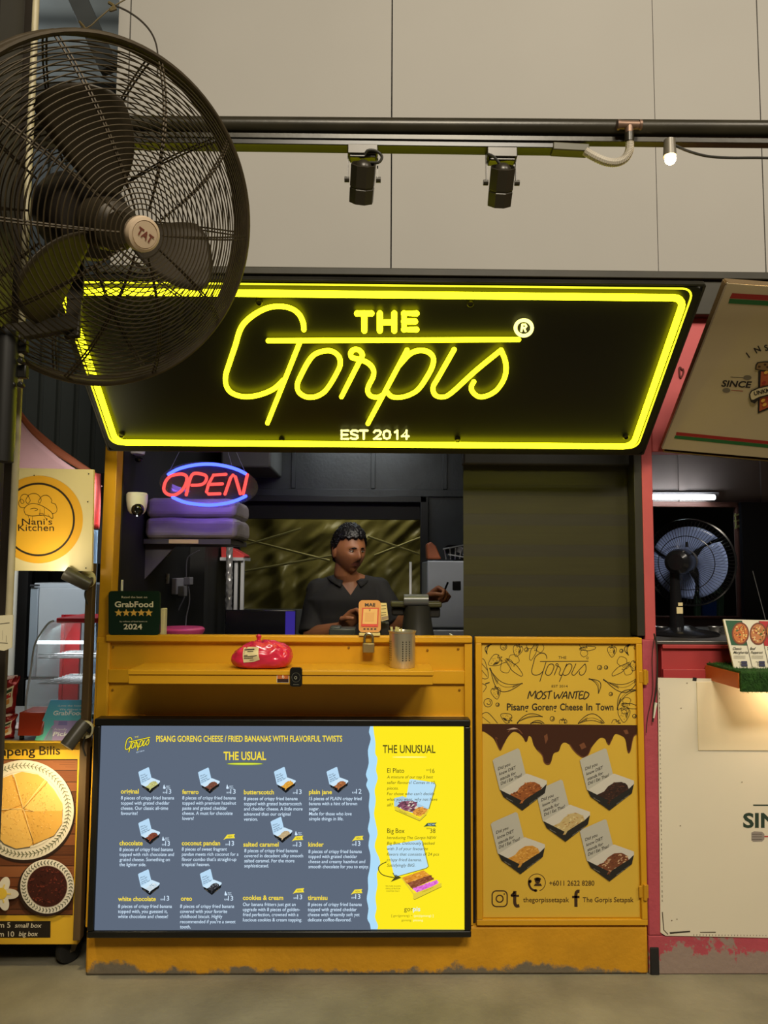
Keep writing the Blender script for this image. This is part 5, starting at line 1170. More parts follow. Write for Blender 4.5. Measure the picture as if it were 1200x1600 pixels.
# doorbell and price sticker on the shelf edge
ys = ya - .0005
m = MB(); m.slab([at(*p, ys - .014) for p in rrect(453, 472, 1043, 1073, 4.5)], (0, .014, 0)); db = thing('call_bell', 'black rounded call button on the front edge of the yellow shelf', 'bell', at(462, 1073, ys)); dbc = m.build('case', mat('glossy black case', C(24, 24, 22), .22), db, bevel=.002)
s = Sheet((0, ys - .014, 1), FRONT); gl = flat(84, 82, 70); s.ring(462.5, 1058.5, 6.6, 7.2, .6, gl); s.ring(462, 1059, 1.8, 2, .5, flat(190, 186, 160)); s.line([(458, 1069.6), (467, 1069.6)], 1.2, gl); s.build('case_print', None, dbc, fix=False)
m = MB(); m.use(flat(226, 214, 196)).slab([at(*p, ys - .0008) for p in ((432.5, 1051), (451.5, 1051.5), (451.5, 1067), (432.5, 1066.5))], (0, .0008, 0)); stk = thing('price_sticker', 'small orange and black number sticker left of the black call button', 'sticker', at(442, 1067, ys)); stc = m.build('sticker', None, stk)
s = Sheet((0, ys - .0008, 1), FRONT); s.fill([(433.4, 1052), (450.8, 1052.3), (450.8, 1061), (433.4, 1060.8)], flat(196, 104, 44)); s.fill([(433.2, 1061), (450.8, 1061.2), (450.8, 1066.2), (433.2, 1066)], flat(50, 24, 20)); s.text('6', 440.6, 1060, flat(240, 220, 190), h=6, k=3); s.build('sticker_print', None, stc, fix=False)
# ================================================================== LEFT STALL
YW = 0.06
canopy = thing('market_umbrella', 'pink cloth canopy with an orange brown hem, left of the yellow stall', 'canopy', at(60, 735, .7))
hem = [(26, 628, .62), (52, 664, .62), (88, 696, .62), (120, 718, .62), (158, 742, .62)]
hem3 = smooth_path([at(*p) for p in hem], 5); N = len(hem3)
def cl(u, v):
    i = u * (N - 1); a = hem3[int(i)] if i >= N - 1 else hem3[int(i)].lerp(hem3[int(i) + 1], i - int(i))
    return a + V((-.42 * v, .40 * v + .0, -.16 * v)) + V((0, .02, -.045)) + V((0, .02 * v * math.sin(u * 9 + v * 3), .01 * math.sin(v * 9)))
m = MB(); m.grid(cl, 30, 12); m.build('cloth', mat('pink cloth', C(206, 156, 150), .8, var=.07, scale=4), canopy, solid=.003, fix=False, sharp=180)
m = MB()
def hm(u, v): 
    i = u * (N - 1); a = hem3[int(i)] if i >= N - 1 else hem3[int(i)].lerp(hem3[int(i) + 1], i - int(i))
    w = .024 + .014 * math.sin(u * math.pi)
    return a + V((.45 * w, -.01, .75 * w)) * (v - .5) - V((0.01, .006, .01))
m.grid(hm, 30, 3); m.build('hem', mat('orange brown hem', C(126, 62, 30), .7, var=.1), canopy, solid=.004, fix=False, sharp=180)
m = MB(); m.cyl((-1.62, .95, 0), (-1.62, .95, 1.75), .02, 12); m.build('pole', white_pl, canopy)

# round logo board on the wooden pole
YN = -0.04
nb = thing('stall_board', 'cream board with an orange circle and chef hat drawing, hung on the wooden pole', 'board', at(80, 892, YN))
m = MB(); m.slab([at(*p, YN) for p in ((8, 731), (146, 733.5), (143.5, 892.5), (10, 891.5))], (0, .012, 0)); nbp = m.build('panel', mat('cream board', C(232, 214, 160), .45, var=.03), nb)
s = Sheet((0, YN, 1), FRONT); org, org2, bk = flat(236, 172, 42), flat(244, 182, 48), flat(52, 40, 24)
k6 = lambda x, y: (x * .33727, 620 + y * .3375)
s.disc(*k6(178, 568), 69.5, 68.5, org, 1, 72)
for i, (t) in enumerate((0,)):
    s.ring(*k6(178, 568), 55.5, 56, 3.0, bk, 2, 72)
    s.disc(*k6(178, 568), 53.8, 54.3, org2, 1.5, 72)
s.curve([k6(*p) for p in ((118, 512), (96, 512), (86, 492), (98, 474), (112, 486), (100, 494), (94, 470), (108, 452), (128, 456), (140, 480), (128, 494), (120, 478), (138, 452), (170, 450), (190, 472), (186, 492), (178, 484), (196, 460), (222, 458), (240, 478), (238, 490), (256, 498), (264, 520), (258, 536), (240, 542))], .7, bk, 3)
s.curve([k6(*p) for p in ((118, 545), (112, 520), (130, 500), (160, 494), (200, 508), (238, 535), (246, 560), (236, 562))], .7, bk, 3); s.curve([k6(*p) for p in ((118, 545), (150, 552), (200, 548), (230, 556))], .7, bk, 3); s.curve([k6(*p) for p in ((140, 520), (160, 516), (176, 522), (160, 528))], .6, bk, 3)
for q in ((128, 545, 140, 575), (150, 552, 150, 570), (200, 545, 218, 572), (222, 545, 240, 566), (205, 510, 206, 546), (185, 520, 184, 546)): s.line([k6(q[0], q[1]), k6(q[2], q[3])], .5, bk, 3)
s.line([k6(p[0], p[1]) for p in ((180, 540), (200, 540), (205, 548), (186, 550))], .5, bk, 3, True)
s.text("Nani's", *k6(102, 592), bk, h=9.4, x1=k6(242, 0)[0], k=3); s.text('Kitchen', *k6(84, 621), bk, h=10.2, x1=k6(250, 0)[0], k=3)
for p in ((158, 364), (411, 357), (406, 486), (398, 793)): s.disc(*k6(*p), 1.1, 1.1, bk, 3)
s.build('board_lettering', None, nbp, fix=False, sharp=180)
# wooden pole with two small spotlights
YPo = 0.0
wood = mat('grey brown wood', C(88, 68, 40), .7, var=.25, scale=5, stretch=(8, 8, .8), bump=.2)
m = MB(); a0, a1 = X(130.5, 1000, YPo), X(142, 1000, YPo); m.box(a0, a1, YPo, YPo + .03, Z(136, 1470, YPo), Z(136, 880, YPo)); tag(m.build('wooden_pole', wood, bevel=.002), 'rough wooden pole between the food cart and the yellow stall', 'pole')
def stall_spot(px, py, d, label, on_):
    c = at(px, py, YPo - .012)
    t = thing('clip_spotlight', label, 'spotlight', c, 'spotlights on the wooden pole')
    m = MB(); m.lathe([(0, -.004), (.028, -.004), (.028, .004), (.02, .008), (0, .008)], c, FRONT, 24); m.build('mount_disc', mat('cream plastic', C(200, 196, 176), .4), t)
    e = V(d).normalized(); h = c + V((-.012, -.034, -.002))
    m = MB(); m.bar(c + V((.018, -.004, -.004)), h + e * -.02 + V((.016, 0, 0)), .010, .022); m.build('arm', tm, t, bevel=.002)
    m = MB(); m.lathe([(0, -.040), (.0185, -.038), (.0215, -.026), (.0225, .048), (.0205, .049), (.0195, .042), (0, .04)], h, e, 24); m.build('lamp_head', mat('grey lamp tube', C(70, 66, 56), .38, var=.1), t)
    m = MB(); m.lathe([(.018, .0425), (0, .0435)], h, e, 20); m.build('lens', glow(*on_), t)
    m = MB(); m.tube(smooth_path([c + V((.004, -.01, -.02)), c + V((.0, -.012, -.05)), c + V((.008, -.008, -.08))]), .003, 6); m.build('cord', mat('black rubber', C(1, 1, 1)), t)
    return h, e
h, e = stall_spot(136, 905, (-.80, -.20, .44), 'upper grey spotlight on the wooden pole, lit and aimed up at the round logo board', ('cold lens', (.85, .95, 1, 1), 14))
lamp('spot_beam', 'SPOT', h + e * .07 + V((0, -.15, -.02)), at(60, 790, YN) , 2.0, (1.0, .90, .66), .03, None, 150, .9)
h, e = stall_spot(133, 1140, (-.44, -.42, -.74), 'lower grey spotlight on the wooden pole, aimed down over the pancake poster', ('warm lens', (1, .85, .55, 1), 10))
lamp('spot_beam', 'SPOT', h + e * .07 + V((0, -.13, 0)), at(55, 1310, 0.0), 6.5, (1.0, .80, .46), .02, None, 130, .9)

# fridge, and an added black panel standing in for the unlit interior behind
m = MB(); m.box(-3.2, X(46, 1000, 1.2), 1.16, 1.2, 0, Z(40, 740, 1.2)); m.box(X(46, 1000, 1.2), x0 - .02, 1.16, 1.2, Z(40, 880, 1.2), Z(40, 740, 1.2)); struct(m.build('wall_added_dark', black_in))
YFr = 0.95
lf = thing('tall_fridge', 'tall pale grey fridge behind the glass food warmer', 'fridge', at(90, 1150, YFr))
wf = mat('pale grey enamel', C(190, 200, 208), .35, var=.02)
fx_a, fx_b = X(44, 1000, YFr), X(142, 1000, YFr); fzt = Z(90, 911, YFr)
m = MB(); m.box(fx_a, fx_b, YFr + .03, YFr + .2, 0.0, fzt); m.build('body', wf, lf, bevel=.008)
m = MB(); m.box(X(59, 1000, YFr), fx_b, YFr - .01, YFr + .028, Z(90, 1058, YFr), fzt - .02); m.build('door', wf, lf, bevel=.006)
m = MB(); m.box(fx_a, X(57, 1000, YFr), YFr, YFr + .028, Z(90, 1058, YFr), fzt - .02); m.build('side_trim', mat('blue grey trim', C(150, 164, 176), .3), lf, bevel=.004)
m = MB(); m.box(fx_a - .004, fx_b, YFr - .012, YFr + .03, Z(90, 1061, YFr), Z(90, 1058.5, YFr)); m.build('door_gap', blk_pl, lf)
m = MB(); m.box(fx_a, fx_b, YFr - .012, YFr + .028, 0.05, Z(90, 1061.5, YFr)); m.build('lower_door', wf, lf, bevel=.006)
m = MB(); m.box(X(50, 916, YFr), X(62, 916, YFr), YFr - .02, YFr, Z(50, 916, YFr), Z(50, 913, YFr)); m.build('hinge', mat('dark hinge', C(60, 62, 66), .4), lf)

# food cart with its poster
YCt = 0.03
cart = thing('food_cart', 'yellow fronted food cart on casters with a pancake poster, left of the yellow stall', 'cart', at(60, 1510, YCt))
ctx0, ctx1 = X(-190, 1300, YCt), X(128, 1300, YCt); ctz0, ctz1 = Z(60, 1476, YCt), Z(60, 1158.5, YCt)
ym = mat('yellow print board', C(232, 184, 50), .4, var=.03)
m = MB(); m.box(ctx0, ctx1, YCt, YCt + .02, ctz0, ctz1); cfb = m.build('front_board', ym, cart, bevel=.002)
m = MB(); m.box(ctx0, ctx1 - .01, YCt + .021, YCt + .60, ctz0 + .04, ctz1 - .03); m.build('body', mat('dark cart body', C(40, 38, 34), .6), cart)
m = MB(); m.box(ctx0, ctx1 + .002, YCt + .0, YCt + .62, ctz1 - .029, ctz1 - .002); m.build('worktop', mat('grey worktop', C(150, 148, 142), .3), cart, bevel=.003)
def caster(px, Yw):
    c = V((X(px, 1495, Yw), Yw, 0.041)); m = MB(); ax = V((.75, -.55, 0)).normalized()
    m.lathe([(.024, -.013), (.039, -.012), (.041, -.006), (.041, .006), (.039, .012), (.024, .013)], c, ax, 28); w = m.build('wheel', mat('black tyre', C(34, 33, 32), .6), cart)
    m = MB(); m.lathe([(.0, -.011), (.008, -.011), (.01, -.006), (.024, -.009), (.026, -.009), (.026, .009), (.024, .009), (.01, .006), (.008, .011), (0, .011)], c, ax, 24); m.build('wheel_hub', mat('grey hub', C(120, 116, 106), .4, metal=.4), w) 
    m = MB(); f = V((.55, .75, 0))
    for q in (-1, 1): m.slab([c + ax * (q * .017) + f * -.006 + UZ * -.004, c + ax * (q * .017) + f * .010 + UZ * -.004, c + ax * (q * .017) + f * .052 + UZ * (ctz0 + .04 - .041), c + ax * (q * .017) + f * .012 + UZ * (ctz0 + .04 - .041)], ax * (.003 * q))
    m.cyl(c - ax * .02, c + ax * .02, .005, 8); m.build('fork', mat('zinc fork', C(170, 160, 132), .35, metal=.6), cart)
WORLD_save = dict(WORLD)
caster(107, YCt + .052); caster(-150, YCt + .10); caster(100, YCt + .5); caster(-150, YCt + .5)
s = Sheet((0, YCt, 1), FRONT)
kc = lambda x, y: (x * .3125, 1040 + y * .3125)
CP = lambda P: [kc(*p) for p in P]
bkk = flat(34, 26, 16)
s.text('Lempeng', -29, 1181.5, bkk, h=13.5, x1=55, bold=.014, slope=-.02); s.text('Bilis', 61.5, 1179.5, bkk, h=13.5, x1=94, bold=.008, slope=-.015)
# planks
s.fill(CP([(-600, 470), (388, 467), (364, 1248), (-600, 1248)]), flat(58, 34, 20), 1)
pk = [flat(150, 92, 54), flat(124, 70, 38), flat(138, 82, 46), flat(96, 54, 30), flat(110, 62, 34)]
y = 470; i = 0
while y < 1240:
    h_ = 52 + 6 * math.sin(i * 2.1); xr_ = 386 - (y - 470) * .029
    s.fill(CP([(-600, y + 4), (xr_, y + 3), (xr_ - 1.5, min(1244, y + h_)), (-600, min(1244, y + h_ + 2))]), pk[i % 5], 2)
    for q in range(3): s.line(CP([(xr_ - 120 + 30 * q, y + 12 + q * 12), (xr_ - 10, y + 14 + q * 12)]), .4, pk[(i + 3) % 5], 3)
    y += h_ + 1; i += 1
# plate, leaf border, pancakes
pcx, pcy = kc(118, 722)
s.disc(pcx + 1, pcy + 3, 80, 80, flat(44, 26, 16), 4, 72); s.disc(pcx, pcy, 78.5, 78, flat(236, 226, 204), 5, 72); s.disc(pcx, pcy, 62, 61, flat(220, 208, 184), 6, 72); s.disc(pcx, pcy, 60.5, 59.5, flat(240, 230, 206), 7, 72)
lg = flat(98, 104, 66)
for q in range(72):
    a = 2 * math.pi * q / 72
    if math.cos(a) < -.5: continue
    for dr, da in ((-4.5, .05), (4.5, .05)):
        s.line([(pcx + 70 * math.cos(a), pcy + 69.5 * math.sin(a)), (pcx + (70 + dr * .6) * math.cos(a + da * .55), pcy + (69.5 + dr * .6) * math.sin(a + da * .55)), (pcx + (70 + dr) * math.cos(a + da), pcy + (69.5 + dr) * math.sin(a + da))], 1.0, lg, 8)
s.ring(pcx, pcy, 70, 69.5, .5, lg, 8, 72)
cc = [(232, 184, 92), (242, 198, 110), (224, 172, 80), (238, 190, 98), (228, 178, 86), (216, 162, 70)]
wed = [[(116, 715), (70, 545), (110, 530), (190, 545), (238, 580)], [(116, 715), (225, 570), (270, 620), (312, 690), (314, 720), (290, 742), (160, 728)], [(112, 722), (170, 728), (312, 726), (310, 790), (270, 850), (170, 892)], [(112, 695), (165, 880), (150, 905), (80, 915), (20, 890), (-60, 800), (-20, 745)], [(112, 715), (0, 720), (-70, 760), (-90, 640), (-20, 575), (60, 545)]]
s.disc(pcx - 2, pcy + 2, 57, 55, flat(214, 160, 72), 9, 60)
for q, w_ in enumerate(wed):
    s.fill(CP(w_), flat(*cc[q]), 10 + q); s.line(CP(w_[:2]), 1.1, flat(248, 220, 150), 16); s.line(CP([w_[0], w_[-1]]), .9, flat(196, 134, 50), 16)
for q in range(420):
    a, r = rnd.uniform(0, 6.28), 52 * math.sqrt(rnd.random()); s.disc(pcx - 2 + r * math.cos(a), pcy + r * math.sin(a), rnd.uniform(.4, .9), rnd.uniform(.3, .7), rnd.choice((flat(206, 150, 62), flat(250, 216, 140), flat(222, 168, 84))), 17, 6)
# bowl of sambal
bcx, bcy = kc(236, 1104)
s.disc(bcx - 2, bcy + 3, 44, 44, flat(44, 26, 16), 18, 60); s.disc(bcx, bcy, 42, 42.5, flat(238, 230, 212), 19, 60); s.disc(bcx, bcy, 32, 33, flat(196, 180, 160), 20, 60); s.disc(bcx, bcy, 31, 32, flat(62, 22, 14), 21, 60)
for q in range(44):
    a = 2 * math.pi * q / 44
    for dr in (-3.2, 3.2): s.line([(bcx + 37 * math.cos(a), bcy + 37.5 * math.sin(a)), (bcx + (37 + dr) * math.cos(a + .07), bcy + (37.5 + dr) * math.sin(a + .07))], 1.1, flat(70, 78, 52), 22)
for q in range(150):
    a, r = rnd.uniform(0, 6.28), 29 * math.sqrt(rnd.random()); s.disc(bcx + r * math.cos(a), bcy + r * math.sin(a), rnd.uniform(.8, 2.6), rnd.uniform(.5, 1.3), rnd.choice((flat(92, 34, 22), flat(44, 14, 10), flat(120, 52, 36), flat(74, 26, 16))), 22 + .01 * q, 8, rnd.uniform(0, 3))
# frangipani
fcx, fcy = kc(6, 1140)
for q in range(5):
    a = R(-70 + 72 * q); s.disc(fcx + 13 * math.cos(a), fcy + 13 * math.sin(a), 14.5, 8.2, (flat(240, 234, 218), flat(228, 220, 200))[q % 2], 23 + q * .3, 24, a)
s.disc(fcx, fcy, 9, 9, flat(244, 206, 70), 26, 20)
for q in range(5): a = R(-70 + 72 * q); s.line([(fcx, fcy), (fcx + 15 * math.cos(a), fcy + 15 * math.sin(a))], 2.4, flat(246, 220, 120), 25.5)
# price strip
s.fill(CP([(-600, 1277), (253, 1277), (252, 1360), (-600, 1362)]), bkk, 1)
for t, a, b, yb, h_ in (('Rm 5', -30, 52, 1310, 8), ('small box', 74, 208, 1310, 7), ('Rm 10', -30, 71, 1355, 8), ('big box', 94, 190, 1352, 7)): s.text(t, *kc(a, yb), flat(232, 222, 196), h=h_, x1=kc(b, 0)[0], bold=.01, shear=.2 if 'box' in t else 0, k=2)
s.build('poster_print', None, cfb, fix=False, sharp=180)

# glass food warmer on the cart
YH = 0.22; ct = ctz1 - .002
hx0, hx1 = X(40, 1100, YH), X(146, 1100, YH)
hw = thing('food_warmer', 'glass food warmer with red top and wire shelves on the cart', 'food warmer', V(((hx0 + hx1) / 2, YH + .12, ct)))
hzt = Z(110, 968, YH); redp = mat('red enamel', C(196, 34, 44), .35)
m = MB(); m.box(X(84, 968, YH), hx1, YH + .02, YH + .26, hzt - .014, hzt + .004); m.build('top', redp, hw, bevel=.003)
m = MB(); m.box(hx0, hx1, YH + .0, YH + .28, ct + .012, ct + .03)
for qx in (hx0 + .02, hx1 - .03):
    for qy in (YH + .03, YH + .25): m.cyl((qx, qy, ct), (qx, qy, ct + .013), .01, 10)
m.build('base', mat('grey steel', C(1, 1, 1)), hw, bevel=.002)
m = MB(); bx_0 = X(82, 1050, YH + .2)
for qx in (bx_0, X(108, 1050, YH + .2)): m.box(qx, qx + .012, YH + .26, YH + .275, ct + .03, hzt)
m.box(bx_0, bx_0 + .06, YH + .268, YH + .275, ct + .03, hzt); m.build('back_frame', redp, hw)
arc = [(40, 1112), (42, 1085), (48, 1050), (54, 1010), (64, 990), (76, 974), (84, 970)]
path = smooth_path([at(*p, YH) for p in arc], 5)
glassm = mat('warmer glass', C(216, 228, 226), .05, alpha=.16, spec=.6)
m = MB(); N_ = len(path); m.grid(lambda u, v: path[min(N_ - 1, int(u * (N_ - 1) + .5))] + V((0, .0 + .27 * v, 0)), N_ - 1, 2); m.build('curved_glass', glassm, hw, fix=False, solid=.003)
m = MB(); m.tube(path, .004, 8); m.build('glass_edge', mat('bright rim', C(200, 208, 208), .25, metal=.3), hw)
m = MB(); m.slab(path + [V((hx1, YH, hzt - .012)), V((hx1, YH, path[0].z))], (0, .003, 0)); m.build('side_glass', glassm, hw)
wr = mat('bright wire', C(1, 1, 1))
for py in (1028, 1068):
    m = MB(); z = Z(100, py, YH + .02); xa_ = X(60, py, YH + .02)
    for q in range(9): y_ = YH + .02 + .028 * q; m.tube([V((xa_ + .002 * q, y_, z)), V((hx1 - .004, y_, z))], .0022, 6)
    for q in range(5): m.tube([V((xa_ + .03 + .035 * q, YH + .02, z)), V((xa_ + .03 + .035 * q, YH + .244, z))], .0018, 6)
    m.tube([V((xa_, YH + .02, z + .012)), V((hx1 - .004, YH + .02, z + .012))], .002, 6)
    m.build('wire_shelf', wr, hw)
m = MB(); m.tube([at(58, 1003.5, YH + .01), at(146, 1003.5, YH + .01)], .006, 10); m.build('tube_lamp', glow('warmer tube', (.85, .95, 1, 1), 3.0), hw)
m = MB(); m.box(X(55, 1105, YH + .05), hx1 - .006, YH + .04, YH + .24, ct + .031, ct + .045); m.build('tray', mat('steel tray', C(170, 172, 172), .25, metal=.8), hw, bevel=.003)
lamp('warmer_light', 'AREA', (X(100, 990, .3), .33, hzt - .03), (X(100, 1080, .3), .36, .9), .7, (.85, .95, 1.0), .2, .1)
lamp('stall_left_light', 'AREA', (X(70, 900, .5), .35, 1.55), (X(90, 1000, .95), .95, 1.0), 3.2, (.9, .96, 1.0), .4, .1)
# crisp packets stacked on the cart
foil_r = mat('red crisp foil', C(134, 26, 28), .3, metal=.25, var=.2, scale=12, bump=.3, bscale=20)
def packet(px0, px1, py0, py1, Y, label, lean, base_z):
    a, b = at(px0, py1, Y), at(px1, py0, Y); w, h_ = b.x - a.x, b.z - base_z
    t = thing('crisp_packet', label, 'crisps', V(((a.x + b.x) / 2, Y, base_z)), 'crisp packets on the cart')
    def sh(u, v):
        s_ = 2 * u; sd = 1 if u < .5 else -1; q = s_ if u < .5 else 2 - s_
        th = .028 * max(0, math.sin(math.pi * v)) ** .45 * max(0, math.sin(math.pi * q)) ** .6
        fr_ = .006 * math.sin(q * 50) * (1 if v > .86 else 0)
        return V((a.x + w * (q + (.06 * math.sin(math.pi * v) * (q - .5) * -1)) + lean * v * h_, Y - th * sd + .010 * noise.noise(V((q * 5, v * 6, sd + 4))) + fr_, base_z + h_ * v + .004 * noise.noise(V((q * 4, v * 2, 9)))))
    m = MB(); m.grid(sh, 40, 30); pch = m.build('foil_pouch', foil_r, t, fix=False, sharp=180)
    m = MB()
    def pr(u0, v0, u1, v1, col, off):
        m.use(flat(*col)); m.grid(lambda i, j: sh((u0 + (u1 - u0) * i) / 2, v0 + (v1 - v0) * j + .10 * i) + V((0, -.0015 - off, 0)), 8, 6)
    pr(.46, .10, .92, .66, (222, 206, 176), 0); pr(.52, .50, .9, .60, (40, 66, 40), .001); pr(.54, .34, .88, .46, (176, 36, 34), .001); pr(.58, .18, .84, .30, (206, 140, 60), .001); pr(.05, .66, .16, .74, (220, 150, 40), .001); pr(.10, .86, .9, .93, (206, 176, 170), .0005)
    m.build('packet_print', None, pch, fix=False, sharp=180)
packet(-22, 24, 1115, 1157, .08, 'lower red crisp packet lying on the cart at the left edge', .12, ct)
zt2 = Z(10, 1117, .08) + .004
packet(-22, 26, 1056, 1117, .08, 'upper red crisp packet with a flared top, stacked on another packet', .10, zt2)
m = MB(); m.box(X(-20, 1150, .2), X(28, 1150, .2), .2, .3, ct, Z(10, 1138, .2)); tag(m.build('snack_box', mat('white red box', C(206, 190, 180), .5, var=.2, scale=30), bevel=.002), 'pale snack box lying behind the crisp packets', 'box')
m = MB(); a = [at(30, 1113, .06), at(74, 1113, .06), at(62, 1150, .02), at(27, 1150, .02)]; m.slab(a, (0, .10, 0)); 
rt_ = thing('red_box', 'glossy red brown box on small feet in front of the food warmer', 'box', V((X(50, 1155, .04), .08, ct))); m.build('case', mat('red brown gloss', C(150, 50, 26), .22, bump=.05), rt_, bevel=.003)
m = MB(); 
for px in (32, 60): q = at(px, 1150, .06); m.cyl((q.x, .07, ct), (q.x, .07, a[2].z + .002), .008, 8)
m.build('foot', blk_pl, rt_)
# delivery leaflet stand
YLf = 0.045
lfs = thing('leaflet_board', 'turquoise and lilac delivery leaflet board leaning on the cart', 'leaflet', at(92, 1157, YLf))
m = MB(); lp4 = [(79, 1094), (143, 1094), (143, 1157), (54, 1157)]
turq = mat('turquoise print', C(92, 190, 206), .4)
nt = turq.node_tree; tc = nt.nodes.new('ShaderNodeTexCoord'); sx_ = nt.nodes.new('ShaderNodeSeparateXYZ'); nt.links.new(tc.outputs['Generated'], sx_.inputs[0]); rr_ = nt.nodes.new('ShaderNodeValToRGB'); rr_.color_ramp.elements[0].color = C(112, 214, 190); rr_.color_ramp.elements[1].color = C(92, 176, 224); nt.links.new(sx_.outputs[2], rr_.inputs[0]); nt.links.new(rr_.outputs[0], nt.nodes['Principled BSDF'].inputs['Base Color'])
m.slab([at(*p, YLf) for p in lp4], (0, .003, 0)); lfb = m.build('board', turq, lfs)
s = Sheet((0, YLf, 1), FRONT); kl = lambda x, y: (x * .1876, 880 + y * .1875); wl = flat(240, 244, 244)
s.text('-Love the food here?', *kl(478, 1195), wl, h=2.9, x1=kl(760, 0)[0], shear=.15); s.text('We deliver with', *kl(498, 1226), wl, h=2.9, x1=kl(720, 0)[0], shear=.15); s.text('GrabFood', *kl(444, 1266), wl, h=6.6, x1=kl(700, 0)[0], bold=.02, shear=.2)
s.fill([kl(*p) for p in ((360, 1477), (430, 1360), (450, 1345), (448, 1310), (560, 1312), (770, 1312), (770, 1477))], flat(172, 156, 206), 2); s.fill([kl(*p) for p in ((370, 1477), (425, 1375), (440, 1370), (434, 1477))], flat(136, 160, 180), 3); s.fill([kl(*p) for p in ((490, 1316), (560, 1316), (560, 1350), (484, 1350))], flat(140, 130, 190), 3)
s.text('Friendly', *kl(455, 1392), wl, h=3.2, x1=kl(560, 0)[0], shear=.15, k=4); s.text('Pickup', *kl(438, 1440), wl, h=6.4, x1=kl(640, 0)[0], bold=.02, shear=.2, k=4)
s.build('leaflet_print', None, lfb, fix=False)
# cloths seen in the gap beside the yellow jamb
m = MB(); m.grid(lambda u, v: at(143 + 13 * u, 740 + 86 * v, .5) + V((0, .012 * math.sin(u * 7 + v * 3), 0)), 8, 12); tag(m.build('red_banner', mat('salmon cloth', C(226, 96, 92), .8), solid=.003, fix=False, sharp=180), 'salmon red cloth strip hanging in the gap behind the logo board', 'cloth')
m = MB(); m.grid(lambda u, v: at(139 + 13 * u, 828 + 290 * v, .55) + V((0, .015 * math.sin(u * 9 + v * 5), 0)), 8, 20); tag(m.build('blue_cloth', mat('pale blue cloth', C(160, 184, 206), .8, var=.1), solid=.003, fix=False, sharp=180), 'pale blue cloth hanging below the salmon strip beside the yellow jamb', 'cloth')
# ================================================================== RIGHT STALL
YB2 = 1.25
pbw = mat('grey brown panelling', C(120, 108, 102), .5, var=.1, scale=5, bump=.1)
pkw = mat('brown window frame', C(96, 62, 52), .5, var=.1)
rx0 = X(1018, 800, .1)
m = MB(); zs_w = Z(1080, 785, YB2)
m.box(rx0, 3.2, YB2, YB2 + .03, zs_w, 2.6); m.box(rx0, 3.2, YB2, YB2 + .03, 0, Z(1080, 966, YB2)); m.box(X(1152, 850, YB2), X(1162, 850, YB2), YB2, YB2 + .03, Z(1080, 966, YB2), zs_w)
for px in (1059, 1187): m.box(X(px, 740, YB2), X(px + 10, 740, YB2), YB2 - .012, YB2, zs_w, 2.6)
struct(m.build('wall_pink_stall', pbw))
m = MB()
for b in ((rx0, X(1160, 850, YB2), Z(1080, 793, YB2), zs_w), (X(1148, 850, YB2), X(1160, 850, YB2), Z(1080, 966, YB2), zs_w), (rx0, X(1150, 850, YB2), Z(1080, 966, YB2), Z(1080, 962, YB2))): m.box(b[0], b[1], YB2 - .03, YB2 - .001, b[2], b[3])
struct(m.build('window_2', pkw, bevel=.003))
# dark room beyond the window
m = MB(); m.box(rx0, 3.2, 2.6, 2.62, 0, 2.6); m.use(black_in); struct(m.build('wall_dark_room', mat('very dark wall', C(20, 22, 26), .6)))
m = MB(); m.box(rx0 - .02, rx0 - .002, .12, 2.62, 0, 2.6); struct(m.build('wall_pink_side', pbw))
m = MB(); m.box(rx0, 3.2, .1, 2.62, 2.6, 2.62); struct(m.build('ceiling_pink_stall', pbw))
m = MB(); m.box(X(1095, 960, 1.9), X(1120, 960, 1.9), 1.89, 1.95, Z(1100, 965, 1.9), Z(1100, 938, 1.9)); tag(m.build('blue_crate', mat('blue plastic', C(30, 64, 120), .5), bevel=.004), 'small blue crate seen through the window behind the black table fan', 'crate')
m = MB(); fz = 1.85
for a, b in (((1088, 928), (1128, 922)), ((1126, 922), (1126, 1500)), ((1090, 932), (1090, 1500))): m.bar(at(*a, fz), V((at(*b, fz).x, fz, max(0.001, at(*b, fz).z))), .03, .03)
m.box(X(1088, 965, fz), X(1128, 965, fz), fz - .016, fz + .12, Z(1100, 965, 1.9) - .022, Z(1100, 965, 1.9) - .001)
tag(m.build('green_frame', mat('dull green steel', C(64, 86, 62), .5), bevel=.003), 'dull green steel frame seen through the window behind the fan', 'frame')
m = MB(); m.box(X(1165, 1000, YB2 - .06), 3.0, YB2 - .06, YB2 - .03, .4, Z(1180, 785, YB2 - .06)); struct(m.build('dark_opening_sheet', mat('dark blue black opening', C(22, 25, 30), .4)))  # dark sheet standing in for the unlit opening
tl = thing('tube_light', 'glowing white tube light above the window of the pink stall', 'lamp', at(1060, 783, YB2 - .06))
m = MB(); m.tube([at(1005, 776.5, YB2 - .10), at(1116, 777, YB2 - .10)], .012, 14); m.build('tube', glow('cold tube', (.85, .93, 1, 1), 24.0), tl)
m = MB(); m.bar(at(1002, 772, YB2 - .018), at(1121, 772, YB2 - .018), .034, .018); [m.bar(V((at(px, 777, YB2 - .10).x, YB2 - .10, at(px, 777, YB2 - .1).z)), V((at(px, 777, YB2 - .10).x, YB2 - .02, at(px, 777, YB2 - .1).z)), .014, .022) for px in (1010, 1117)]; m.build('batten', mat('grey batten', C(120, 116, 116), .4), tl, bevel=.002)
m = MB(); tp_ = mat('green yellow tape', C(170, 172, 110), .35)
for P in (((1147, 806), (1163, 801)), ((1147, 814), (1163, 812)), ((1148, 826), (1163, 816)), ((1150, 821), (1163, 826)), ((1149, 802), (1150, 826))): m.bar(at(*P[0], YB2 - .034), at(*P[1], YB2 - .034), .003, .008)
tag(m.build('plastic_ties', tp_), 'yellow green plastic tape wound round the brown window post', 'tape')
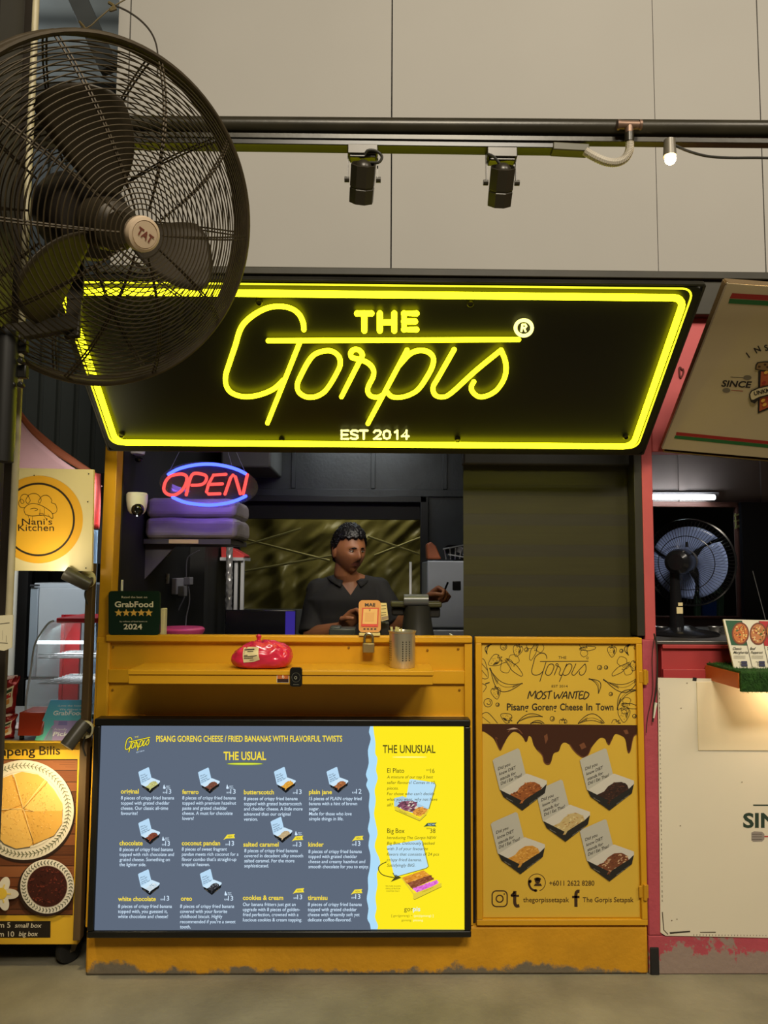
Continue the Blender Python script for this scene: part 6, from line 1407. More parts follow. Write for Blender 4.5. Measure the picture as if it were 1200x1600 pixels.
# counter of the pink stall
YK2 = 0.045
ctz = Z(1080, 1001, YK2)
pc_ = thing('pink_counter', 'red pink counter front of the neighbouring stall with a steel top', 'counter', at(1100, 1058, YK2))
rp_ = mat('red pink paint', C(176, 62, 62), .5, var=.08, scale=5)
m = MB(); m.box(X(1034, 1040, YK2), 3.0, YK2, YK2 + .25, Z(1100, 1462) + .002, ctz - .012); m.box(X(1034, 1040, YK2), 3.0, YK2 - .012, YK2, Z(1080, 1013, YK2), ctz - .012); m.box(X(1034, 1040, YK2), 3.0, YK2 - .012, YK2, Z(1080, 1062, YK2), Z(1080, 1045, YK2)); m.build('front', rp_, pc_, bevel=.002)
m = MB(); m.box(X(1024, 1000, YK2), 3.0, YK2 - .012, YK2 + .6, ctz - .011, ctz); m.build('worktop', mat('dull steel top', C(120, 116, 112), .3, metal=.7), pc_, bevel=.002)
m = MB()
for i, px in enumerate((1024, 1037, 1046, 1112, 1126)):
    c = at(px, 984 + (i % 2) * 4, .3); m.lathe([(.0, 0), (.02, 0), (.03, c.z - ctz), (.027, c.z - ctz)], V((c.x, .3, ctz + .0005)), UZ, 16)
for i in range(5): tag(MB().lathe([(0, 0), (.018, 0), (.026, .022), (.028, .024), (.024, .022), (.016, .003), (0, .003)], V((X((1030, 1116, 1128, 1138, 1148)[i], 985, .35), .32 + .02 * (i % 2), ctz + .0005)), UZ, 18).build('steel_bowl', mat('steel bowl', C(150, 150, 150), .25, metal=.8)), ('small steel bowl left of the black table fan base', 'small steel bowl just right of the black table fan base', 'second small steel bowl right of the table fan base', 'third small steel bowl right of the table fan base', 'small steel bowl nearest the pizza menu stand')[i], 'bowl', 'steel bowls on the pink counter')
m = MB(); m.lathe([(0, 0), (.12, 0), (.125, .006), (0, .008)], V((X(1060, 985, .3), .26, ctz)), UZ, 30)
# table fan, seen from behind
YT2 = 0.34
ft = thing('table_fan', 'black table fan seen from behind on the pink counter', 'fan', V((X(1056, 985, YT2), YT2, ctz)))
fc = at(1077, 879, YT2); Rf = 67 / F * (fc - CAM).dot(FW)
fax = V((.75, 1, .06)).normalized(); f_u = UX - fax * UX.dot(fax); f_u.normalize(); f_w = fax.cross(f_u)
bk_g = mat('black fan plastic', C(24, 24, 26), .22)
def ffp(r, a, h): return fc + (f_u * math.cos(a) + f_w * math.sin(a)) * r + fax * h
for nm, sg in (('rear_guard', -1), ('front_guard', 1)):
    m = MB()
    for k in range(72):
        a = 2 * math.pi * k / 72; m.tube([ffp(r * Rf, a, sg * (.055 * (1 - r ** 3)) + sg * .006) for r in (.24, .45, .65, .82, .93, 1.0)], .0009, 4)
    for r in (.24, .62, 1.0): m.tube([ffp(r * Rf, 2 * math.pi * k / 60, sg * (.055 * (1 - r ** 3)) + sg * .006) for k in range(60)], .0032 if r == 1 else .0016, 6, True)
    m.build(nm, bk_g, ft)
bf = mat('smoky blue blade', C(128, 146, 196), .25, spec=.5)
for b in range(3):
    m = MB()
    def fb_(u, v):
        r = (.16 + .68 * v) * Rf; w = (.55 + .55 * math.sin(v * 2.2)); a = b * 2.094 + (u - .5) * 1.98 * min(1, w) + .35 * v
        return ffp(r, a, .018 * (u - .5))
    m.grid(fb_, 14, 8); m.build('blade', bf, ft, solid=.002, fix=False, sharp=60)
m = MB(); mc = fc - fax * .072 + V((0, 0, .008)); m.lathe([(0, -.118), (.028, -.116), (.042, -.104), (.047, -.08), (.047, -.025), (.040, -.012), (.038, .02), (.03, .025), (0, .025)], mc, fax, 28); m.cyl(mc + V((-.015, -.06, .05)), mc + V((-.015, -.06, .068)), .005, 8); m.build('motor_housing', bk_g, ft)
m = MB(); m.lathe([(.036, .012), (.041, .016), (.041, .030), (.036, .034)], mc, fax, 24); m.build('grey_collar', mat('grey plastic', C(110, 108, 108), .4), ft)
m = MB(); pbz = at(1054, 890, YT2 - .10); bb = V((X(1058, 985, YT2 - .09), YT2 - .09, ctz + .02)); m.tube([pbz, pbz.lerp(bb, .3), pbz.lerp(bb, .7), bb], [.017, .018, .022, .027], 16); m.build('column', bk_g, ft)
m = MB(); m.lathe([(.125, 0), (.128, .006), (.118, .014), (.06, .022), (.034, .034), (0, .034)], V((bb.x + .02, YT2 - .08, ctz)), UZ, 40); m.build('base', bk_g, ft)
m = MB(); 
for y0_, y1_ in ((948, 958), (941, 946)):
    z0_, z1_ = Z(1060, y1_, YT2 - .09), Z(1060, y0_, YT2 - .09); m.box(bb.x - .012 + (.006 if y0_ == 941 else 0), bb.x + .010, YT2 - .120, YT2 - .1175, z0_, z1_)
m.build('column_sticker', mat('cream sticker', C(206, 190, 160), .5), ft)
# turf ledge with orange bracket
gl = thing('turf_ledge', 'shelf covered with green artificial turf on an orange bracket at the right edge', 'shelf', at(1160, 1060, -.12))
yt1 = -.16
tz = Z(1160, 1052, yt1); tz0 = Z(1175, 1076, yt1); tx0 = X(1153, 1060, yt1); tx0b = X(1099, 1035, YK2)
lw = mat('green turf', C(46, 84, 28), .9, var=.35, scale=60, bump=.8, bscale=220)
m = MB(); m.slab([V((tx0, yt1, tz)), V((2.4, yt1, tz)), V((2.4, YK2 - .013, tz)), V((tx0b, YK2 - .013, tz))], (0, 0, -.02)); m.build('board', mat('orange painted wood', C(198, 98, 40), .5, var=.1), gl)
m = MB()
a, b = V((tx0b, YK2 - .014, tz)), V((tx0, yt1, tz)); d_ = Z(1100, 1035, YK2) - Z(1100, 1061, YK2)
m.slab([a + UZ * -.001, b + UZ * -.001, b + UZ * (tz0 - tz), a + UZ * (tz0 - tz)], V((.010, .004, 0))); m.build('side_board', mat('orange painted wood', C(1, 1, 1)), gl, bevel=.001)
m = MB(); m.slab([V((tx0 + .004, yt1 - .001, tz + .001)), V((2.4, yt1 - .001, tz + .001)), V((2.4, YK2 - .014, tz + .001)), V((tx0b + .004, YK2 - .014, tz + .001))], (0, 0, .006)); m.box(tx0 + .004, 2.4, yt1 - .012, yt1 - .001, tz0 - .008, tz + .007)
rnd2 = random.Random(3)
for k in range(5200):
    x = tx0 + .004 + rnd2.random() ** 1.3 * .45
    if rnd2.random() < .6: p = V((x, yt1 - .012, tz0 - .006 + rnd2.random() * (tz - tz0 + .012))); d = V((rnd2.uniform(-.6, .6), -.6, rnd2.uniform(-1.2, -.1)))
    else:
        y_ = rnd2.uniform(yt1, YK2 - .02); p = V((x - (y_ - yt1) / (YK2 - yt1) * (tx0 - tx0b) , y_, tz + .006)); d = V((rnd2.uniform(-.5, .5), rnd2.uniform(-.5, .5), 1))
    d = d.normalized() * rnd2.uniform(.006, .012); w = V((.0011, .0004, .0005)); m.add([p - w, p + w, p + d], [(0, 1, 2)])
m.build('turf', lw, gl, fix=False)['kind'] = 'stuff'
lamp('ledge_light', 'AREA', (1.34, -.10, tz - .03), (1.28, .25, tz - .4), 1.0, (1.0, .74, .42), .16, .06)
# pizza menu stand
yb_ = -.10
pm4 = [(1130, 967.5), (1330, 972), (1345, 1048), (1147, 1044)]
pms = thing('pizza_menu', 'small tilted pizza menu board with green, white and red fields on the turf ledge', 'menu board', at(1200, 1046, yb_))
pb_n = V((0, -1, .35)).normalized(); pb_o = at(1147, 1044.5, yb_); pb_o.z = max(pb_o.z, tz + .012)
pbq = lambda x, y: on(x, y, pb_o, pb_n)
m = MB(); m.slab([pbq(*p) for p in pm4], -pb_n * .006); pmb = m.build('board', mat('cream card board', C(222, 214, 190), .4), pms)
m = MB(); zz = tz + .007; p = pbq(1230, 1000); m.slab([V((p.x - .03, p.y + .006, p.z)), V((p.x + .03, p.y + .006, p.z)), V((p.x + .03, p.y + .08, zz)), V((p.x - .03, p.y + .08, zz))], (0, .004, 0)); m.build('prop', mat('cream card board', C(1, 1, 1)), pms)
s = Sheet(pb_o, pb_n); kr = lambda x, y: (1000 + x * .26247, 680 + y * .2625)
s.fill([kr(*p) for p in ((508, 1102), (606, 1104), (638, 1252), (544, 1250))], flat(34, 84, 52)); s.fill([kr(*p) for p in ((708, 1106), (830, 1108), (856, 1256), (740, 1254))], flat(176, 36, 40))
for (cx, cy, c1, c2) in ((598, 1180, (196, 110, 50), (226, 170, 90)), (704, 1182, (190, 120, 70), (222, 186, 140)), (800, 1166, (200, 130, 60), (230, 190, 110))):
    q = kr(cx, cy); s.disc(q[0], q[1], 13.5, 17.5, flat(120, 62, 36), 2); s.disc(q[0], q[1], 11.2, 15, flat(*c1), 3)
    for k in range(40): a = rnd.uniform(0, 6.28); r = math.sqrt(rnd.random()); s.disc(q[0] + 10 * r * math.cos(a), q[1] + 13 * r * math.sin(a), rnd.uniform(.7, 1.9), rnd.uniform(.6, 1.6), rnd.choice((flat(*c2), flat(150, 50, 30), flat(90, 100, 50), flat(236, 200, 120))), 4, 8)
s.line([kr(606, 1104), kr(670, 1388)], .7, flat(60, 56, 50), 3); s.line([kr(708, 1106), kr(770, 1390)], .7, flat(60, 56, 50), 3)
for t, x, y, x1_ in (('Classic', 552, 1276, 606), ('Margherita', 556, 1299, 644), ('Beef', 655, 1276, 690), ('Pepperoni', 660, 1299, 732), ('Tr', 757, 1276, 790)): s.text(t, *kr(x, y), flat(44, 40, 36), h=3.6, x1=kr(x1_, 0)[0], shear=.3, bold=.015, k=4)
for x0_ in (558, 664): 
    for i in range(3): s.line([kr(x0_, 1312 + i * 7), kr(x0_ + 70, 1313 + i * 7)], .5, flat(170, 164, 150), 4)
for x0_ in (585, 690):
    s.fill([kr(*p) for p in ((x0_ + 17, 1344), (x0_ + 52, 1344), (x0_ + 54, 1358), (x0_ + 18, 1358))], flat(50, 48, 76), 4); s.fill([kr(*p) for p in ((x0_ + 17, 1361), (x0_ + 54, 1361), (x0_ + 56, 1376), (x0_ + 19, 1376))], flat(50, 48, 76), 4); s.line([kr(x0_, 1348), kr(x0_ + 12, 1348), kr(x0_ + 12, 1372)], .7, flat(70, 66, 60), 4)
s.build('menu_print', None, pmb, fix=False)
# big white board on the pink front
YWB = -0.004
wbd = thing('white_front_board', 'large off white board with dark green letters on the pink stall front', 'board', at(1120, 1460, YWB))
wmat = mat('off white board front', C(224, 214, 190), .55, var=.03, scale=2.5)
m = MB(); m.slab([at(*p, YWB) for p in ((1028, 1059), (1330, 1064), (1330, 1468), (1040, 1462), (1032, 1457))], (0, .0036, 0)); wbp = m.build('panel', wmat, wbd)
s = Sheet((0, YWB, 1), FRONT); kw = lambda x, y: (1000 + x * .35026, 1040 + y * .35)
gd = flat(44, 62, 48)
s.text('SINCE', *kw(460, 722), gd, h=21.5, x1=1262, bold=.03); s.line([kw(505, 623), kw(800, 624)], 2.0, gd)
s.fill([kw(*p) for p in ((497, 745), (510, 740), (545, 742), (555, 752), (555, 775), (545, 785), (505, 786), (497, 780))], flat(150, 140, 130)); s.line([kw(555, 763), kw(800, 766)], 2.2, flat(176, 60, 60)); 
for y_ in (752, 764, 776): s.line([kw(500, y_), kw(545, y_)], .5, flat(90, 84, 78), 3)
s.fill([kw(*p) for p in ((132, 1190), (224, 1184), (224, 1190), (134, 1198))], flat(56, 48, 38)); s.fill([kw(*p) for p in ((268, 1189), (338, 1188), (338, 1193), (268, 1193))], flat(90, 76, 60)); s.fill([kw(*p) for p in ((236, 52), (254, 54), (252, 70), (234, 68))], flat(30, 28, 26))
for q in range(46): y_ = 100 + q * 21; x_ = 86 + (y_ - 100) * .014; s.line([kw(x_, y_), kw(x_ + .5, y_ + rnd.uniform(5, 12))], .9, flat(96, 80, 60))
for q in range(28): x_ = 240 + q * 14; s.line([kw(x_, 1199 + (x_ - 240) * .012), kw(x_, 1207)], .8, flat(110, 92, 72))
s.line([kw(100, 1100), kw(106, 1180), kw(125, 1200)], 1.4, flat(80, 68, 52)); s.line([kw(84, 110), kw(88, 240)], .7, flat(90, 76, 60))
for x_, y_ in ((165, 1132), (142, 1138), (455, 520), (180, 715), (183, 190), (210, 78)): s.disc(*kw(x_, y_), 1.0, .8, flat(120, 104, 80), 2, 8)
s.build('board_lettering', None, wbp, fix=False)
m = MB(); m.box(X(1089, 1100, YWB), 3.0, YWB - .003, YWB - .0002, Z(1090, 1172, YWB), Z(1090, 1066, YWB)); tag(m.build('cream_patch', mat('deeper cream tone', C(226, 210, 176), .55, var=.03)), 'slightly darker cream patch over the upper part of the white board', 'panel')  # thin patch, slightly darker cream than the board
# black cable with a white plug down the pink post
cb_ = thing('hanging_plug_cable', 'black cable with a white plug tail hanging down the pink post', 'cable', at(1022, 1130, -.03))
m = MB(); m.tube(smooth_path([at(*p, -.015) for p in ((1022, 990), (1026, 1010), (1027, 1040), (1026, 1070), (1022, 1100), (1020, 1128))]), .0028, 8); m.tube(smooth_path([at(*p, -.012) for p in ((1023, 992), (1019, 1030), (1020, 1080), (1012, 1120), (1010, 1145))]), .0012, 6); m.build('cord', mat('black rubber', C(1, 1, 1)), cb_)
m = MB(); m.tube([at(1025, 1098, -.018), at(1021.5, 1122, -.018)], [.0045, .0022], 8); m.build('plug', white_pl, cb_)
m = MB(); m.tube(smooth_path([at(*p, .027) for p in ((1066, 578), (1062, 574), (1062, 586), (1064, 590), (1068, 582), (1067, 576))]), .003, 6); tag(m.build('rope_loop', mat('brown rope', C(96, 40, 34), .8)), 'small brown rope loop hanging on the pink post between the two signs', 'rope')
m = MB(); m.tube([at(1176, 892, .4), at(1196, 968, .4), at(1206, 1003, .4)], .0016, 6); tag(m.build('thin_rod', mat('bright wire', C(1, 1, 1))), 'thin steel rod sticking up behind the pizza menu board', 'rod')
# ================================================================== THE VENDOR
skin_m = mat('brown skin', C(150, 98, 64), .45, var=.06, scale=14)
lip_m = mat('lips', C(128, 76, 62), .4)
hair_m = mat('black hair', C(18, 17, 18), .32, var=.3, scale=60, bump=.6, bscale=140)
shirt_m = mat('black polo cloth', C(34, 33, 31), .8, var=.12, scale=9, bump=.25, bscale=30)
def fuse(mb, voxel, smooth=2):
    """melts overlapping pieces into one continuous surface"""
    me = bpy.data.meshes.new('fuse'); me.from_pydata([tuple(v) for v in mb.v], [], mb.f)
    bm = bmesh.new(); bm.from_mesh(me); bmesh.ops.recalc_face_normals(bm, faces=bm.faces); bm.to_mesh(me); bm.free()
    o = bpy.data.objects.new('fuse', me); COL.objects.link(o)
    r = o.modifiers.new('r', 'REMESH'); r.mode = 'VOXEL'; r.voxel_size = voxel
    s_ = o.modifiers.new('s', 'SMOOTH'); s_.iterations = smooth; s_.factor = .5
    bpy.context.view_layer.update()
    ev = o.evaluated_get(bpy.context.evaluated_depsgraph_get()); em_ = bpy.data.meshes.new_from_object(ev)
    out = MB(); out.v = [v.co.copy() for v in em_.vertices]; out.f = [tuple(p.vertices) for p in em_.polygons]; out.mi = [0] * len(out.f)
    bpy.data.objects.remove(o); bpy.data.meshes.remove(em_); bpy.data.meshes.remove(me)
    return out
def loft(m, rings, n=28, p=2.4):
    """rings: (centre, half width, half depth, side axis, front axis)"""
    vs = []; fs = []
    for c, w, d, sx, fx in rings:
        for k in range(n):
            a = 2 * math.pi * k / n; ca, sa = math.cos(a), math.sin(a)
            vs.append(V(c) + sx * (w * abs(ca) ** (2 / p) * (1 if ca > 0 else -1)) + fx * (d * abs(sa) ** (2 / p) * (1 if sa > 0 else -1)))
    L = len(rings)
    for i in range(L - 1):
        for k in range(n): fs.append((i * n + k, i * n + (k + 1) % n, (i + 1) * n + (k + 1) % n, (i + 1) * n + k))
    fs.append(tuple(range(n))); fs.append(tuple((L - 1) * n + k for k in range(n)))
    return m.add(vs, fs)
HY = 0.93
# head frame
hyaw, hpit = R(31), R(7)
hf_ = V((math.sin(hyaw) * math.cos(hpit), -math.cos(hyaw) * math.cos(hpit), -math.sin(hpit)))
hs_ = V((math.cos(hyaw), math.sin(hyaw), 0)); hu_ = hs_.cross(hf_); hu_ = hu_ if hu_.z > 0 else -hu_
hc = at(545.5, 860.5, HY)
def g(x, s_): return math.exp(-(x / s_) ** 2)
def hp(x, y, z, off=0.0):
    """surface of the head in the direction (side, front, up)"""
    L = math.sqrt(x * x + y * y + z * z); x, y, z = x / L, y / L, z / L
    X_, Y_, Z_ = x * .0700, y * (.090 if y < 0 else .086), z * .106
    if z < 0: X_ *= 1 - .36 * (-z) ** 1.6; Y_ *= 1 - (.34 if y < 0 else .06) * (-z) ** 1.5
    if y > 0:
        f = y ** .5
        sx = x / max(.25, math.sqrt(1 - min(.94, z * z)))
        Y_ += f * (.019 * g(sx, .17 + .14 * max(0, -z)) * max(0, g(z + .22, .16)) + .010 * g(sx, .13) * g(z + .02, .20))   # nose
        Y_ += f * (.0035 * g(z - .20, .09) * g(sx, .7)) - f * (.0085 * (g(sx - .42, .20) + g(sx + .42, .20)) * g(z - .05, .11))     # brow, sockets
        Y_ += f * (.0055 * g(sx, .30) * (g(z + .475, .05) + g(z + .565, .055)) - .004 * g(sx, .36) * g(z + .52, .025))                # lips
        Y_ += f * (.010 * g(sx, .34) * g(z + .86, .13) - .003 * g(z + .68, .06) * g(sx, .4))
        Y_ += f * .003 * (g(sx - .55, .2) + g(sx + .55, .2)) * g(z + .22, .18)
    return hc + hs_ * X_ + hf_ * Y_ + hu_ * Z_ + (hs_ * x + hf_ * y + hu_ * z) * off
def sph(u, v): t, a = math.pi * v, 2 * math.pi * u; return (math.sin(t) * math.cos(a), math.sin(t) * math.sin(a), math.cos(t))
body = MB()
body.grid(lambda u, v: hp(*sph(u, v)), 120, 90)
body.ball(hp(-1, -.12, -.05) - hs_ * .0005, (.009, .019, .031), 14, (hs_, hf_, hu_)); body.ball(hp(1, -.12, -.05), (.009, .019, .031), 14, (hs_, hf_, hu_))
ts, tf = V((.985, .17, 0)).normalized(), V((.17, -.985, 0)).normalized()
nk = at(544, 905, HY + .05)
body.tube([hc - hu_ * .055 - hf_ * .018, hc - hu_ * .10 - hf_ * .022, nk, nk - UZ * .06], [.050, .052, .060, .075], 20)
zsh = nk.z
cx_ = nk.x
def tc_(dz, dy=0.0): return V((cx_ + .005, HY + .06 + dy, zsh + dz))
TOR = [(tc_(-.005), .062, .058), (tc_(-.045), .140, .078), (tc_(-.09), .190, .098), (tc_(-.17), .182, .110), (tc_(-.28), .160, .106), (tc_(-.38), .158, .104), (tc_(-.48), .172, .112), (tc_(-.55), .165, .11)]
loft(body, [(c_, w_, d_, ts, tf) for c_, w_, d_ in TOR])
SL, SR = at(499, 924, HY + .06), at(590, 922, HY + .08)
EL, ER = at(486, 994, HY - .03), at(621, 980, HY - .03)
WL, WR = at(534, 981, HY - .21), at(666, 941, HY - .17)
for sh_, el, wr in ((SL, EL, WL), (SR, ER, WR)):
    body.tube([nk - UZ * .005, nk.lerp(sh_, .5) - UZ * .004, sh_], [.050, .048, .050], 16); body.tube([sh_, sh_.lerp(el, .3), sh_.lerp(el, .75), el, el.lerp(wr, .3), el.lerp(wr, .75), wr], [.056, .051, .043, .039, .040, .030, .026], 16); body.ball(sh_, .056, 14)
def hand(wr, dirn, palm_n, thumb_side, curl, lens=(.040, .026, .021)):
    d = V(dirn).normalized(); n_ = V(palm_n); n_ = (n_ - d * n_.dot(d)).normalized(); s_ = d.cross(n_).normalized() * thumb_side
    loft(body, [(wr + d * t, w_, h_, s_, n_) for t, w_, h_ in ((-.02, .025, .021), (.02, .033, .018), (.055, .041, .016), (.088, .041, .0145), (.096, .036, .011))], 16)
    for k, (o, L) in enumerate(((.030, .92), (.010, 1.0), (-.010, .95), (-.029, .78))):
        p = wr + d * .088 + s_ * o; a = 0; P = [p - d * .02, p]; q = p
        for j, ln in enumerate(lens):
            a += curl[j] * (1 + .08 * k); dd = d * math.cos(a) + n_ * math.sin(a) + s_ * (o * .6); q = q + dd.normalized() * ln * L; P.append(q)
        body.tube(P, [.0095, .0098, .009, .0085, .0072], 10); body.ball(P[-1], .0074, 8)
    p = wr + d * .028 + s_ * .026; t1 = p + (d * .6 + s_ * .65 + n_ * .45).normalized() * .036; t2 = t1 + (d * .8 + s_ * .0 + n_ * .6).normalized() * .032; t3 = t2 + (d * .7 - s_ * .45 + n_ * .5).normalized() * .024
    body.tube([p - s_ * .012, p, t1, t2, t3], [.013, .014, .0115, .0100, .008], 10); body.ball(t3, .0082, 8)
    return wr + d * .088 + n_ * .03
hand(WL, at(556, 960, HY - .24) - WL, V((.35, -.75, -.5)), -1, (.5, .7, .5))
gr = hand(WR, at(684, 927, HY - .19) - WR, V((.1, -.5, -.85)), -1, (1.1, 1.2, .8))
# hips, legs and feet (standing behind the counter, knees a little bent)
hips = tc_(-.53)
feet = []
for q in (-1, 1):
    h_ = hips + ts * (.09 * q) - UZ * .02; kn_ = V((h_.x + .02 * q, h_.y - .17, .46)); an = V((h_.x + .02 * q, h_.y + .02, .09))
    body.tube([h_, h_.lerp(kn_, .5), kn_, kn_.lerp(an, .35), an], [.088, .072, .056, .052, .038], 16)
    body.ball(V((an.x, an.y + .0, .055)), (.036, .045, .05), 14); body.tube([V((an.x, an.y + .02, .045)), V((an.x + .012 * q, an.y - .10, .04)), V((an.x + .018 * q, an.y - .17, .032))], [.040, .040, .028], 14)
vendor = thing('person', 'person in black polo shirt behind the counter, head turned aside, holding a pen', 'person', V((hips.x, hips.y, 0)))
fz_ = fuse(body, .0034, 2)
fz_.mats = [skin_m, lip_m]
def region(P): d = P - hc; return d.dot(hs_), d.dot(hf_), d.dot(hu_)
for i, f in enumerate(fz_.f):
    c_ = sum((fz_.v[j] for j in f), V()) / len(f); a, b_, u_q = region(c_)
    if b_ > .05 and abs(a) < .023 * (1 - ((u_q + .0535) / .0095) ** 2 if abs(u_q + .0535) < .0095 else 0): fz_.mi[i] = 1
fz_.build('body', None, vendor, fix=False, sharp=180)
# shirt
sh = MB()
loft(sh, [(c_ + UZ * (.006 if i == 0 else 0), w_ + .012, d_ + .012, ts, tf) for i, (c_, w_, d_) in enumerate(TOR)])
for s0_, el in ((SL, EL), (SR, ER)):
    e2_ = s0_.lerp(el, .96); sh.tube([nk.lerp(s0_, .45) - UZ * .012, s0_, s0_.lerp(el, .4), e2_], [.058, .062, .062, .059], 18); sh.ball(s0_, .062, 14)
sz = fuse(sh, .006, 3)
vc = at(548, 927, HY - .04)
keep = MB(); keep.v = [v + V((0, 0, 0)) + (v - nk).normalized() * (.004 * noise.noise(v * 11)) for v in sz.v]
me_ = bpy.data.meshes.new('cut'); me_.from_pydata(keep.v, [], sz.f); bm_ = bmesh.new(); bm_.from_mesh(me_)
cuts = [(vc + ts * .006, (ts - UZ * .72).normalized()), (vc - ts * .006, (-ts - UZ * .72).normalized())]
for o_, n_ in cuts: bmesh.ops.bisect_plane(bm_, geom=bm_.verts[:] + bm_.edges[:] + bm_.faces[:], plane_co=o_, plane_no=n_)
dead = []
for f in bm_.faces:
    c_ = f.calc_center_median(); dz = c_.z - vc.z
    if all((c_ - o_).dot(n_) < 0 for o_, n_ in cuts) and (c_ - nk).dot(tf) > .0: dead.append(f)
    elif (V((c_.x, c_.y, 0)) - V((nk.x, nk.y, 0))).length < .050 and dz > .02: dead.append(f)
bmesh.ops.delete(bm_, geom=dead, context='FACES'); bm_.verts.index_update(); bm_.verts.ensure_lookup_table()
keep.v = [v.co.copy() for v in bm_.verts]; keep.f = [tuple(v.index for v in f.verts) for f in bm_.faces]; keep.mi = [0] * len(keep.f); bm_.free(); bpy.data.meshes.remove(me_)
keep.build('polo_shirt', shirt_m, vendor, fix=False, sharp=180)
# collar: two flaps and a band round the neck
cm = MB()
band = [nk + ts * (.064 * math.cos(a)) + tf * (.064 * math.sin(a)) + UZ * (.020 - .030 * max(0, math.sin(a))) for a in (R(62 - 304 * i / 30) for i in range(31))]
out_ = [nk + ts * (.096 * math.cos(a)) + tf * (.100 * math.sin(a)) + UZ * (-.004 - .040 * max(0, math.sin(a)) ** 1.5 + .010 * abs(math.cos(a))) for a in (R(62 - 304 * i / 30) for i in range(31))]
cm.add(band + out_, [(i, i + 1, 32 + i, 31 + i) for i in range(30)])
cm.build('collar', shirt_m, vendor, solid=.004, fix=False, sharp=180)
tr = MB(); loft(tr, [(c_, w_ + .008, d_ + .008, ts, tf) for c_, w_, d_ in TOR[5:]])
for q in (-1, 1):
    h_ = hips + ts * (.09 * q) - UZ * .02; kn_ = V((h_.x + .02 * q, h_.y - .17, .46)); an = V((h_.x + .02 * q, h_.y + .02, .09)); tr.tube([h_, h_.lerp(kn_, .5), kn_, kn_.lerp(an, .35), an + UZ * .02], [.096, .082, .068, .064, .055], 16)
tz_ = fuse(tr, .010, 2); tz_.build('trousers', mat('dark trousers', C(30, 31, 36), .85), vendor, fix=False, sharp=180)
# hair
hm_ = MB(); NU, NV = 120, 60
hv = {}
def hair_off(x, y, z):
    top = max(0, z); q = .007 + .013 * top + .006 * max(0, y) * top
    return q + .0045 * noise.noise(V((x * 9, y * 9, z * 9))) + .003 * noise.noise(V((x * 22, y * 22, z * 22)))
def has_hair(x, y, z):
    if y > .30: line = .56 + .10 * abs(x) * (1 if x > 0 else -.3)
    elif y > -.05: line = .08 + 1.35 * max(0, y - .0)
    else: line = -.02 - .55 * min(1, (-y - .05) / .5)
    return z > line + .035 * math.sin(x * 16 + y * 9)
for j in range(NV + 1):
    for i in range(NU):
        d = sph(i / NU, j / NV * .82); hv[i, j] = d
idx = {}
def hidx(i, j, lay):
    k = (i % NU, j, lay)
    if k not in idx:
        d = hv[i % NU, j]; idx[k] = len(hm_.v); hm_.v.append(hp(*d, off=(hair_off(*d) if lay else -.004)))
    return idx[k]
cells = {(i, j) for j in range(NV) for i in range(NU) if has_hair(*hv[i, j])}
for (i, j) in cells:
    q = [(i, j), (i, j + 1), (i + 1, j + 1), (i + 1, j)]
    hm_.f.append(tuple(hidx(a, b_, 1) for a, b_ in q)); hm_.mi.append(0)
    for (n1, n2, nb_) in (((i, j + 1), (i + 1, j + 1), (i, j + 1)), ((i, j), (i, j + 1), ((i - 1) % NU, j)), ((i + 1, j + 1), (i + 1, j), ((i + 1) % NU, j))):
        if nb_ not in cells: hm_.f.append((hidx(*n1, 1), hidx(*n1, 0), hidx(*n2, 0), hidx(*n2, 1))); hm_.mi.append(0)
for k in range(260):                                         # short locks
    d = sph(rnd.random(), rnd.random() * .42)
    if not has_hair(d[0], d[1], d[2] - .03): continue
    a_ = hp(*d, off=hair_off(*d) - .003); t_ = V((rnd.uniform(-.6, .6), rnd.uniform(-.2, .9), -.25)); b_ = d[0] + t_.x * .16, d[1] + t_.y * .16, d[2] + t_.z * .16
    hm_.tube([a_, hp(*[(d[q] + b_[q]) / 2 for q in range(3)], off=hair_off(*d) + .002), hp(*b_, off=hair_off(*d) - .001)], [.0024, .0022, .0008], 5)
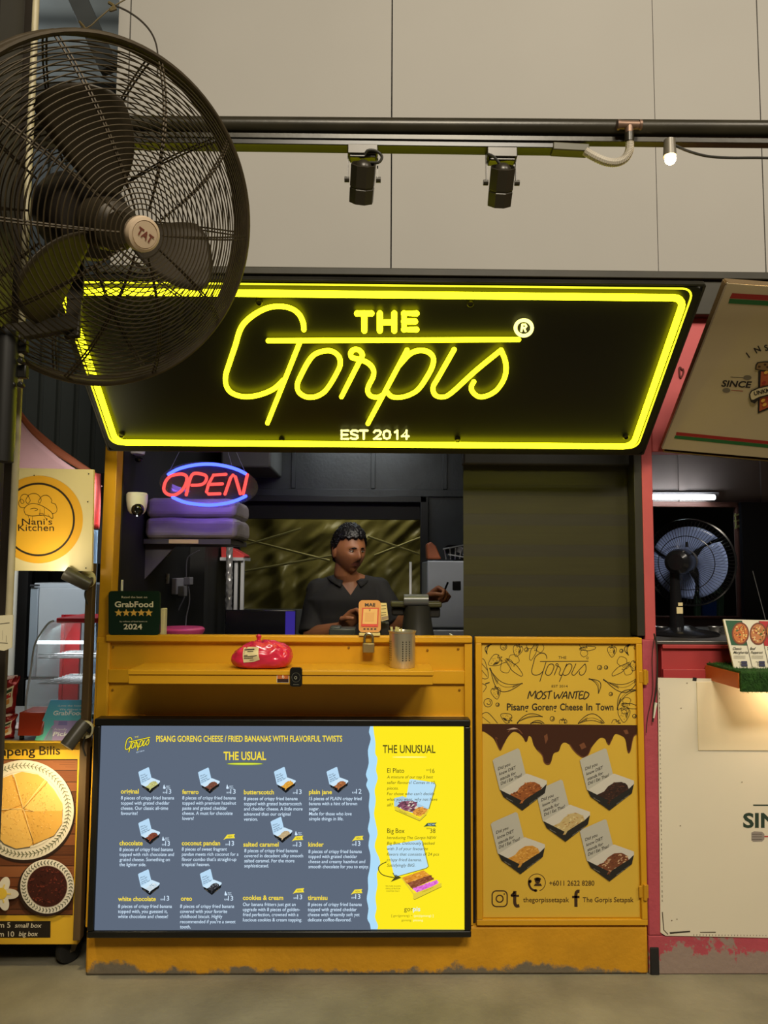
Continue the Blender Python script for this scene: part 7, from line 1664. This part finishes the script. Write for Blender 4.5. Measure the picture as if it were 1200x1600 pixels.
hm_.build('hair', hair_m, vendor, fix=True, sharp=180)
fc_ = MB()
for q in (-1, 1): fc_.tube([hp(q * (.17 + .12 * k), 1, .185 + (.03 if k in (1, 2) else 0) - .012 * k, .0015) for k in range(5)], [.0022, .0034, .0034, .0026, .0012], 6)
fc_.build('eyebrows', hair_m, vendor)
fc_ = MB()
for q in (-1, 1): fc_.tube([hp(q * (.02 + .075 * k), 1, -.385 - .022 * k - (.02 if k > 2 else 0), .001) for k in range(5)], [.0014, .0016, .0015, .0012, .0006], 6)
fc_.tube([hp(-.10, 1, -.72, .0005), hp(0, 1, -.74, .0008), hp(.10, 1, -.72, .0005)], [.001, .0022, .001], 6)
fc_.build('moustache', hair_m, vendor)
for q in (-1, 1):
    c_ = hp(q * .40, 1, .055, -.0035)
    m = MB(); m.use(mat('eye white', C(200, 190, 176), .25)).ball(c_, (.0125, .009, .0062), 14, (hs_, hf_, hu_)); m.use(mat('dark iris', C(26, 18, 14), .15)).ball(c_ + hf_ * .0058 - hu_ * .001 + hs_ * .001, (.0050, .004, .0050), 10, (hs_, hf_, hu_)); e_ = m.build('eye', None, vendor)
    m = MB(); m.tube([c_ + hs_ * (-.014 + .007 * k) + hu_ * (.0045 + .0028 * math.sin(k / 4 * math.pi)) + hf_ * (.0062 + .0028 * math.sin(k / 4 * math.pi)) for k in range(5)], .0027, 6); m.build('eyelid', mat('eyelid skin', C(112, 70, 46), .5), vendor)
m = MB()
for q in (-1, 1): m.ball(hp(q * .085, 1, -.335, -.001), (.003, .002, .002), 8)
m.build('nostrils', mat('nostril dark', C(44, 26, 20), .7), vendor)
pen = MB(); pen.tube([gr + V((-.02, .01, -.03)), gr + V((.012, -.02, .055))], .0042, 8); tag(pen.build('pen', blk_pl), 'black pen held upright in the person\'s raised hand', 'pen')
lamp('stall_tube_and_fill', 'AREA', (X(500, 700, .5), .32, zt_in + 0.18), hc, 1.3, (1.0, 0.92, 0.80), 0.4, 0.06)  # added lamp aimed at the vendor's head to light the face
